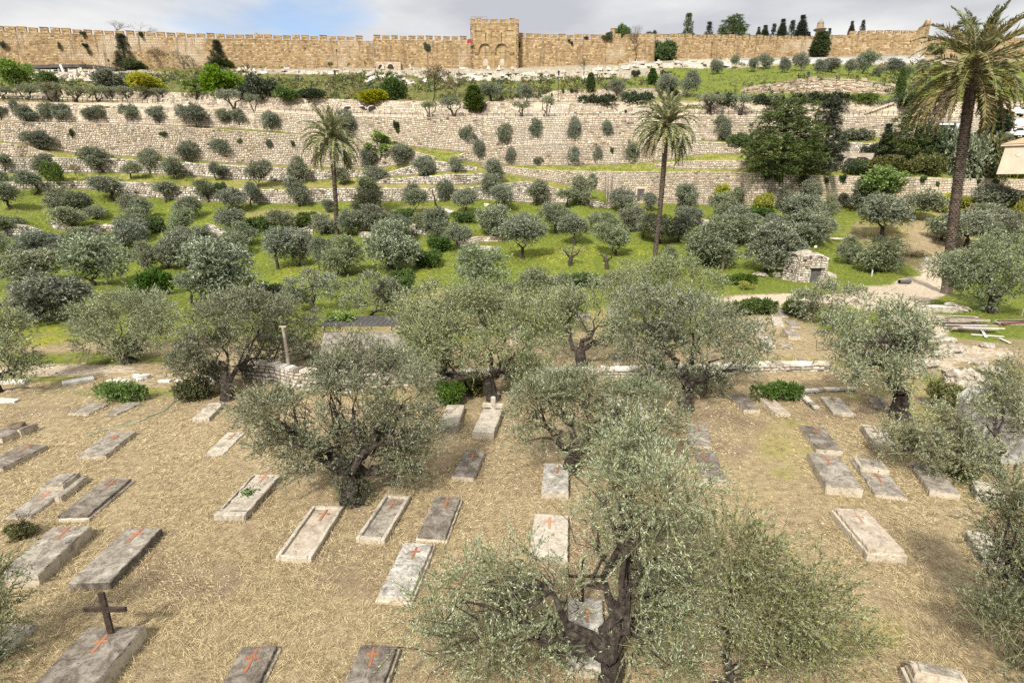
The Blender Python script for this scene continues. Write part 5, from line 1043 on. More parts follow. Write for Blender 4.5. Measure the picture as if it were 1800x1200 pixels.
# ---- other trees and shrubs
PL = [ # name, kind, mat, u, v, w, h, label, cat, group, trunkmat
 ('fir_tree', 'fir', 'conifer', 222, 121, 34, 58, 'dark fir standing against the city wall at left, taller one', 'tree'),
 ('fir_tree', 'fir', 'conifer', 385, 117, 34, 43, 'dark fir standing against the city wall, shorter one on the right', 'tree'),
 ('shrub', 'bush', 'green', 232, 123, 38, 16, 'olive-green shrub round the foot of the taller fir', 'shrub'),
 ('shrub', 'bush', 'green', 395, 118, 30, 12, 'yellowish shrub at the foot of the shorter fir', 'shrub'),
 ('bare_tree', 'sparse', 'dryleaf', 285, 122, 36, 36, 'thin brown-leaved tree right of the taller fir', 'tree'),
 ('bare_tree', 'sparse', 'dryleaf', 325, 122, 36, 30, 'second thin brown-leaved tree between the two firs', 'tree'),
 ('leafy_tree', 'bush', 'bright', 30, 152, 52, 44, 'bright green leafy tree before the dark canopy at left', 'tree'),
 ('shrub', 'bush', 'green', 84, 149, 32, 22, 'deep green shrub right of the bright leafy tree', 'shrub'),
 ('shrub', 'bush', 'olive_dark', 205, 160, 66, 34, 'large grey-green shrub mass left of the yellow bush', 'shrub'),
 ('shrub', 'bush', 'yellow', 263, 162, 54, 29, 'bright yellow flowering bush above the upper road', 'shrub'),
 ('leafy_tree', 'young', 'bright', 347, 178, 44, 38, 'small light green tree just left of the big bright one', 'tree'),
 ('leafy_tree', 'bush', 'bright', 397, 168, 66, 48, 'largest bright green leafy tree above the upper road', 'tree'),
 ('shrub', 'bush', 'dark', 428, 174, 28, 24, 'narrow dark shrub between the bright tree and the round dark one', 'shrub'),
 ('round_tree', 'bush', 'dark', 463, 177, 48, 42, 'round dark evergreen above the road right of the bright tree', 'tree'),
 ('shrub', 'bush', 'green', 508, 176, 44, 22, 'green shrub right of the round dark evergreen', 'shrub'),
 ('shrub', 'bush', 'dark', 545, 175, 50, 18, 'low dark shrub beside the left street lamp', 'shrub'),
 ('shrub', 'bush', 'yellow', 658, 182, 54, 22, 'yellow-green bush on the upper wall above three stone niches', 'shrub'),
 ('shrub', 'bush', 'green', 690, 176, 40, 38, 'dark green shrub right of the yellow-green bush', 'shrub'),
 ('bare_tree', 'sparse', 'dryleaf', 765, 180, 58, 60, 'tall thin brown tree with pale stems below the tomb terrace', 'tree'),
 ('bare_tree', 'sparse', 'dryleaf', 800, 176, 40, 44, 'second thin brown tree right of the tall one under the gate', 'tree'),
 ('leafy_tree', 'poplar', 'green', 833, 195, 32, 42, 'small green pointed tree at the step in the road wall', 'tree'),
 ('leafy_tree', 'poplar', 'green', 1038, 160, 15, 30, 'slim green tree on the slope below the bastion', 'tree'),
 ('leafy_tree', 'poplar', 'green', 1146, 150, 16, 28, 'slim green tree left of the dark slope olives', 'tree'),
 ('shrub', 'bush', 'dark', 1118, 136, 14, 12, 'tiny dark shrub on the slope below the bare tree', 'shrub'),
 ('shrub', 'bush', 'dark', 1167, 137, 14, 12, 'tiny dark shrub on the slope below the round ficus', 'shrub'),
 ('hedge', 'hedge', 'dark', 1050, 184, 62, 17, 'dark hedge on the upper road wall, left of two', 'hedge'),
 ('hedge', 'hedge', 'dark', 1120, 184, 52, 22, 'dark hedge on the upper road wall, right of two', 'hedge'),
 ('hedge', 'hedge', 'dark', 1345, 184, 60, 17, 'long dark hedge above the road behind the roadside olives', 'hedge'),
 ('hedge', 'hedge', 'dark', 1265, 186, 50, 22, 'dark hedge above the road left of the long one', 'hedge'),
 ('hedge', 'hedge', 'dark', 1440, 183, 90, 19, 'longest dark hedge above the road behind the big pine', 'hedge'),
 ('shrub', 'hedge', 'green', 1515, 183, 48, 18, 'green shrubs above the stair ramp', 'shrub'),
 ('shrub', 'bush', 'dark', 1590, 190, 44, 24, 'dark shrub right of the stair ramp behind the palm', 'shrub'),
 ('leafy_tree', 'poplar', 'green', 1580, 172, 14, 50, 'ivy-covered pole-like tree right of the bare earth bank', 'tree'),
 ('round_tree', 'bush', 'green', 1166, 107, 48, 33, 'round dark green ficus against the city wall', 'tree'),
 ('bare_tree', 'bare', 'dryleaf', 1117, 112, 34, 64, 'bare leafless tree against the rounded bastion', 'tree'),
 ('bare_tree', 'bare', 'dryleaf', 1026, 146, 26, 42, 'bare thorny tree on the slope right of the gate tower', 'tree'),
 ('climbing_tree', 'poplar', 'green', 1440, 101, 29, 43, 'leafy green pointed tree in front of the wall below the minaret', 'tree'),
 ('fan_palm', 'fanpalm', 'frond', 1614, 97, 32, 34, 'fan palm at the corner of the ruined bastion', 'palm'),
 ('shrub', 'bush', 'frond', 1645, 96, 30, 18, 'low fan-leaved shrub right of the ruined bastion', 'shrub'),
 ('shrub', 'bush', 'dark', 1573, 98, 22, 12, 'dark shrub at the foot of the bastion', 'shrub'),
 ('young_tree', 'young', 'bright', 671, 292, 48, 58, 'young broad-leaved tree with a pale straight stem', 'tree', None, 'bark_pale'),
 ('shrub', 'bush', 'green', 97, 323, 30, 36, 'dark green citrus-like shrub in the left terraces', 'shrub'),
 ('bare_tree', 'sparse', 'dryleaf', 138, 322, 24, 32, 'thin brownish sapling in the left terraces', 'tree'),
 ('shrub', 'bush', 'green', 388, 342, 20, 20, 'bright green shrub between two olives before the longest rubble wall', 'shrub'),
 ('shrub', 'bush', 'green', 278, 407, 32, 24, 'dark green bush beside the low broken walls, left', 'shrub'),
 ('shrub', 'hedge', 'green', 458, 410, 56, 28, 'dark green hedge bush with rubble wall on its left', 'shrub'),
 ('shrub', 'bush', 'green', 537, 398, 36, 24, 'dark green bush left of the left palm trunk', 'shrub'),
 ('shrub', 'bush', 'green', 715, 390, 46, 22, 'dark green bush under olives near the white stone block', 'shrub'),
 ('shrub', 'bush', 'green', 815, 390, 40, 17, 'dark green bush in the middle grove', 'shrub'),
 ('shrub', 'bush', 'green', 268, 519, 52, 42, 'round dark green bush in the lower left grove', 'shrub'),
 ('shrub', 'bush', 'green', 770, 442, 42, 24, 'dark green bush on the meadow slope, upper of two', 'shrub'),
 ('shrub', 'bush', 'green', 752, 467, 48, 26, 'dark green bush on the meadow slope, lower of two', 'shrub'),
 ('shrub', 'bush', 'green', 708, 514, 48, 36, 'round deep green bush behind the pergola, right', 'shrub'),
 ('shrub', 'hedge', 'dark', 472, 524, 62, 26, 'dark ground shrub right of the big lower grove olive', 'shrub'),
 ('shrub', 'hedge', 'green', 1022, 505, 80, 24, 'dark green shrubs at the lower edge of the meadow', 'shrub'),
 ('shrub', 'bush', 'green', 735, 605, 62, 40, 'lush green shrub right of the pergola platform', 'shrub'),
 ('shrub', 'hedge', 'green', 1322, 552, 88, 26, 'clipped dark green hedge at the back of the right-hand plot', 'hedge'),
 ('shrub', 'bush', 'green', 1398, 556, 40, 26, 'dark green bush right of the clipped hedge', 'shrub'),
 ('shrub', 'hedge', 'green', 1300, 500, 60, 18, 'green shrub beside the dark post left of the stone hut', 'shrub'),
 ('shrub', 'bush', 'yellow', 1310, 508, 26, 12, 'small yellow-flowering shrub left of the stone hut', 'shrub'),
 ('shrub', 'bush', 'yellow', 1268, 357, 36, 32, 'yellow-green citrus bush against the pale wall right of the palm', 'shrub'),
 ('shrub', 'bush', 'yellow', 1338, 368, 32, 27, 'yellow-green citrus bush under the old orchard wall', 'shrub'),
 ('shrub', 'hedge', 'green', 1325, 380, 64, 14, 'low green hedge below the old orchard wall', 'hedge'),
 ('vine', 'bush', 'bright', 1560, 346, 92, 50, 'bright green climbing shrub spilling over the orchard wall', 'shrub'),
 ('shrub', 'bush', 'yellow', 1655, 372, 42, 30, 'yellow-green shrub behind the right palm trunk', 'shrub'),
 ('shrub', 'bush', 'red', 1645, 368, 22, 18, 'rusty red flowering shrub left of the right palm trunk', 'shrub'),
 ('shrub', 'bush', 'red', 1706, 378, 24, 14, 'rusty red flowering shrub right of the right palm trunk', 'shrub'),
 ('shrub', 'bush', 'yellow', 1700, 368, 26, 22, 'yellow-green shrub right of the right palm trunk', 'shrub'),
 ('shrub', 'bush', 'yellow', 1795, 390, 26, 40, 'yellow-green shrub at the right edge', 'shrub'),
 ('pine_tree', 'pine', 'pine', 1372, 318, 126, 136, 'big broad dark green pine on the terrace right of the middle palm', 'tree'),
 ('conifer', 'fir', 'conifer', 1446, 305, 80, 124, 'tall dark conifer close behind the big pine', 'tree'),
 ('cypress', 'cypress', 'conifer', 1552, 290, 26, 68, 'lone narrow cypress right of the plastered wall', 'tree'),
 ('pine_tree', 'pine', 'pine', 1597, 292, 74, 102, 'dark pine just right of the lone cypress', 'tree'),
 ('dark_tree', 'bush', 'dark', 1645, 292, 66, 70, 'dark evergreen mass behind the right palm trunk', 'tree'),
 ('dark_tree', 'poplar', 'dark', 1735, 300, 60, 100, 'tall dark evergreen right of the right palm trunk', 'tree'),
 ('leafy_tree', 'bush', 'olive', 1690, 312, 62, 78, 'pale grey-green tree just left behind the right palm trunk', 'tree'),
 ('leafy_tree', 'bush', 'weed', 1732, 312, 56, 72, 'yellowish green tree just right behind the right palm trunk', 'tree'),
 ('shrub', 'bush', 'green', 1510, 308, 40, 26, 'reddish green shrub below the plastered wall', 'shrub'),
 ('shrub', 'bush', 'weed', 1560, 304, 60, 28, 'grey-green shrub below the lone cypress', 'shrub'),
 ('shrub', 'bush', 'weed', 1627, 306, 46, 34, 'yellow-brown small tree on the orchard wall terrace', 'shrub'),
 ('shrub', 'bush', 'yellow', 1785, 312, 44, 28, 'yellow-green shrub below the tiled house', 'shrub'),
 ('shrub', 'bush', 'green', 1760, 308, 36, 40, 'dark green shrub left of the tiled house', 'shrub'),
 ('shrub', 'hedge', 'olive_dark', 1502, 247, 62, 20, 'grey-green shrubs at the road wall foot right of the dark conifer', 'shrub'),
 ('shrub', 'bush', 'green', 1302, 258, 36, 22, 'green shrub left of the big pine', 'shrub'),
 ('shrub', 'bush', 'dark', 1526, 272, 26, 18, 'dark shrub left of the lone cypress', 'shrub'),
 ('shrub', 'hedge', 'bright', 215, 706, 74, 34, 'bright green spiky shrub beyond two flat graves at left', 'shrub'),
 ('shrub', 'bush', 'weed', 335, 702, 56, 34, 'grey-green herb bush beside the hose at left', 'shrub'),
 ('shrub', 'bush', 'green', 790, 708, 54, 36, 'green shrub left of the V-trunked olive', 'shrub'),
 ('shrub', 'bush', 'weed', 835, 690, 50, 30, 'dry-tipped bush beneath the V-trunked olive', 'shrub'),
 ('shrub', 'hedge', 'green', 1120, 694, 78, 26, 'green spiky shrub below the low plot wall at centre', 'shrub'),
 ('shrub', 'hedge', 'green', 1366, 703, 86, 30, 'green needle-leaved shrub right of the sprawling olive', 'shrub'),
 ('shrub', 'bush', 'weed', 1665, 720, 60, 44, 'light green bush between path and stout-trunked olive', 'shrub'),
 ('shrub', 'bush', 'weed', 1600, 780, 30, 22, 'small weed clump among the right-hand graves', 'shrub'),
 ('shrub', 'bush', 'weed', 1690, 845, 44, 34, 'green weeds at the foot of the thin olive', 'shrub'),
 ('dry_bush', 'bare', 'dryleaf', 42, 942, 48, 44, 'dry thorny bush between the left graves', 'shrub'),
 ('shrub', 'bush', 'weed', 38, 945, 40, 22, 'low dark weed clump round the dry thorny bush', 'shrub'),
]
for i, q in enumerate(PL):
    nm, kd, mt, u, v, w_, h_, lab, cat = q[:9]
    put(nm, kd, mt, u, v, w_ * 1.05, h_ * 1.05, lab, cat, None, i=(1 if i % 2 else 0) if kd in ('bush', 'poplar', 'sparse', 'fir') else 0, tmat=q[10] if len(q) > 10 else 'bark', rot=(RNG.uniform(-.25, .25) if kd == 'hedge' else None))
# roadside olives with forked stems
road = [(5, 175, 28, 22), (47, 176, 34, 26), (97, 179, 44, 32), (135, 180, 34, 26), (174, 180, 32, 26), (192, 177, 30, 24), (224, 178, 32, 26), (253, 178, 32, 24), (283, 178, 26, 22), (410, 193, 40, 35), (448, 197, 23, 30), (756, 207, 29, 27), (798, 208, 34, 36), (917, 205, 31, 26), (961, 206, 25, 35), (1247, 203, 40, 36), (1299, 204, 30, 36), (1355, 203, 27, 36), (1556, 201, 27, 26)]
for i, (u, v, w_, h_) in enumerate(road):
    a = 'along the upper road, ' + (nth(i + 1, len(road)) + ' from left' if i + 1 < len(road) else 'the rightmost, before the stair ramp')
    put('roadside_olive', 'umbrella', 'olive', u, v, w_ * 1.08, h_ * 1.05, f'flat-topped olive with bare forked stems {a}', 'olive tree', 'roadside olives on the upper road', i=i % 3)
# trees behind the city wall
sky = [('pine_tree', 'fir', 'pine', 1208, 24, 44, 'tallest leaning conifer'), ('pine_tree', 'fir', 'conifer', 1245, 20, 30, 'thin ragged conifer'), ('pine_tree', 'pine', 'pine', 1287, 46, 42, 'broad bushy pine'),
       ('cypress', 'cypress', 'conifer', 1316, 6, 10, 'tiny dark cypress'), ('cypress', 'cypress', 'conifer', 1332, 9, 22, 'very thin cypress'), ('cypress', 'cypress', 'conifer', 1343, 14, 25, 'slim dark cypress'), ('pine_tree', 'fir', 'conifer', 1358, 15, 28, 'ragged dark conifer'),
       ('cypress', 'cypress', 'conifer', 1373, 15, 36, 'tall dark cypress'), ('pine_tree', 'fir', 'conifer', 1390, 19, 34, 'ragged grey-green conifer'), ('cypress', 'cypress', 'conifer', 1407, 19, 43, 'tallest stout cypress'), ('cypress', 'cypress', 'conifer', 1421, 8, 14, 'short dark cypress left of the minaret'),
       ('pine_tree', 'fir', 'conifer', 1456, 13, 20, 'small conifer right of the minaret'), ('cypress', 'cypress', 'conifer', 1495, 10, 26, 'slim cypress above the bastion'), ('cypress', 'fir', 'conifer', 1514, 15, 28, 'fuller conifer above the bastion'),
       ('pine_tree', 'bush', 'pine', 1098, 30, 22, 'rounded bush-like pine above the rounded bastion'), ('pine_tree', 'bush', 'conifer', 1143, 18, 13, 'low dark bush above the bastion'),
       ('bare_tree', 'bare', 'dryleaf', 205, 32, 26, 'bare tree, left of two'), ('bare_tree', 'bare', 'dryleaf', 248, 46, 22, 'bare tree, right of two'), ('bare_tree', 'bare', 'dryleaf', 453, 12, 12, 'tiny bare sapling'), ('bare_tree', 'bare', 'dryleaf', 1660, 36, 24, 'bare tree beside the right palm crown'),
       ('fan_palm', 'fanpalm', 'frond', 1697, 40, 46, 'fan palm behind the right palm fronds')]
for i, (nm, kd, mt, u, w_, h_, lab) in enumerate(sky):
    vt = (ip(u, CITY_TOP) if u < 830 else ip(u, CITY_TOP_R)) if u < 1482 else (64 if u < 1630 else 76); Y = float(ip(u, CITY_Y)) + RNG.uniform(14, 30)
    b = at(u, vt + 1.5, Y); b[2] -= 1.2
    put(nm, kd, mt, u, vt + 2, w_ * 1.08, h_ + 2, lab + ' showing above the city wall', 'palm' if nm == 'fan_palm' else 'tree', 'trees beyond the city wall', i=i % 2 if kd in ('fir', 'bare', 'bush', 'cypress') else 0, base=b)
# tufts growing out of the walls
tufts = [('C', 64, 239, 7, 7), ('C', 127, 241, 9, 12), ('C', 421, 252, 8, 7), ('C', 474, 260, 9, 12), ('C', 515, 257, 8, 8), ('C', 286, 238, 14, 5), ('A', 696, 226, 14, 12), ('A', 700, 234, 7, 7), ('G', 1076, 268, 10, 8), ('I', 1345, 316, 20, 12), ('I', 1366, 319, 16, 14), ('I', 1412, 322, 24, 14), ('I', 1480, 318, 16, 10), ('I', 1450, 322, 10, 8), ('I', 1623, 319, 16, 8), ('I', 1720, 322, 10, 6), ('I', 1648, 326, 8, 6), ('I', 1750, 322, 8, 6), ('BR', 1148, 194, 6, 5), ('BR', 1100, 198, 5, 4), ('B2', 990, 164, 6, 6), ('B2', 1005, 164, 7, 7), ('B2', 970, 170, 5, 5)]
for i, (wk, u, v, w_, h_) in enumerate(tufts):
    Y = float(D(u, v)) - .35; where = {'C': 'tall sandy terrace wall', 'A': 'upper road wall', 'G': 'terrace wall behind the middle palm', 'I': 'old orchard wall', 'BR': 'wall above the road', 'B2': 'curved-topped wall'}[wk]
    same = [t for t in tufts if t[0] == wk]; k = sorted(same, key=lambda t: t[1]).index(tufts[i]) + 1
    put('wall_plant', 'bush', 'green' if i % 3 else 'dark', u, v, w_ * 1.2, h_ * 1.2, f'leafy tuft growing from the joints of the {where}, ' + (nth(k, len(same)) + ' from left' if k < len(same) else 'rightmost'), 'wall plant', 'plants growing out of walls', i=i % 2, base=at(u, v, Y), depthscale=.6)
ct = [(751, 90, 9, 14), (1005, 80, 7, 7), (1000, 74, 7, 5), (913, 86, 6, 12), (1067, 72, 16, 10), (1031, 69, 8, 5), (5, 84, 10, 12), (146, 62, 8, 7), (248, 67, 8, 11), (105, 88, 5, 14), (150, 84, 14, 7), (157, 96, 4, 9), (1070, 64, 10, 8)]
for i, (u, v, w_, h_) in enumerate(sorted(ct)):
    Y = float(ip(u, CITY_Y)) - (1.3 if 658 < u < 830 else 1.0 if u > 909 else .15)
    put('wall_plant', 'bush', 'dark', u, v, w_ * 1.2, h_, f'dark caper tuft hanging on the golden city wall, {nth(i + 1, len(ct))} from left', 'wall plant', 'caper tufts on the city wall', i=i % 2, base=at(u, v, Y), depthscale=.5)

# ---- date palms
def frond_mesh(L, elev, curl, lw, nl, seed, mat):
    """one pinnate leaf leaving the crown along +X"""
    g = np.random.default_rng(seed); n = 16; s = np.linspace(0, 1, n); th = elev - curl * s ** 1.4
    dx = np.cos(th) * L / (n - 1); dz = np.sin(th) * L / (n - 1)
    P = np.stack([np.cumsum(dx) - dx[0], np.zeros(n), np.cumsum(dz) - dz[0]], -1); P[:, 1] = g.normal() * .12 * s ** 2 * L * .3
    m = MB(); tube(m, P, np.linspace(.045, .008, n), 5, 1)
    t = np.repeat(np.linspace(.12, .99, nl), 2); q = np.stack([np.interp(t, s, P[:, c]) for c in range(3)], -1)
    tan = np.stack([np.interp(t, s, np.gradient(P[:, c])) for c in range(3)], -1); tan /= np.linalg.norm(tan, axis=1)[:, None]
    side = np.tile([1, -1], nl)[:, None] * np.array([[0, 1., 0]]); nrm = np.cross(tan, side) * np.tile([1, -1], nl)[:, None]
    Dv = tan * .75 + side * .62 + nrm * g.uniform(.05, .5, (len(t), 1)) + g.normal(size=(len(t), 3)) * .12; Dv[:, 2] -= .12
    ln = lw * np.clip(np.sin(np.clip(t, 0, 1) * 2.9 + .25), .3, 1) * g.uniform(.8, 1.15, len(t))
    leaves(m, q, Dv, ln * 1.1, .085 * min(L, 5.0) / 4.2, 0)
    return m.mesh('frond', [M[mat], M['rachis']])
def date_palm(u, v, ut, vt, rad, label, Lf, nf, ndead, tr, mats, grow=1.0):
    Lf *= grow
    p = gp(u, v); Y = p[1]; top = at(ut, vt, Y) - p
    root = thing('date_palm', p, label, 'palm', 'three tall date palms')
    t = MB(); n = 40; P = crooked((0, 0, -.3), top, n, 0); s = np.linspace(0, 1, n); P[:, 0] += np.sin(s * math.pi) * rad * .03 * np.sign(top[0] + .01)
    tube(t, P, np.interp(s, [0, .06, .2, .9, 1], [tr * 1.25, tr * 1.05, tr, tr * .95, tr * 1.25]), 14, wob=.05)
    H = np.linalg.norm(top); nr = int(H / .17)
    for r in range(nr):                              # stubs of old leaf bases, in spirals
        z = r / nr; c = np.array([np.interp(z, s, P[:, k]) for k in range(3)]); k = 9
        for j in range(k):
            a = (j + .5 * (r % 2)) / k * 2 * math.pi + r * .05; d = np.array([math.cos(a), math.sin(a), 0]); e = np.array([-d[1], d[0], 0]); b = c + d * tr * .93; w_ = tr * .34
            q = .10 * RNG.uniform(.5, 1.3) * min(1, z * 8 + .25)
            V = [b - e * w_, b + e * w_, b + e * w_ * .6 + d * q + (0, 0, .11), b - e * w_ * .6 + d * q + (0, 0, .11), b + d * .0 + (0, 0, .16) - e * w_ * .5, b + (0, 0, .16) + e * w_ * .5]
            t.add(V, [[0, 1, 2, 3]]); t.add([V[3], V[2], V[5], V[4]], [[0, 1, 2, 3]])
    t.build('trunk', M['palm_bark'], root)
    hub = MB(); tube(hub, [top - (0, 0, .9), top - (0, 0, .2), top + (0, 0, .5)], [tr * 1.2, tr * 1.5, tr * .5], 10, wob=.2); hub.build('crown_base', M['palm_bark'], root)
    green = [frond_mesh(Lf * f, e, c, .52 * Lf / 4.0 * (1 if i % 2 else .9), 62, i + int(u), mats[i % 2]) for i, (f, e, c) in enumerate(((.92, 1.35, .75), (1, 1.05, 1.3), (1.02, .75, 1.65), (1, .4, 1.75), (1, .05, 1.5), (.98, -.3, 1.15)))]
    deadm = [frond_mesh(Lf * .95, -.5, 1.0, .40 * Lf / 4, 40, 77 + i, 'frond_dead') for i in range(2)]
    deadm2 = [frond_mesh(Lf * .95, -.65, .85, .48 * Lf / 4, 55, 87 + i, mats[1]) for i in range(2)]
    ga = 2.39996
    for i in range(nf):
        q = i / nf; k = min(5, int(q * 6)); o = link('frond', green[k], root, tuple(top + (0, 0, .25 - .5 * q)))
        o.rotation_euler = (RNG.normal() * .1, RNG.normal() * .12, i * ga + RNG.normal() * .1); o.scale = (RNG.uniform(.85, 1.1),) * 3
    for i in range(ndead):
        o = link('dry_frond' if i % 2 else 'frond', (deadm if i % 2 else deadm2)[(i // 2) % 2], root, tuple(top + (0, 0, -.45))); o.rotation_euler = (RNG.normal() * .08, RNG.normal() * .1, i * ga * 1.3 + .5); o.scale = (RNG.uniform(.75, 1.05),) * 3
    return root
date_palm(592, 413, 582, 246, 4, 'left date palm with a grey-green crown before the sandy terrace wall', 4.8, 80, 30, .27, ('frond_g', 'frond_g'))
date_palm(1150, 459, 1172, 222, 4, 'middle date palm with a smooth slim trunk and grey-green crown', 4.6, 80, 30, .27, ('frond_g', 'frond_g'))
date_palm(1664, 516, 1712, 122, 6, 'tallest date palm at right with yellowing drooping fronds', 5.6, 70, 40, .40, ('frond', 'frond_y'), 1.08)
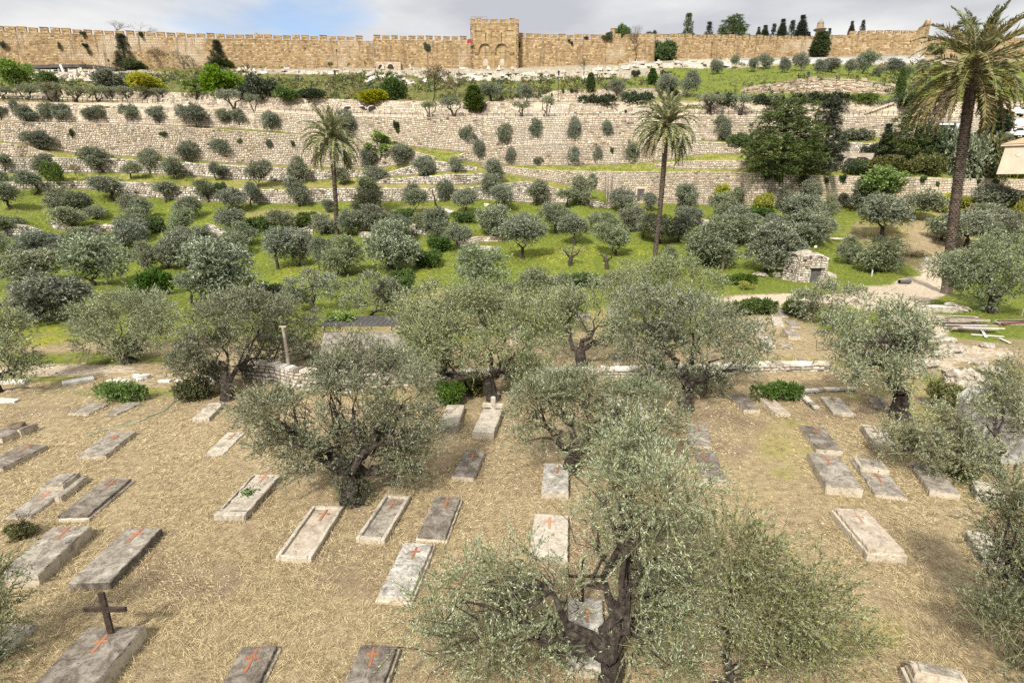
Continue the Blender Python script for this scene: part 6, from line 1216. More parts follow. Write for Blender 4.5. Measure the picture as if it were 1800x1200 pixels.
# ---------------------------------------------------------------- graves: corner pixels of the top face (TL, TR, BR, BL), height, material, options
GR = [
 ('dark', .30, (30, 742), (57, 748), (0, 771), (-30, 765), 'dark slab with a withered plant on its head, cut by the left edge', dict(plant=1)),
 ('dark', .25, (45, 781), (82, 780), (5, 823), (-40, 817), 'long dark lichened slab at the left edge below the one with a withered plant', {}),
 ('grey', .22, (193, 759), (239, 757), (184, 801), (136, 800), 'grey slab lying alone in straw, upper left', {}),
 ('grey', .12, (163, 706), (190, 709), (158, 727), (117, 726), 'low flat slab beside the bright green shrub, left of two', dict(nocross=1)),
 ('grey', .12, (225, 708), (252, 705), (208, 728), (178, 726), 'low flat slab beside the bright green shrub, right of two', dict(nocross=1)),
 ('pale', .22, (368, 707), (395, 707), (367, 735), (337, 735), 'small grave between the hose and the forked-trunk olive', {}),
 ('pale', .08, (402, 760), (430, 758), (393, 800), (355, 799), 'thin worn pale slab nearly flush with the straw', {}),
 ('pale', .28, (446, 834), (493, 832), (433, 904), (372, 905), 'broken pale slab with a green weed growing in its crack', dict(weed=1)),
 ('grey', .12, (104, 838), (145, 838), (52, 908), (9, 909), 'low grave with a raised inscribed head block, left', dict(block='grey', side=1)),
 ('dark', .26, (186, 840), (230, 841), (152, 906), (104, 904), 'dark slab on a pale plinth beside the grave with the raised head block', dict(plinth=1)),
 ('grey', .42, (93, 925), (161, 924), (60, 1014), (-6, 1010), 'thick lichened slab with a cream side at left, next to the thorny bush', {}),
 ('grey', .32, (223, 928), (284, 927), (191, 1023), (121, 1020), 'thick speckled slab with a dark stained side, lower left', dict(darkside=1)),
 ('dark', .40, (152, 1098), (260, 1099), (165, 1205), (58, 1205), 'wide dark weathered grave with cream sides under the standing black cross', {}),
 ('grey', .2, (-12, 1097), (63, 1098), (4, 1150), (-70, 1152), 'grey slab half hidden by dark leaves at the bottom left edge', dict(nocross=1)),
 ('dark', .22, (426, 1134), (488, 1135), (448, 1215), (383, 1213), 'dark slab at the bottom edge, left of two', dict(plinth=1)),
 ('dark', .30, (634, 1131), (699, 1134), (666, 1222), (596, 1220), 'dark slab at the bottom edge, right of two', dict(plinth=1)),
 ('mott', .26, (708, 953), (764, 955), (719, 1050), (666, 1047), 'mottled black and white slab with a bright cross left of the nearest olive', dict(plinth=1)),
 ('dark', .26, (766, 871), (809, 875), (783, 944), (734, 938), 'smooth dark brown slab, rightmost of three in a row by the ivy-clad olive', dict(plinth=1)),
 ('grey', .20, (679, 868), (720, 870), (678, 948), (623, 944), 'rimmed grey slab with dead leaves, middle of three by the ivy-clad olive', dict(rim=1)),
 ('pink', .20, (549, 888), (604, 888), (546, 982), (484, 977), 'rimmed pinkish slab, leftmost of three by the ivy-clad olive', dict(rim=1)),
 ('dark', .22, (818, 791), (854, 793), (833, 839), (794, 835), 'small dark slab standing alone in the middle of the straw', {}),
 ('pale', .38, (785, 710), (818, 711), (804, 749), (772, 746), 'pale box grave, left of two before the V-trunked olive', {}),
 ('pale', .40, (850, 717), (884, 718), (868, 761), (830, 757), 'pale box grave with a white stone cross at its head, right of two', dict(nocross=1, stonecross=1)),
 ('mott', .35, (956, 814), (1000, 814), (1000, 864), (952, 864), 'blotched pale grave showing left of the central olive crown', {}),
 ('pale', .30, (939, 902), (1000, 905), (998, 980), (930, 975), 'pale grave half hidden by leaves above the iron cross', {}),
 ('grey', .15, (1205, 743), (1244, 745), (1251, 784), (1212, 781), 'flat grey slab right of the central olive, upper of two', {}),
 ('dark', .16, (1218, 790), (1257, 792), (1277, 845), (1236, 839), 'sunken dark slab right of the central olive, lower of two', dict(kerb=1)),
 ('dark', .28, (1281, 690), (1309, 693), (1337, 720), (1307, 719), 'dark lichened grave at the foot of the sprawling olive', dict(nocross=1)),
 ('pink', .22, (1335, 698), (1357, 698), (1391, 726), (1361, 726), 'pinkish grave right of the dark lichened one by the sprawling olive', {}),
 ('pale', .20, (1442, 697), (1476, 698), (1501, 726), (1466, 725), 'whitest slab in the upper right row', {}),
 ('dark', .28, (1406, 747), (1449, 750), (1482, 791), (1435, 788), 'dark grave on the right directly behind a larger grey one', {}),
 ('grey', .40, (1420, 796), (1475, 800), (1519, 860), (1452, 852), 'thick grey grave with a cream side in the right-hand row', {}),
 ('grey', .14, (1498, 809), (1545, 811), (1596, 873), (1538, 870), 'low grave with a raised pale head block, right side', dict(block='pale', bigcross=1)),
 ('pink', .42, (1466, 892), (1523, 894), (1590, 968), (1529, 966), 'thick pinkish grave standing alone at lower right', dict(plinth=1)),
 ('grey', .25, (1603, 815), (1645, 817), (1690, 867), (1634, 864), 'grey grave under the side limbs of the thin olive', dict(nocross=1)),
 ('pale', .40, (1515, 744), (1552, 750), (1577, 780), (1535, 777), 'pale box grave partly behind the thin olive twigs', {}),
 ('pale', .25, (1594, 765), (1627, 768), (1655, 794), (1622, 794), 'pale broken grave behind the thin olive limbs', dict(nocross=1)),
 ('pale', .38, (1699, 933), (1736, 934), (1773, 986), (1731, 982), 'pale grave partly behind the dense dark olive at right', dict(nocross=1)),
 ('pink', .40, (1594, 1175), (1687, 1181), (1722, 1245), (1626, 1243), 'pinkish stepped grave cut by the bottom edge at right', dict(plinth=1, nocross=1, block='pink')),
 ('dark', .10, (1524, 692), (1545, 695), (1566, 718), (1537, 719), 'open grave frame filled with dark earth left of the stout trunk', dict(rim=1, nocross=1)),
 ('pale', .40, (1712, 846), (1755, 848), (1772, 871), (1717, 870), 'small pale block grave near the concrete slab at right', dict(nocross=1)),
 ('mott', .35, (1004, 1048), (1053, 1052), (1075, 1180), (992, 1165), 'blotched pale grave under the iron cross beside the nearest trunk', {}),
 ('pale', .30, (1259, 1048), (1309, 1057), (1342, 1108), (1277, 1106), 'pale grave hidden beneath the bottom right olive', dict(nocross=1)),
 ('pale', .55, (1067, 698), (1100, 698), (1104, 722), (1066, 722), 'pale tall block grave behind the central olive crown, left', dict(nocross=1)),
 ('pale', .55, (1122, 696), (1152, 696), (1158, 724), (1124, 724), 'pale tall block grave behind the central olive crown, right', dict(nocross=1)),
 ('pink', .2, (1325, 556), (1342, 557), (1349, 567), (1332, 566), 'pinkish slab nearest the clipped hedge in the right-hand plot', {}),
 ('pale', .3, (1355, 556), (1371, 555), (1379, 571), (1360, 572), 'white two-part slab in the middle of the right-hand plot back row', dict(nocross=1, block='pale')),
 ('grey', .2, (1378, 562), (1397, 563), (1408, 573), (1392, 573), 'grey slab at the right end of the plot back row', dict(nocross=1)),
 ('grey', .4, (1375, 577), (1397, 578), (1407, 590), (1387, 589), 'raised grey box grave in the middle of the right-hand plot', dict(nocross=1)),
 ('grey', .06, (1367, 600), (1381, 600), (1398, 612), (1383, 612), 'flat grey slab flush with the ground in the right-hand plot', dict(nocross=1)),
 ('grey', .12, (1397, 628), (1413, 628), (1429, 641), (1413, 642), 'flat slab just above the low plot wall at right', {}),
 ('pale', .4, (1333, 588), (1352, 590), (1366, 610), (1342, 612), 'white grave showing at the right edge of the sprawling olive', dict(nocross=1)),
 ('pale', .35, (1313, 568), (1334, 570), (1346, 582), (1322, 582), 'white grave behind the sprawling olive, next to the plot back row', dict(nocross=1)),
 ('grey', .15, (1363, 543), (1382, 543), (1386, 556), (1365, 556), 'grey step slab in the gap between hedge and bush', dict(nocross=1)),
 ('dark', .2, (1070, 620), (1083, 620), (1094, 636), (1078, 637), 'dark slab under the olive in the walled plot', {}),
 ('pale', .6, (1069, 540), (1086, 540), (1089, 550), (1069, 550), 'pale block at the back of the walled plot between twigs', dict(nocross=1)),
 ('grey', .25, (1010, 548), (1036, 548), (1040, 562), (1012, 562), 'grey slab at the back of the walled plot left of the pale block', dict(nocross=1)),
 ('pale', .7, (895, 572), (912, 572), (915, 592), (897, 592), 'upright pale grave behind the V-trunked olive', dict(nocross=1)),
]
GMAT = {'dark': 'slab_dark', 'grey': 'slab_grey', 'pale': 'slab_pale', 'pink': 'slab_pink', 'mott': 'slab_grey'}
M['slab_mott'] = grave_stone('blotched_black_white_slab', (0.24, 0.22, 0.19), (0.58, 0.55, 0.49), (0.07, 0.06, 0.05), 0.7); GMAT['mott'] = 'slab_mott'
FOOT = []
def latin(mb, L, W_, t, h, z, y):
    """flat Latin cross on the slab, arms towards the head (+y)"""
    w = t / 2; a = L * .62 - L / 2
    P = [(-w, -L / 2), (w, -L / 2), (w, a - w), (W_ / 2, a - w), (W_ / 2, a + w), (w, a + w), (w, L / 2), (-w, L / 2), (-w, a + w), (-W_ / 2, a + w), (-W_ / 2, a - w), (-w, a - w)]
    n = len(P); top = [(x, y + q, z + h) for x, q in P]; bot = [(x, y + q, z - .01) for x, q in P]; i = np.arange(n)
    mb.add(np.array(top + bot), np.stack([i, (i + 1) % n, n + (i + 1) % n, n + i], -1)[:, ::-1])
    o = lambda *k: [list(k)]
    mb.add(np.array(top), o(0, 1, 2, 11)); mb.add(np.array(top), o(11, 2, 5, 8)); mb.add(np.array(top), o(2, 3, 4, 5)); mb.add(np.array(top), o(10, 11, 8, 9)); mb.add(np.array(top), o(8, 5, 6, 7))
def rough_box(mb, c, s, bev, seed, amp=.008, mat=0, nx=10, ny=22, chip=.25):
    """stone slab with worn edges: a rounded-edged box of many faces, softly uneven"""
    g = np.random.default_rng(seed); sx, sy, sz = s
    xs = np.concatenate([[-.5, -.5 + bev / sx], np.linspace(-.5, .5, nx)[1:-1], [.5 - bev / sx, .5]]) * sx
    ys = np.concatenate([[-.5, -.5 + bev / sy], np.linspace(-.5, .5, ny)[1:-1], [.5 - bev / sy, .5]]) * sy
    X, Y_ = np.meshgrid(xs, ys, indexing='ij'); m, k = X.shape
    Z = np.full_like(X, sz / 2); e = (np.abs(X) > sx / 2 - 1e-6) | (np.abs(Y_) > sy / 2 - 1e-6); Z[e] -= bev
    kk = g.normal(size=(6, 2)) * 4; ph = g.uniform(0, 6, 6); nz = sum(np.sin(X * a + Y_ * b + p) for (a, b), p in zip(kk, ph)) / 4
    Z += nz * amp; ch = e & (g.random(X.shape) < chip); X = X + np.where(ch, -np.sign(X) * (np.abs(X) > sx / 2 - 1e-6) * g.uniform(0, .03, X.shape), 0) ; Y_ = Y_ + np.where(ch, -np.sign(Y_) * (np.abs(Y_) > sy / 2 - 1e-6) * g.uniform(0, .03, X.shape), 0); Z = Z - np.where(ch, g.uniform(0, .03, X.shape), 0)
    V = np.stack([X, Y_, Z], -1).reshape(-1, 3) + np.array(c); i = np.arange(m - 1)[:, None] * k; j = np.arange(k - 1)[None]
    mb.add(V, np.stack([i + j, i + k + j, i + k + j + 1, i + j + 1], -1).reshape(-1, 4), mat)
    ring = np.concatenate([np.arange(m) * k, (m - 1) * k + np.arange(1, k), (np.arange(m - 1)[::-1]) * k + k - 1, np.arange(1, k - 1)[::-1]])
    T = V[ring]; B = T.copy(); B[:, 2] = c[2] - sz / 2; n = len(ring); q = np.arange(n)
    mb.add(np.concatenate([T, B]), np.stack([q, n + q, n + (q + 1) % n, (q + 1) % n], -1), mat + 1)
def grave(i, kind, h, tl, tr, br, bl, label, o):
    P = [at_z(*q, h * .8) for q in (tl, tr, br, bl)]
    head, foot = (P[0] + P[1]) / 2, (P[2] + P[3]) / 2; ax = (head - foot)[:2]; L = np.linalg.norm(ax); rz = math.atan2(ax[1], ax[0]) - math.pi / 2
    n = np.array([math.cos(rz), math.sin(rz)]); Wd = (abs((P[1] - P[0])[:2] @ n) + abs((P[2] - P[3])[:2] @ n)) / 2
    L = min(max(L, .9), 2.6); Wd = min(max(Wd, .5), 1.35); c = (head + foot) / 2
    FOOT.append((c[0], c[1], Wd / 2 + .04, L / 2 + .04, rz))
    root = thing('gravestone', (c[0], c[1], 0), label, 'gravestone', 'flat gravestones of the cemetery', rz); root.rotation_euler = (RNG.normal() * .008, RNG.normal() * .012, rz)
    h *= .8; top = M[GMAT[kind]]; side = M['slab_dark'] if o.get('darkside') else (M['slab_side'] if kind != 'pale' else M['slab_pale'])
    m = MB(); zt = h
    if o.get('plinth'):
        rough_box(m, (0, 0, (h - .10) / 2 - .04), (Wd + .10, L + .10, h - .10 + .08), .02, i, .004); m.build('plinth', [M['slab_side'], M['slab_side']], root)
        m = MB(); rough_box(m, (0, 0, h - .05), (Wd, L, .10), .018, i + 50, .006); m.build('slab', [top, top if kind == 'dark' else side], root)
    elif o.get('rim'):
        rough_box(m, (0, 0, h / 2 - .06), (Wd - .1, L - .1, h - .04), .02, i, .012); m.build('bed', [top, side], root)
        m = MB(); r = .11
        for cx, cy, sx, sy in ((-(Wd - r) / 2, 0, r, L), ((Wd - r) / 2, 0, r, L), (0, (L - r) / 2, Wd - 2 * r - .004, r), (0, -(L - r) / 2, Wd - 2 * r - .004, r)):
            rough_box(m, (cx, cy, h / 2 - .03), (sx, sy, h + .06), .015, i + 9, .003, 0, 4, 12)
        m.build('rim', [M['slab_pale'] if kind != 'dark' or h > .2 else M['slab_grey'], M['slab_side']], root); zt = h - .065
    else:
        rough_box(m, (0, 0, h / 2 - .05), (Wd, L, h + .10), .025, i, .008); m.build('slab', [top, side], root)
    hy = L / 2 - .45
    if o.get('block'):
        m = MB(); b = GMAT[o['block']]; bl_ = .36 * L
        rough_box(m, (0, L / 2 - bl_ / 2 - .04, h + .07), (Wd * .94, bl_, .17), .02, i + 3, .004); m.build('head_block', [M[b], M['slab_side']], root)
        m = MB(); rough_box(m, (0, L / 2 - bl_ / 2 - .03, h + .17), (Wd * .72, bl_ * .76, .05), .01, i + 4, .004, 0, 8, 10); m.build('inscription_plate', [M['slab_grey'], M['slab_side']], root); hy = L / 2 - bl_ - .38
    if o.get('side'):
        m = MB(); rough_box(m, (Wd / 2 + .18, L * .16, .08), (.22, L * .55, .2), .02, i + 5); m.build('side_kerb', [M['slab_grey'], M['slab_side']], root)
    if o.get('kerb'):
        m = MB(); rough_box(m, (0, -L / 2 - .07, .10), (Wd * 1.1, .16, .28), .03, i + 5); m.build('foot_kerb', [M['slab_grey'], M['slab_side']], root)
    if not o.get('nocross'):
        s = 1.35 if o.get('bigcross') else 1.0; m = MB(); latin(m, .56 * s, .29 * s, .066 * s, .012, zt, hy); cr = m.build('cross', M['terracotta_worn' if kind in ('pale', 'pink') else 'terracotta'], root); cr.rotation_euler = (0, 0, RNG.normal() * .05); cr.location = (RNG.normal() * .03, RNG.normal() * .06, 0); q = RNG.uniform(.85, 1.15); cr.scale = (q, q, 1)
    if o.get('plant'):
        t, c2 = plant_mesh('bare', 1); q = t.build('dry_plant', M['dry_bush'], root); q.location = (.1, L / 2 - .25, h); q.scale = (.16, .16, .09)
        m = MB(); blob(m, (0, 0, 0), (.3, .22, .13), 3, .35, 0, 1, 4); q = m.build('dry_clump', M['dry_bush'], root); q.location = (.05, L / 2 - .25, h + .05)
        m = MB(); rough_box(m, (Wd / 2 + .02, L / 2 - .3, h / 2), (.16, .7, h + .16), .03, 5); m.build('side_kerb', [M['slab_grey'], M['slab_side']], root)
    if o.get("weed"):
        m = MB(); P2 = np.array([(RNG.normal() * .12, RNG.normal() * .15, h) for _ in range(120)]); leaves(m, P2, unit(120, .5), .10, .06); q = m.build("weed", M["green"], root); q["kind"] = "stuff"
        m = MB(); tube(m, crooked((-Wd / 2 + .1, L / 2 - .15, h + .012), (-Wd / 2 + .12, -L / 2 + .3, h + .012), 9, .02), .022, 5); tube(m, crooked((-Wd / 2 + .05, -L / 2 + .2, h + .012), (Wd / 2 - .06, -L / 2 + .22, h + .012), 6, .02), .018, 5); m.build('crack', M['slab_dark'], root)
    if o.get('stonecross'):
        m = MB(); y = L / 2 + .14; rough_box(m, (0, y + .05, .12), (Wd * .9, .24, .36), .03, 3); m.build('headstone', [M['slab_grey'], M['slab_side']], root)
        m = MB(); box(m, (0, y - .1, .55), (.20, .15, .62), 0, 0, .04); box(m, (0, y - .101, .46), (.92, .144, .19), 0, 0, .04); m.build('stone_cross', M['slab_pale'], root)
for i, g_ in enumerate(GR): grave(i, *g_)
# ---- the two standing iron crosses
def iron_cross(u, v, vt, arm, label, scroll):
    p = at_z(u, v, .38); H = at(u, vt, p[1])[2] - p[2]; k = mpp(u, vt, p[1]); w = arm * k
    root = thing('iron_cross', p, label, 'cross', 'standing iron crosses', -.03); root.rotation_euler = (.0, -.02, -.03)
    t = .115 if scroll else .06; m = MB(); box(m, (0, 0, H / 2 - .05), (t * 1.1, .05, H + .1), 0, 0, .008); m.build('upright', M['black_iron'], root)
    m = MB(); box(m, (0, -.004, H * .56), (w, .05, t), 0, 0, .008); m.build('crossbar', M['black_iron'], root)
    if scroll:
        for s in (-1, 1):
            m = MB(); a = np.linspace(.2, 5.2, 16); r = np.linspace(.085, .03, 16); tube(m, [(s * (.12 + q * math.cos(b)), -.002, H * .56 + .055 + q + q * math.sin(b)) for q, b in zip(r, a)], .009, 6); m.build('scroll', M['black_iron'], root)
    else:
        for s in (-1, 1): m = MB(); box(m, (s * w / 2, 0, H * .56), (.05, .06, .1), 0, 0, .01); m.build('bar_end', M['black_iron'], root)
iron_cross(194, 1107, 1040, 77, 'black iron cross with small scrolls standing on the wide rimmed grave', True)
iron_cross(1024, 1050, 981, 67, 'thin black iron cross standing among leaves beside the nearest trunk', False)

# ---- stone hut
def hut():
    fl = gp(1383, 496); fr = gp(1444, 496); Y = (fl[1] + fr[1]) / 2; k = mpp(1415, 490, Y); z0 = 0.0
    c = at(1428, 496, Y); w = 53 * k; hw = 40 * k; hp = 48 * k; dp = 2.6
    root = thing('stone_hut', (c[0] - .1, Y, z0), 'small rubble stone hut with a gabled front and a dark door', 'hut'); root.rotation_euler = (0, 0, .10)
    h = w / 2; dw = 1.1; dh = 25 * k; dx = h * .22
    def gable(x): return hp - ((hp - hw) * (x - .3 * h) / (.7 * h) if x > .3 * h else (hp - hw) * .35 * (.3 * h - x) / (1.3 * h))
    m = MB(); st = [('rubble', 'mortar')]
    args = (.24, (.2, .42), .07, .035, .04, .45, 0, 1)
    xs = np.linspace(-h, dx - dw / 2, 8); masonry(m, [(x, 0, -.3) for x in xs], [(x, 0, gable(x)) for x in xs], *args, (0, -1), .08)
    xs = np.linspace(dx + dw / 2, h, 6); masonry(m, [(x, 0, -.3) for x in xs], [(x, 0, gable(x)) for x in xs], *args, (0, -1), .08)
    xs = np.linspace(dx - dw / 2, dx + dw / 2, 4); masonry(m, [(x, 0, dh + .22) for x in xs], [(x, 0, gable(x)) for x in xs], *args, (0, -1), .05)
    m.build('front_wall', [M['rubble'], M['mortar']], root)
    m = MB()
    masonry(m, [(-h - .25, dp, -.3), (-h - .2, dp * .4, -.3), (-h + .02, .03, -.3)], [(-h + .15, dp, hw), (-h + .1, dp * .4, hw * 1.05), (-h + .04, .03, hw * 1.1)], *args, (-1, 0), .08)
    m.build('side_wall', [M['rubble'], M['mortar']], root); m = MB()
    masonry(m, [(h - .02, .03, -.3), (h - .02, dp, -.3)], [(h - .02, .03, hw), (h - .02, dp, hw)], *args, (1, 0), .08); m.build('side_wall', [M['rubble'], M['mortar']], root)
    m = MB()
    for s in (-1, 1):
        n = 7; A = np.linspace(0, 1, n); Yv = np.linspace(-.12, dp, 9)
        V = np.array([[(.3 * h + s * a * (h + .03 - .3 * h * s), y + .06, gable(float(np.clip(.3 * h + s * a * (h - .3 * h * s), -h, h))) + .13 + .05 * math.sin(a * 9 + y * 5)) for y in Yv] for a in A]).reshape(-1, 3)
        F = [[i * 9 + j, i * 9 + j + 1, (i + 1) * 9 + j + 1, (i + 1) * 9 + j] for i in range(n - 1) for j in range(8)]; m.add(V, F); m.add(V - (0, 0, .16), [f[::-1] for f in F])
        e = [i * 9 for i in range(n)]; prism_e = V[e]; 
        for i in range(n - 1): m.add([prism_e[i], prism_e[i + 1], prism_e[i + 1] - (0, 0, .16), prism_e[i] - (0, 0, .16)], [[0, 1, 2, 3]])
    blob(m, (-.35 * h, dp * .45, hp + .02), (.55 * h, .8, .36), 3, .16, 0, 1, 8); m.build('roof', M['rock'], root)
    m = MB(); box(m, (dx, .14, dh / 2), (dw - .02, .06, dh)); 
    for j in range(5): box(m, (dx - dw / 2 + dw * (j + .5) / 5, .10, dh / 2), (dw / 5 - .03, .03, dh - .05))
    d = m.build('door', M['door'], root); m = MB(); tube(m, [(dx + .35, .06, dh * .5), (dx + .35, .02, dh * .5), (dx + .35, .02, dh * .5 + .12)], .015, 6); m.build('handle', M['black_iron'], d)
    m = MB(); box(m, (dx, -.06, dh + .12), (dw + .5, .4, .2), 0, 0, .03); m.build('lintel', M['rock'], root)
hut()
# dark doorway in the terrace wall
def doorway():
    Y = float(D(1128, 352)) - .2; a = at(1119, 353, Y); b = at(1133, 332, Y); w = b[0] - a[0]; h = b[2] - a[2]; root = thing('doorway', (a[0] + w / 2, Y, a[2]), 'dark wooden doorway set in the terrace wall behind the middle palm', 'door')
    m = MB(); box(m, (0, 0, h / 2), (w, .1, h)); 
    for j in range(4): box(m, (-w / 2 + w * (j + .5) / 4, -.07, h / 2), (w / 4 - .04, .04, h - .08))
    m.build('door_leaf', M['door'], root)
    m = MB()
    for s in (-1, 1): box(m, (s * (w / 2 + .12), -.06, h / 2), (.24, .22, h), 0, 0, .03)
    m.build('jamb', M['ashlar'], root); m = MB(); box(m, (0, -.06, h + .15), (w + .7, .24, .3), 0, 0, .03); m.build('lintel', M['ashlar'], root)
doorway()
for i, (u, w_) in enumerate(((612, 14), (637, 13), (655, 14))):     # three niches in the wall above the road
    Y = float(D(u, 195)) - .25; a = at(u, 198, Y); k = mpp(u, 195, Y); m = MB(); n = 9; r = w_ * k / 2; hh = 6 * k; t = np.linspace(0, math.pi, n)
    out = [(-r, 0), (r, 0)] + [(r * math.cos(q), hh + r * .55 * math.sin(q)) for q in t]; root = thing('stone_niche', a, ('leftmost dark arched niche', 'middle dark arched niche', 'rightmost and darkest arched niche')[i] + ' in the wall above the road', 'niche', 'arched niches in the road wall')
    prism(m, [(x, .06, z) for x, z in out], [(x, -.04, z) for x, z in out]); m.build('opening', M['shade_panel'], root); m = MB()  # dark panel paints the shade of the niche, no recess behind it
    for j in range(n - 1):
        q = [(rr * math.cos(b), hh + rr * .62 * math.sin(b)) for rr, b in ((r, t[j]), (r * 1.3, t[j]), (r * 1.3, t[j + 1] - .03), (r, t[j + 1] - .03))]; prism(m, [(x, -.02, z) for x, z in q], [(x, -.2, z) for x, z in q])
    m.build('arch_stones', M['rubble'], root)
# ---- pergola, its stone platform, the wooden pole
def pergola():
    Yf, Yb = 32.0, 34.4; h = 2.15; a = at(566, 580, Yf); b = at(690, 580, Yf); a2 = at(603, 557, Yb); b2 = at(697, 557, Yb); z = (a[2] + a2[2]) / 2; x0, x1 = a[0], b[0]; c = (x0 + x1) / 2; w = x1 - x0
    root = thing('pergola', (c, (Yf + Yb) / 2, 0), 'dark slatted pergola with a light green vine on its left corner', 'pergola'); d = Yb - Yf
    for sx in (-1, 1):
        for sy in (-1, 1): m = MB(); box(m, (sx * (w / 2 - .1), sy * (d / 2 - .1), z / 2), (.1, .1, z), 0, 0, .01); m.build('post', M['wood'], root)
    m = MB()
    for sx in (-1, 1): box(m, (sx * (w / 2 - .1), 0, z + .04), (.09, d + .2, .12), 0, 0, .01)
    m.build('beam', M['wood'], root)
    m = MB()
    for j in range(9): box(m, (0, -d / 2 + d * j / 8, z + .14), (w + .3, .07, .07), 0, 0, .01)
    for j in range(14): tube(m, [(-w / 2 + w * j / 13, -d / 2, z + .19), (-w / 2 + w * j / 13, d / 2, z + .19)], .012, 4)
    m.build('slats', M['steel'], root)
    m = MB(); L = [(-w / 2 + RNG.uniform(-.1, 1.5), d * RNG.uniform(-.1, .5), z + .25, .28) for _ in range(9)]; foliage(m, L, 40, 8, .13, .11, .2, .2, -.4)
    for l in L[:4]: tube(m, crooked((-w / 2 + .1, d / 2 - .1, .1), l[:3], 5, .05), .02, 5)
    m.build('vine', M['bright'], root)
pergola()
def platform():
    P = [at_z(572, 584, 1.42), at_z(692, 584, 1.42), at_z(738, 628, 1.42), at_z(560, 636, 1.42)]; P = [np.array(p) for p in P]
    root = thing('stone_platform', (P[0] + P[2]) / 2 * np.array([1, 1, 0]), 'flat grey concrete platform in front of the pergola', 'platform'); o = np.array(root.location)
    m = MB(); Q = [p - o for p in P]; prism(m, [q - (0, 0, .12) for q in Q][::-1], Q[::-1]); m.build('top_slab', M['slab_grey'], root)
    m = MB(); 
    for i, j in ((3, 2), (0, 3), (2, 1)):
        m = MB(); a, b = Q[i] - (0, 0, .12), Q[j] - (0, 0, .12); a0, b0 = a * (1, 1, 0) - (0, 0, .1), b * (1, 1, 0) - (0, 0, .1); masonry(m, [a0, b0], [a, b], .22, (.22, .5), .05, .03, .03, .3, 0, 1, None, .0)
        m.build('side_wall', [M['rubble'], M['mortar']], root)
platform()
def pole():
    p = at_z(513, 676, 0); top = at(497, 574, p[1]) - p; root = thing('wooden_pole', p, 'bare grey wooden pole leaning left beside the rubble plot wall', 'pole'); m = MB(); tube(m, [(0, 0, -.3), top * .5, top], [.085, .08, .07], 10); m.build('shaft', M['wood'], root)
    m = MB(); box(m, top + (.0, 0, .0), (.34, .08, .07), 0, 0, .01); m.build('cap_piece', M['wood'], root)
pole()
# ---- low walls of the plots
def low_wall(pts, h, sty, label, ragged=.1, depth=.45):
    us = [p[0] for p in pts]; q = np.unique(np.concatenate([us, np.arange(us[0], us[-1], 20)])); v = np.interp(q, us, [p[1] for p in pts]); B = at_z(q, v, 0.0); T = B + (0, 0, h)
    B[:, 2] -= .1; co, ln, pr, gp_, ji, de, ms, rg = STY[sty]; m = MB(); masonry(m, B, T, .17, (.2, .48), .05, .035, .035, depth, 0, 1, None, ragged, 0, .38); tag(m.build('plot_wall', [M[ms[0]], M['mortar']]), label, 'low wall', 'low walls of the burial plots')
STY['white'] = STY['rubble']
low_wall([(768, 668), (900, 664), (1040, 662), (1160, 660), (1300, 655), (1460, 651)], .34, 'white', 'long low pale stone wall closing the walled plots', .06)
low_wall([(425, 668), (480, 672), (520, 684), (620, 690)], .9, 'rubble', 'thick rubble plot wall behind the wooden pole', .15)
low_wall([(600, 672), (690, 668), (770, 669)], .5, 'rubble', 'low rubble wall stretch left of the long pale one', .1)
low_wall([(1405, 694), (1450, 690), (1505, 689)], .13, 'white', 'short pale stone edging behind the whitest slab', .05, .2)
low_wall([(1403, 697), (1415, 708), (1432, 722)], .12, 'white', 'short pale edging running forward left of the whitest slab', .05, .2)
# ---- loose blocks and rocks
def rock(name, u, v, wpx, hpx, label, seed, mat='rock', cat='rock', group=None, flat=1.0, amp=.22, z=None):
    p = gp(u, v); k = mpp(u, v, p[1]); m = MB(); r = wpx * k / 2; blob(m, (0, 0, hpx * k * .18), (r, r * RNG.uniform(.6, .9), hpx * k * .62 * flat), 4, amp * 1.3, 0, 1, seed); V = m.v[0]; g = np.random.default_rng(seed); V += np.sign(np.sin(V @ g.normal(size=(3, 3)) * 5.0 / max(r, .2))) * r * .07
    return tag(m.build(name, M[mat], None, False, p), label, cat, group)
def block(name, u, v, s, rz, label, mat='white_stone', cat='stone block', group=None):
    p = gp(u, v); m = MB(); rough_box(m, (0, 0, s[2] / 2 - .05), s, .02, int(u), .006, 0, 6, 10); o = m.build(name, [M[mat], M[mat]], None, False, p); o.rotation_euler = (RNG.normal() * .05, RNG.normal() * .05, rz); return tag(o, label, cat, group)
block('stone_block', 24, 672, (1.3, .5, .18), .15, 'flat white stone slab at the left edge of the path', 'white_stone')
block('stone_block', 138, 672, (.45, 1.3, .22), -.85, 'pale oblong stone lying slanted in the dry grass by the path')
block('stone_block', 12, 706, (.9, .4, .16), .1, 'small white stone at the left edge above the dark slab')
for j, (u, v, s) in enumerate(((240, 664, .34), (250, 667, .42), (258, 665, .36), (246, 670, .3))): block('stone_block', u, v, (s, s * .8, s * .7), j * .8, 'white stone of the little heap ' + ('at its left end', 'at its middle front', 'at its right end', 'lowest in front')[j] + ', by the path', 'white_stone', 'stone block', 'little heap of white stones')
for j, (u, w_) in enumerate(((200, 22), (222, 14), (290, 22), (318, 18), (345, 22), (375, 16))): block('kerb_stone', u, 671, (w_ * .028, .28, .16), .05, f'flat pale kerb stone in the broken row left of the forked olive, {nth(j + 1, 6)} from left', 'white_stone', 'kerb stone', 'broken row of kerb stones')
block('stone_block', 670, 376, (1.0, .6, 1.2), .1, 'white square stone block among the olives right of the left palm')
rock('rock', 1365, 487, 14, 9, 'pale rock in the grass left of the stone hut', 3)
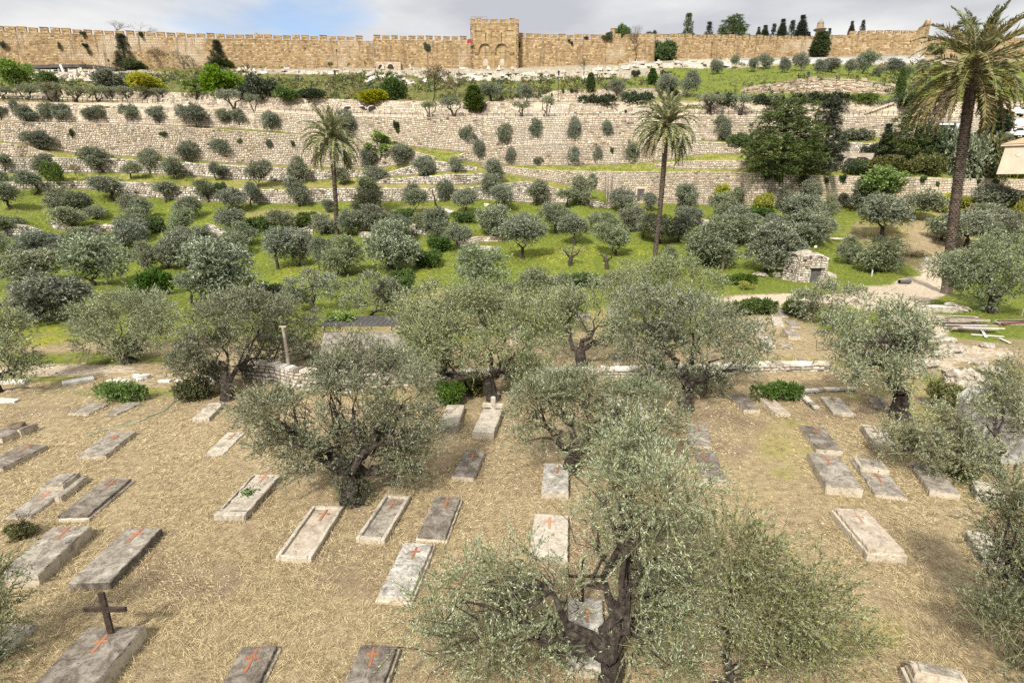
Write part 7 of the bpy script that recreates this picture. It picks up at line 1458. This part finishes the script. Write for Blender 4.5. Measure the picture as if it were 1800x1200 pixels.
rock('rock', 1337, 484, 22, 8, 'long low rock outcrop left of the stone hut, farther one', 4, flat=.8)
rock('rubble_heap', 1458, 488, 24, 12, 'heap of pale rubble against the right side of the stone hut', 5, amp=.4)
rock('rock', 1690, 676, 62, 40, 'largest white boulder above the concrete slab at right', 6, amp=.3)
rock('rock', 1690, 548, 34, 10, 'flat rock in the grass above the lumber pile', 7)
rock('rock', 1608, 556, 40, 16, 'pale rock at the near edge of the path, upper', 8, amp=.35)
rock('rock', 1630, 592, 46, 14, 'low pale rock beside the lumber pile on its left', 9, amp=.3)
rock('rock', 1600, 612, 40, 18, 'pale rock behind the crown of the stout-trunked olive', 10, amp=.3)
rock('rock', 1720, 640, 30, 10, 'low pale rock above the largest white boulder', 11)
rock('rock', 1735, 610, 26, 8, 'small pale rock below the loose white planks', 12)
rock('rock', 1560, 516, 16, 4, 'flat stone on the left edge of the path near the tall palm', 13)
rock('rock', 1585, 535, 16, 5, 'flat stone in the middle of the path near the tall palm', 14)
for j, (u, v, w_) in enumerate(((628, 470, 8), (610, 375, 8), (634, 382, 7), (690, 372, 8), (786, 372, 9), (795, 374, 9), (855, 362, 10))): rock('rock', u, v, w_, w_ * .5, f'small pale stone in the meadow grass between olives, {nth(j + 1, 7)} from left' if j else 'small pale stone in the lower meadow right of the left palm', 20 + j, 'white_stone', 'rock', 'small meadow stones')
for j, (u, v, w_, h_, t_) in enumerate(((1668, 622, 54, 12, 'long low rock ledge crossing the path above the largest white boulder'), (1625, 640, 40, 14, 'pale rock ledge between path and stout-trunked olive'), (1745, 655, 44, 12, 'flat rock ledge right of the largest white boulder'), (1580, 560, 36, 8, 'flat rock in the path just above the stout-trunked olive crown'), (1655, 600, 30, 9, 'small rock touching the lower end of the plank pile'), (1705, 700, 30, 14, 'pale stone just left above the concrete slab'))): rock('rock', u, v, w_, h_, t_, 40 + j, amp=.4)
def trough():
    p = gp(1652, 548); k = mpp(1652, 548, p[1]); root = thing('stone_trough', p, 'long pale stone trough lying by the foot of the tall palm', 'trough', None, -.12); L = 46 * k
    m = MB(); rough_box(m, (0, 0, .25), (L, .7, .5), .05, 4, .02, 0, 12, 6); m.build('trough_body', [M['white_stone'], M['rock']], root); m = MB(); blob(m, (L * .38, 0, .6), (.5, .35, .18), 3, .3, 0, 1, 5); m.build('stone_lid', M['rock'], root)
trough()
def concrete_slab():
    p = at_z(1762, 812, 0); Y = p[1]; P = [at(1697, 742, Y) - p, at(1704, 705, Y) - p, at(1722, 690, Y) - p, at(1760, 683, Y) - p, at(1815, 686, Y) - p, at(1840, 700, Y) - p, at(1850, 815, Y) - p, at(1715, 815, Y) - p, at(1699, 770, Y) - p]
    P = [q * (1, 0, 1) for q in P]; P[6][2] = P[7][2] = -.2; P = P[::-1]
    root = thing('concrete_slab', p, 'big rounded grey concrete slab standing upright at the right edge', 'concrete slab', None, -.1); m = MB(); inner = [np.array([q[0] * .97 + .01, -.05, q[2] * .97 + .02]) for q in P]
    m2 = [q + (0, .0, 0) for q in P]; prism(m, [q + (0, .45, 0) for q in P], m2); n = len(P); i = np.arange(n); m.add(np.concatenate([np.array(m2), np.array(inner)]), np.stack([i, (i + 1) % n, n + (i + 1) % n, n + i], -1)); m.add(np.array(inner), [list(range(n))])
    m.build('slab', M['concrete'], root)
concrete_slab()
def lumber(u, v, w, d, rows, label, mats, rz):
    p = gp(u, v); root = thing('plank_pile', p, label, 'planks', 'piles of old planks', rz)
    for i in range(rows):
        m = MB(); y = RNG.uniform(-d / 2, d / 2); z = .05 + .07 * (i // 3); box(m, (RNG.normal() * .12, y, z), (w * RNG.uniform(.8, 1.05), .14, .05), RNG.normal() * .05, 0, .006); m.build('plank', M[mats[i % len(mats)]], root)
lumber(1696, 578, 3.0, 3.4, 30, 'pile of grey and reddish old planks beside the path at right', ['wood', 'wood', 'wood_white', 'wood', 'wood_red', 'wood'], -.08)
lumber(1778, 570, 2.4, .8, 12, 'smaller pile of dark brown planks at the right edge', ['wood_red', 'wood', 'bark', 'wood'], .15)
for j, (u, v, u2, v2, lab) in enumerate(((1715, 572, 1733, 594, 'white plank leaning off the plank pile, short upper one'), (1706, 589, 1764, 593, 'long white plank lying right of the plank pile'), (1757, 596, 1775, 604, 'short white plank end right of the long white plank'))):
    a, b = gp(u, v), gp(u2, v2); a[2] += .3 if j == 0 else .06; b[2] += .06; m = MB(); d = b - a; L = np.linalg.norm(d); box(m, (0, 0, 0), (L, .16, .05), 0, 0, .006); o = m.build('plank', M['wood_white'], None, False, (a + b) / 2); o.rotation_euler = (0, -math.asin(d[2] / L), math.atan2(d[1], d[0])); tag(o, lab, 'plank', 'loose white planks')
def post(name, u, v, h, r, mat, label, cat='post', topball=None):
    p = gp(u, v); k = mpp(u, v, p[1]); H = h * k; m = MB(); root = thing(name, p, label, cat); tube(m, [(0, 0, -.2), (0, 0, H * .5), (0, 0, H)], [r, r, r * .9], 8); m.build('shaft', M[mat], root)
    if topball: m = MB(); blob(m, (0, 0, H + topball[0] * .7), (topball[0],) * 3, 2, .0); m.build('globe', M[topball[1]], root, True)
    return root
post('lamp_post', 1432, 446, 10, .04, 'steel', 'small garden lamp with a white globe behind the stone hut', 'lamp', (.18, 'lamp_glass'))
post('marker_post', 1270, 476, 20, .16, 'dry_bush', 'dark post with a stubby head in the meadow left of the stone hut', 'post', (.3, 'bark'))
post('marker_post', 1532, 486, 12, .07, 'wood_white', 'short white post under the round olive right of the stone hut')
post('marker_post', 1796, 556, 26, .04, 'wood', 'thin stake above the dark brown planks at the right edge')
def bucket():
    p = gp(1628, 459); m = MB(); root = thing('bucket', p, 'white bucket beside the brushwood heap on the dry grass', 'bucket'); tube(m, [(0, 0, 0), (0, 0, .45)], [.17, .22], 12); m.build('pail', M['white_paint'], root); m = MB(); a = np.linspace(0, math.pi, 8); tube(m, [(.22 * math.cos(t), 0, .45 + .12 * math.sin(t)) for t in a], .01, 4); m.build('handle', M['steel'], root)
bucket()
def brush():
    p = gp(1607, 450); m = MB(); k = mpp(1607, 450, p[1])
    for _ in range(160): a = np.array([RNG.normal() * 20 * k * .5, RNG.normal() * .5, abs(RNG.normal()) * .25]); tube(m, [a, a + unit(1)[0] * (.9, .9, .2)], [.03, .012], 4, cap=False)
    tag(m.build('brushwood_heap', M['dryleaf'], None, False, p), 'reddish heap of cut brushwood on the dry grass at right', 'brushwood')
brush()
def rubbish():
    p = gp(1462, 421); m = MB(); 
    for j in range(9): box(m, (RNG.normal() * 1.2, RNG.normal() * .3, .12 + .1 * RNG.random()), (1.4, .12, .06), RNG.normal() * .8, 0, .01)
    tag(m.build('scrap_planks', M['wood_white'], None, False, p), 'scattered pale scrap planks on the grass behind the stone hut', 'planks')
    p = gp(1446, 419); m = MB(); blob(m, (0, 0, .3), (.55, .4, .4), 3, .35, 0, 1, 3); tag(m.build('plastic_bag', M['white_paint'], None, True, p), 'crumpled white bag left of the scattered scrap planks', 'bag')
    p = gp(1590, 499); m = MB(); tube(m, [(-.6, 0, .22), (.6, .1, .22)], [.22, .22], 12); tag(m.build('pipe_piece', M['steel'], None, True, p), 'short dark grey pipe lying at the edge of the path', 'pipe')
rubbish()
def hose():
    pts = [(152, 766), (180, 757), (215, 748), (250, 738), (285, 722), (310, 704), (330, 690), (352, 676)]; P = np.array([at_z(u, v, .03) for u, v in pts]); t = np.linspace(0, len(P) - 1, 40); Q = np.stack([np.interp(t, range(len(P)), P[:, c]) for c in range(3)], -1); Q[:, 0] += np.sin(t * 5) * .05
    m = MB(); tube(m, Q, .018, 6); tag(m.build('garden_hose', M['hose'], smooth=True), 'thin green hose trailing across the straw at left', 'hose')
hose()
# ---- up at the road: lamps, fence, railing, cars, canopy
def street_lamp(u, v, h, label, dbl=False, mat='black_iron'):
    p = gp(u, v); k = mpp(u, v, p[1]); H = h * k; root = thing('street_lamp', p, label, 'street lamp', 'street lamps on the slope'); m = MB(); tube(m, [(0, 0, -.2), (0, 0, .6), (0, 0, H)], [.10, .07, .05], 8); m.build('post', M[mat], root)
    m = MB(); box(m, (0, 0, H + .2), (.34, .34, .5), 0, 0, .04, 1.0); m.build('lantern', M['glass'], root); m = MB(); tube(m, [(0, 0, H + .45), (0, 0, H + .7)], [.3, .04], 8); m.build('lamp_cap', M[mat], root)
street_lamp(592, 176, 42, 'black street lamp above the road behind the left palm')
street_lamp(981, 179, 44, 'black street lamp before the curved-topped wall right of the gate')
street_lamp(1415, 182, 46, 'leaning grey street lamp before the bare earth bank', mat='steel')
street_lamp(1249, 104, 24, 'thin lamp at the wall foot under the tallest conifers', mat='black_iron')
street_lamp(594, 124, 30, 'thin lamp at the wall foot above the left palm')
street_lamp(195, 133, 22, 'short curved lamp at the right end of the dark canopy')
def fence(u0, v0, u1, v1, n, hp, label, mat, name='road_fence', rails=2, slant=.25):
    U = np.linspace(u0, u1, n); P = np.array([gp(a, b) for a, b in zip(U, np.linspace(v0, v1, n))]); k = mpp((u0 + u1) / 2, v0, P[n // 2][1]); H = hp * k; root = thing(name, P[0], label, 'fence'); o = P[0]
    for p in P: m = MB(); tube(m, [(0, 0, -.1), (0, 0, H * .7), (slant, 0, H)], .05, 5); m.build('fence_post', M[mat], root, False, tuple(p - o))
    for r in range(rails): m = MB(); tube(m, P - o + (0, 0, H * (.45 + .4 * r / max(1, rails - 1))), .022, 4); m.build('rail', M[mat], root)
fence(-12, 177, 295, 183, 36, 8.5, 'dark iron fence with angled posts along the road at left', 'black_iron')
fence(500, 197, 745, 206, 26, 6, 'thin metal railing on the road edge right of the left palm', 'steel', 'railing', 3, 0)
fence(760, 206, 1140, 206, 40, 6, 'thin metal railing on the road edge at centre', 'steel', 'railing', 3, 0)
fence(1210, 205, 1380, 204, 18, 9, 'metal railing on the road edge behind the big pine', 'black_iron', 'railing', 4, 0)
fence(1440, 204, 1600, 204, 17, 9, 'metal railing on the road edge before the stair ramp', 'steel', 'railing', 4, 0)
fence(1052, 138, 1098, 134, 5, 6, 'pale post fence on the slope below the rounded bastion', 'white_paint', 'post_fence', 1, 0)
def car(u, v, wpx, paint, label, hgt=1.45, base=None):
    p = gp(u, v) if base is None else np.array(base); k = mpp(u, v, p[1]); L = max(wpx * k, 2.9); root = thing('parked_car', p, label, 'car', 'parked cars'); m = MB(); h = hgt
    prof = [(-.5, .25), (-.5, .55), (-.46, .62), (-.30, .66), (-.18, .96), (.14, 1.0), (.28, .68), (.47, .58), (.5, .45), (.5, .25)]
    out = [(x * L, z * h) for x, z in prof]; prism(m, [(x, .85, z) for x, z in out], [(x, -.85, z) for x, z in out]); m.build('body', M[paint], root)
    m = MB(); w = [(-.26, .68), (-.16, .92), (.12, .95), (.23, .69)]; prism(m, [(x * L, .86, z * h) for x, z in w], [(x * L, -.865, z * h) for x, z in w]); m.build('windows', M['glass'], root)
    for sx in (-.31, .31):
        for sy in (-.8, .8): m = MB(); tube(m, [(sx * L, sy - .1, .32), (sx * L, sy + .1, .32)], .32, 14); w_ = m.build('wheel', M['rubber'], root); m = MB(); tube(m, [(sx * L, sy - .115, .32), (sx * L, sy + .115, .32)], .17, 10); m.build('rim', M['steel'], w_)
0 and car(496, 203.5, 22, 'blue_paint', 'dark blue car on the upper road left of the left palm top', 1.05)
0 and car(1336, 204, 18, 'ltblue_paint', 'light blue car on the upper road behind the big pine')
car(440, 182, 14, 'blue_paint', 'dark car half hidden under the round dark evergreen') if False else None
def canopy():
    u0, u1 = -30, 202; n = 12; U = np.linspace(u0, u1, n); Yc = np.array([float(D(u, 127)) for u in U]); root = thing('long_canopy', at(100, 128, float(D(100, 128))), 'long dark sagging shade canopy on posts at the foot of the wall, left', 'canopy'); o = np.array(root.location)
    top = np.array([at(u, v, y) for u, v, y in zip(U, [113.5, 113.5, 114, 114, 114.5, 114.5, 113.5, 113.5, 113.5, 114.5, 116, 119.5], Yc)]) - o; k = mpp(100, 118, Yc[5])
    m = MB(); A = top; B = top + (0, 0, -5.0 * k); C2 = top + (0, 5.0, .3)
    for i in range(n - 1): prism(m, [A[i], A[i + 1], B[i + 1], B[i]], [C2[i], C2[i + 1], C2[i + 1] - (0, 0, .5), C2[i] - (0, 0, .5)])
    m.build('roof_sheet', M['canopy'], root)
    for u in np.linspace(-20, 196, 13): y = float(D(u, 127)); p = at(u, 128, y) - o; m = MB(); t = at(u, 117.5, y) - o; tube(m, [p - (0, 0, 1.0), t], .09, 6); m.build('post', M['steel'], root)
    m = MB(); p = at(112, 128, float(D(112, 127)) - .6) - o; t = at(106, 114, float(D(106, 127)) - .6) - o; tube(m, [p, t], .32, 6); m.build('slanting_chute', M['white_paint'], root)
canopy()
# white tombs on the slope below the wall
def tombs():
    sh = []
    for i in range(5):
        m = MB(); L = 2.0; box(m, (0, 0, .18), (1.1, L, .36), 0, 0, .04); box(m, (0, 0, .5), (.7, L * .8, .3), 0, 0, .04); box(m, (0, L * .45, .62), (.5, .14, 1.0 + .2 * i), 0, 0, .03); sh.append(m.mesh('tomb', [M['tomb'] if i else M['white_stone']]))
    spots = [(RNG.uniform(780, 1105), RNG.uniform(122, 143)) for _ in range(85)] + [(RNG.uniform(610, 800), RNG.uniform(122, 150)) for _ in range(30)] + [(RNG.uniform(40, 190), RNG.uniform(124, 145)) for _ in range(26)] + [(RNG.uniform(1105, 1300), RNG.uniform(110, 121)) for _ in range(30)] + [(RNG.uniform(420, 610), RNG.uniform(123, 134)) for _ in range(20)]
    for i, (u, v) in enumerate(spots):
        if 640 < u < 697 and v > 125 and v < 141: continue
        p = gp(u, v); reg = 'below the gate tower' if 780 < u < 1105 else 'around the arched ruin' if 610 < u <= 780 else 'under the dark canopy' if u < 200 else 'right of the gate along the wall foot' if u > 1100 else 'between the dark fir and the arched ruin'
        o = link('tomb', sh[i % 5], None, tuple(p)); o.rotation_euler = (0, 0, RNG.normal() * .3 + (1.57 if i % 3 == 0 else 0)); o.scale = (RNG.uniform(.7, 1.3), RNG.uniform(.7, 1.4), RNG.uniform(.6, 1.3))
        tag(o, f'small pale tomb, one of many alike {reg}', 'tomb', f'pale tombs on the slope {reg}')
tombs()
# house with a tiled roof and walls at the far right
def house():
    Y = 80.0; p = at(1812, 292, Y); k = mpp(1812, 270, Y); root = thing('house', p, 'beige house with a hipped tiled roof at the right edge', 'house', None, -.71); w, h, d = 90 * k, 2.9, 6.0
    m = MB(); prism(m, [(-w / 2, 0, -1), (w / 2, 0, -1), (w / 2, 0, h), (-w / 2 + .4, 0, h)], [(-w / 2, d, -1), (w / 2, d, -1), (w / 2, d, h), (-w / 2 + .4, d, h)]); m.build('wall', M['stucco'], root)
    m = MB(); e = .35; b = [(-w / 2 + .2 - e, -e, h + .02), (w / 2 + e, -e, h + .02), (w / 2 + e, d + e, h + .02), (-w / 2 + .2 - e, d + e, h + .02)]; r = [(-w / 2 + 3.0, d / 2, h + 1.3), (w / 2 - 3.0, d / 2, h + 1.3)]
    m.add(b + r, [[0, 1, 5, 4], [2, 3, 4, 5]]); m.add(b + r, [[3, 0, 4], [1, 2, 5]]); m.add(b, [[3, 2, 1, 0]]); m.build('roof', M['roof_tile'], root)
    m = MB(); box(m, (-w / 2 + w / 2, -.12, h - .12), (w + .3, .3, .22), 0, 0, .03); m.build('cornice', M['stucco'], root)
    m = MB(); n = 12; a = np.linspace(0, 2 * math.pi, n, endpoint=False); out = [(-w * .22 + .34 * math.cos(t), h * .55 + .34 * math.sin(t)) for t in a]; prism(m, [(x, .02, z) for x, z in out], [(x, -.05, z) for x, z in out]); m.build('round_plaque', M['white_stone'], root)
house()
def white_wall():
    for nm, u0, u1, vt, vb, Y, mat, lab in (('concrete_wall', 1630, 1692, 216, 244, 99.0, 'white_paint', 'whitewashed wall left behind the right palm trunk'), ('concrete_wall', 1745, 1860, 208, 236, 100.0, 'white_paint', 'pale parking wall right behind the right palm fronds')):
        a, b = at(u0, vb, Y), at(u1, vt, Y); root = thing(nm, ((a[0] + b[0]) / 2, Y, a[2]), lab, 'wall'); w, h = b[0] - a[0], b[2] - a[2]; m = MB(); box(m, (0, .15, h / 2 - .2), (w, .3, h + .4), 0, 0, .03); m.build('panel', M[mat], root); m = MB(); box(m, (0, .15, h + .08), (w + .1, .45, .14), 0, 0, .02); m.build('coping', M['concrete'], root)
        if u0 < 1700: m = MB(); box(m, (w * .05, -.02, h - .55), (w * .5, .08, .45), 0, 0, .01); m.build('dark_window', M['glass'], root)
        else: 
            for uu, paint, ll in ((1792, 'white_paint', 'white parked car above the pale parking wall at the right edge'),): q = at(uu, 205, Y + 3.0); car(uu, 205, 26, paint, ll, 1.5, q)
    q = at(1782, 243, 93.0); car(1782, 243, 26, 'white_paint', 'white car on the lane behind the tiled house', 1.5, q); q = at(1797, 240, 94.5); car(1797, 240, 20, 'red_paint', 'red car on the lane behind the tiled house', 1.5, q)
    a = at(1765, 246.5, 91.5); b = at(1850, 246.5, 91.5); m = MB(); prism(m, [a, b, b + (0, 0, -4), a + (0, 0, -4)], [q + np.array([0, 6.0, 0]) for q in (a, b, b + (0, 0, -4), a + (0, 0, -4))]); tag(m.build('lane_terrace', M['concrete']), 'concrete lane terrace behind the tiled house', kind='structure')
white_wall()

# ---------------------------------------------------------------- ground stuff: straw, grasses, weeds, flowers, gravel
def in_grave(P):
    r = np.zeros(len(P), bool)
    for cx, cy, hw, hl, rz in FOOT:
        dx, dy = P[:, 0] - cx, P[:, 1] - cy; a = dx * math.cos(rz) + dy * math.sin(rz); b = -dx * math.sin(rz) + dy * math.cos(rz); r |= (np.abs(a) < hw) & (np.abs(b) < hl)
    return r
def scatter(n, v0, v1, wfun, u0=-120, u1=1920, pw=1.0):
    u = RNG.uniform(u0, u1, n); v = v0 + (v1 - v0) * RNG.random(n) ** pw; w = cover(u, v); k = RNG.random(n) < np.clip(wfun(w, u, v), 0, 1); u, v = u[k], v[k]; return gp(u, v), u, v
def straw():
    mb = MB()
    P, u, v = scatter(270000, 655, 1260, lambda w, u, v: w['s'] * (1 - w['g'] * .9) * (1 - .55 * w['e']) * (.25 + .75 * (vnoise(np.stack([u / 60, v / 45, 0 * u], -1), 1.0, 3) > -.35)))
    E = []
    for cx, cy, hw, hl, rz in FOOT:                  # straw caught along the edges of the graves
        m_ = 420; s_ = RNG.random(m_); long = RNG.random(m_) < .68; sg = np.sign(RNG.normal(size=m_)); ex = RNG.exponential(.07, m_)
        lx = np.where(long, sg * (hw + ex), (s_ * 2 - 1) * hw); ly = np.where(long, (s_ * 2 - 1) * hl, sg * (hl + ex)); E.append(np.stack([cx + lx * math.cos(rz) - ly * math.sin(rz), cy + lx * math.sin(rz) + ly * math.cos(rz), RNG.uniform(0, .03, m_)], -1))
    P = np.concatenate([P] + E); k = ~in_grave(P); P = P[k]; n = len(P); cl = vnoise(P, 1.1, 8) * 1.2; a = RNG.uniform(0, 6.28, n) * .55 + cl * 2.0; el = np.abs(RNG.normal(size=n)) * .28
    Dv = np.stack([np.cos(a) * np.cos(el), np.sin(a) * np.cos(el), np.sin(el)], -1); P[:, 2] += .008; d = P[:, 1] / 10
    leaves(mb, P, Dv, RNG.uniform(.08, .26, n), .0062 * np.clip(d, .8, 3)); tag(mb.build('dry_straw', M['straw']), 'cut dry straw covering the cemetery ground', 'straw', kind='stuff')
straw()
def tufts_(name, n, v0, v1, wfun, hpx, blades, mat, label, cat, wid=.35, spread=2.0):
    P, u, v = scatter(n, v0, v1, wfun); P = P[~in_grave(P)] if v1 > 560 else P
    k = mpp(900, 400, 1.0) * P[:, 1]; m = len(P); mb = MB(); Q = np.repeat(P, blades, 0); kk = np.repeat(k, blades); Q[:, :2] += RNG.normal(size=(len(Q), 2)) * (kk * spread * .5)[:, None]; Q[:, 2] -= .02
    Dv = unit(len(Q), 1.5); Dv[:, 2] = np.abs(Dv[:, 2]); leaves(mb, Q, Dv, kk * hpx * RNG.uniform(.35, 1.2, len(Q)) * np.repeat(np.clip(.75 + vnoise(P, .5, 21) * .6, .3, 1.5), blades), kk * wid * 1.6); tag(mb.build(name, M[mat]), label, cat, kind='stuff')
tufts_('green_grass', 62000, 226, 660, lambda w, u, v: w['g'] * (1 - w['p']) * (.35 + .65 * (vnoise(np.stack([u / 30, v / 9, 0 * u], -1), 1.0, 4) > -.1)), 7.0, 4, 'grass', 'green spring grass on the terraces and in the grove', 'grass')
tufts_('yellowing_grass', 16000, 214, 640, lambda w, u, v: np.maximum(w['s'] * w['g'] * 1.3, w['y'] * .4) * (1 - w['p']), 5.5, 4, 'grass_dry', 'yellowing tall grass along the terrace edges', 'grass')
tufts_('slope_weeds', 22000, 116, 182, lambda w, u, v: w['d'] * .9 + w['g'] * .45, 4.0, 4, 'weed', 'weeds covering the slope under the city wall', 'weeds', .5)
tufts_('slope_grass', 9000, 104, 182, lambda w, u, v: w['g'] * .8 * (1 - w['p']), 2.6, 4, 'grass', 'grass on the upper slope under the city wall', 'grass', .5)
tufts_('yellow_flowers', 9000, 400, 640, lambda w, u, v: w['y'] * (vnoise(np.stack([u / 30, v / 10, 0 * u], -1), 1.0, 6) > -.05), 4.2, 3, 'flower', 'yellow wild mustard flowers in the meadow', 'flowers', .9, 3)
tufts_('cemetery_weeds', 5200, 640, 1240, lambda w, u, v: np.maximum(w['g'] * 1.5, .012) * (vnoise(np.stack([u / 26, v / 20, 0 * u], -1), 1.0, 9) > .1), 5.0, 6, 'grass', 'sparse green weeds between the graves', 'weeds', .35, 6)
def scrub():
    mb = MB(); P, u, v = scatter(6500, 112, 176, lambda w, u, v: np.maximum(w['d'], .22 * w['g'] * (u > 950)) * (vnoise(np.stack([u / 40, v / 7, 0 * u], -1), 1.0, 12) > -.1) * .9, -60, 1760); k = mpp(900, 150, 1.0) * P[:, 1]; n = 34
    Q = np.repeat(P, n, 0); kk = np.repeat(k * RNG.uniform(.5, 1.4, len(P)), n); d = unit(len(Q), .5); d[:, 2] = np.abs(d[:, 2]); Q = Q + d * (kk * np.array([[4.0], [4.0], [6.0]]) * RNG.uniform(.3, 1, len(Q))).T
    mi = np.repeat(RNG.random(len(P)), n)
    for a, b, m in ((0, .45, 0), (.45, .72, 1), (.72, .88, 2), (.88, 1, 3)): s = (mi >= a) & (mi < b); leaves(mb, Q[s], unit(int(s.sum()), .6), kk[s] * 3.2, kk[s] * 1.5, m)
    tag(mb.build('slope_scrub', [M['weed'], M['dark'], M['dryleaf'], M['green']]), 'wild scrub and tall weeds on the slope under the city wall', 'scrub', kind='stuff')
scrub()
def gravel():
    mb = MB(); P, u, v = scatter(26000, 640, 1240, lambda w, u, v: .10 + .75 * w['e'] + .4 * w['p']); P = P[~in_grave(P)]; n = len(P); s = RNG.uniform(.006, .026, n) * np.clip(P[:, 1] / 12, .8, 2)
    o = np.array([(1, 0, 0), (0, 1, 0), (-1, 0, 0), (0, -1, 0), (0, 0, .7)]); V = P[:, None] + o[None] * s[:, None, None] * RNG.uniform(.6, 1.3, (n, 5, 1)); b = np.arange(n)[:, None] * 5
    mb.add(V.reshape(-1, 3), np.concatenate([b + np.array([[0, 1, 4]]), b + np.array([[1, 2, 4]]), b + np.array([[2, 3, 4]]), b + np.array([[3, 0, 4]])])); tag(mb.build('gravel', M['white_stone']), 'small pale stones strewn over the cemetery ground', 'gravel', kind='stuff')
    mb = MB(); 
    P, u, v = scatter(2600, 480, 700, lambda w, u, v: w['p'] * .8); 
    for i, p in enumerate(P): blob(mb, p, (RNG.uniform(.04, .16),) * 3, 1, .3, 0, .5, i)
    tag(mb.build('path_stones', M['rock']), 'stones and rubble strewn along the pale path', 'stones', kind='stuff')
gravel()
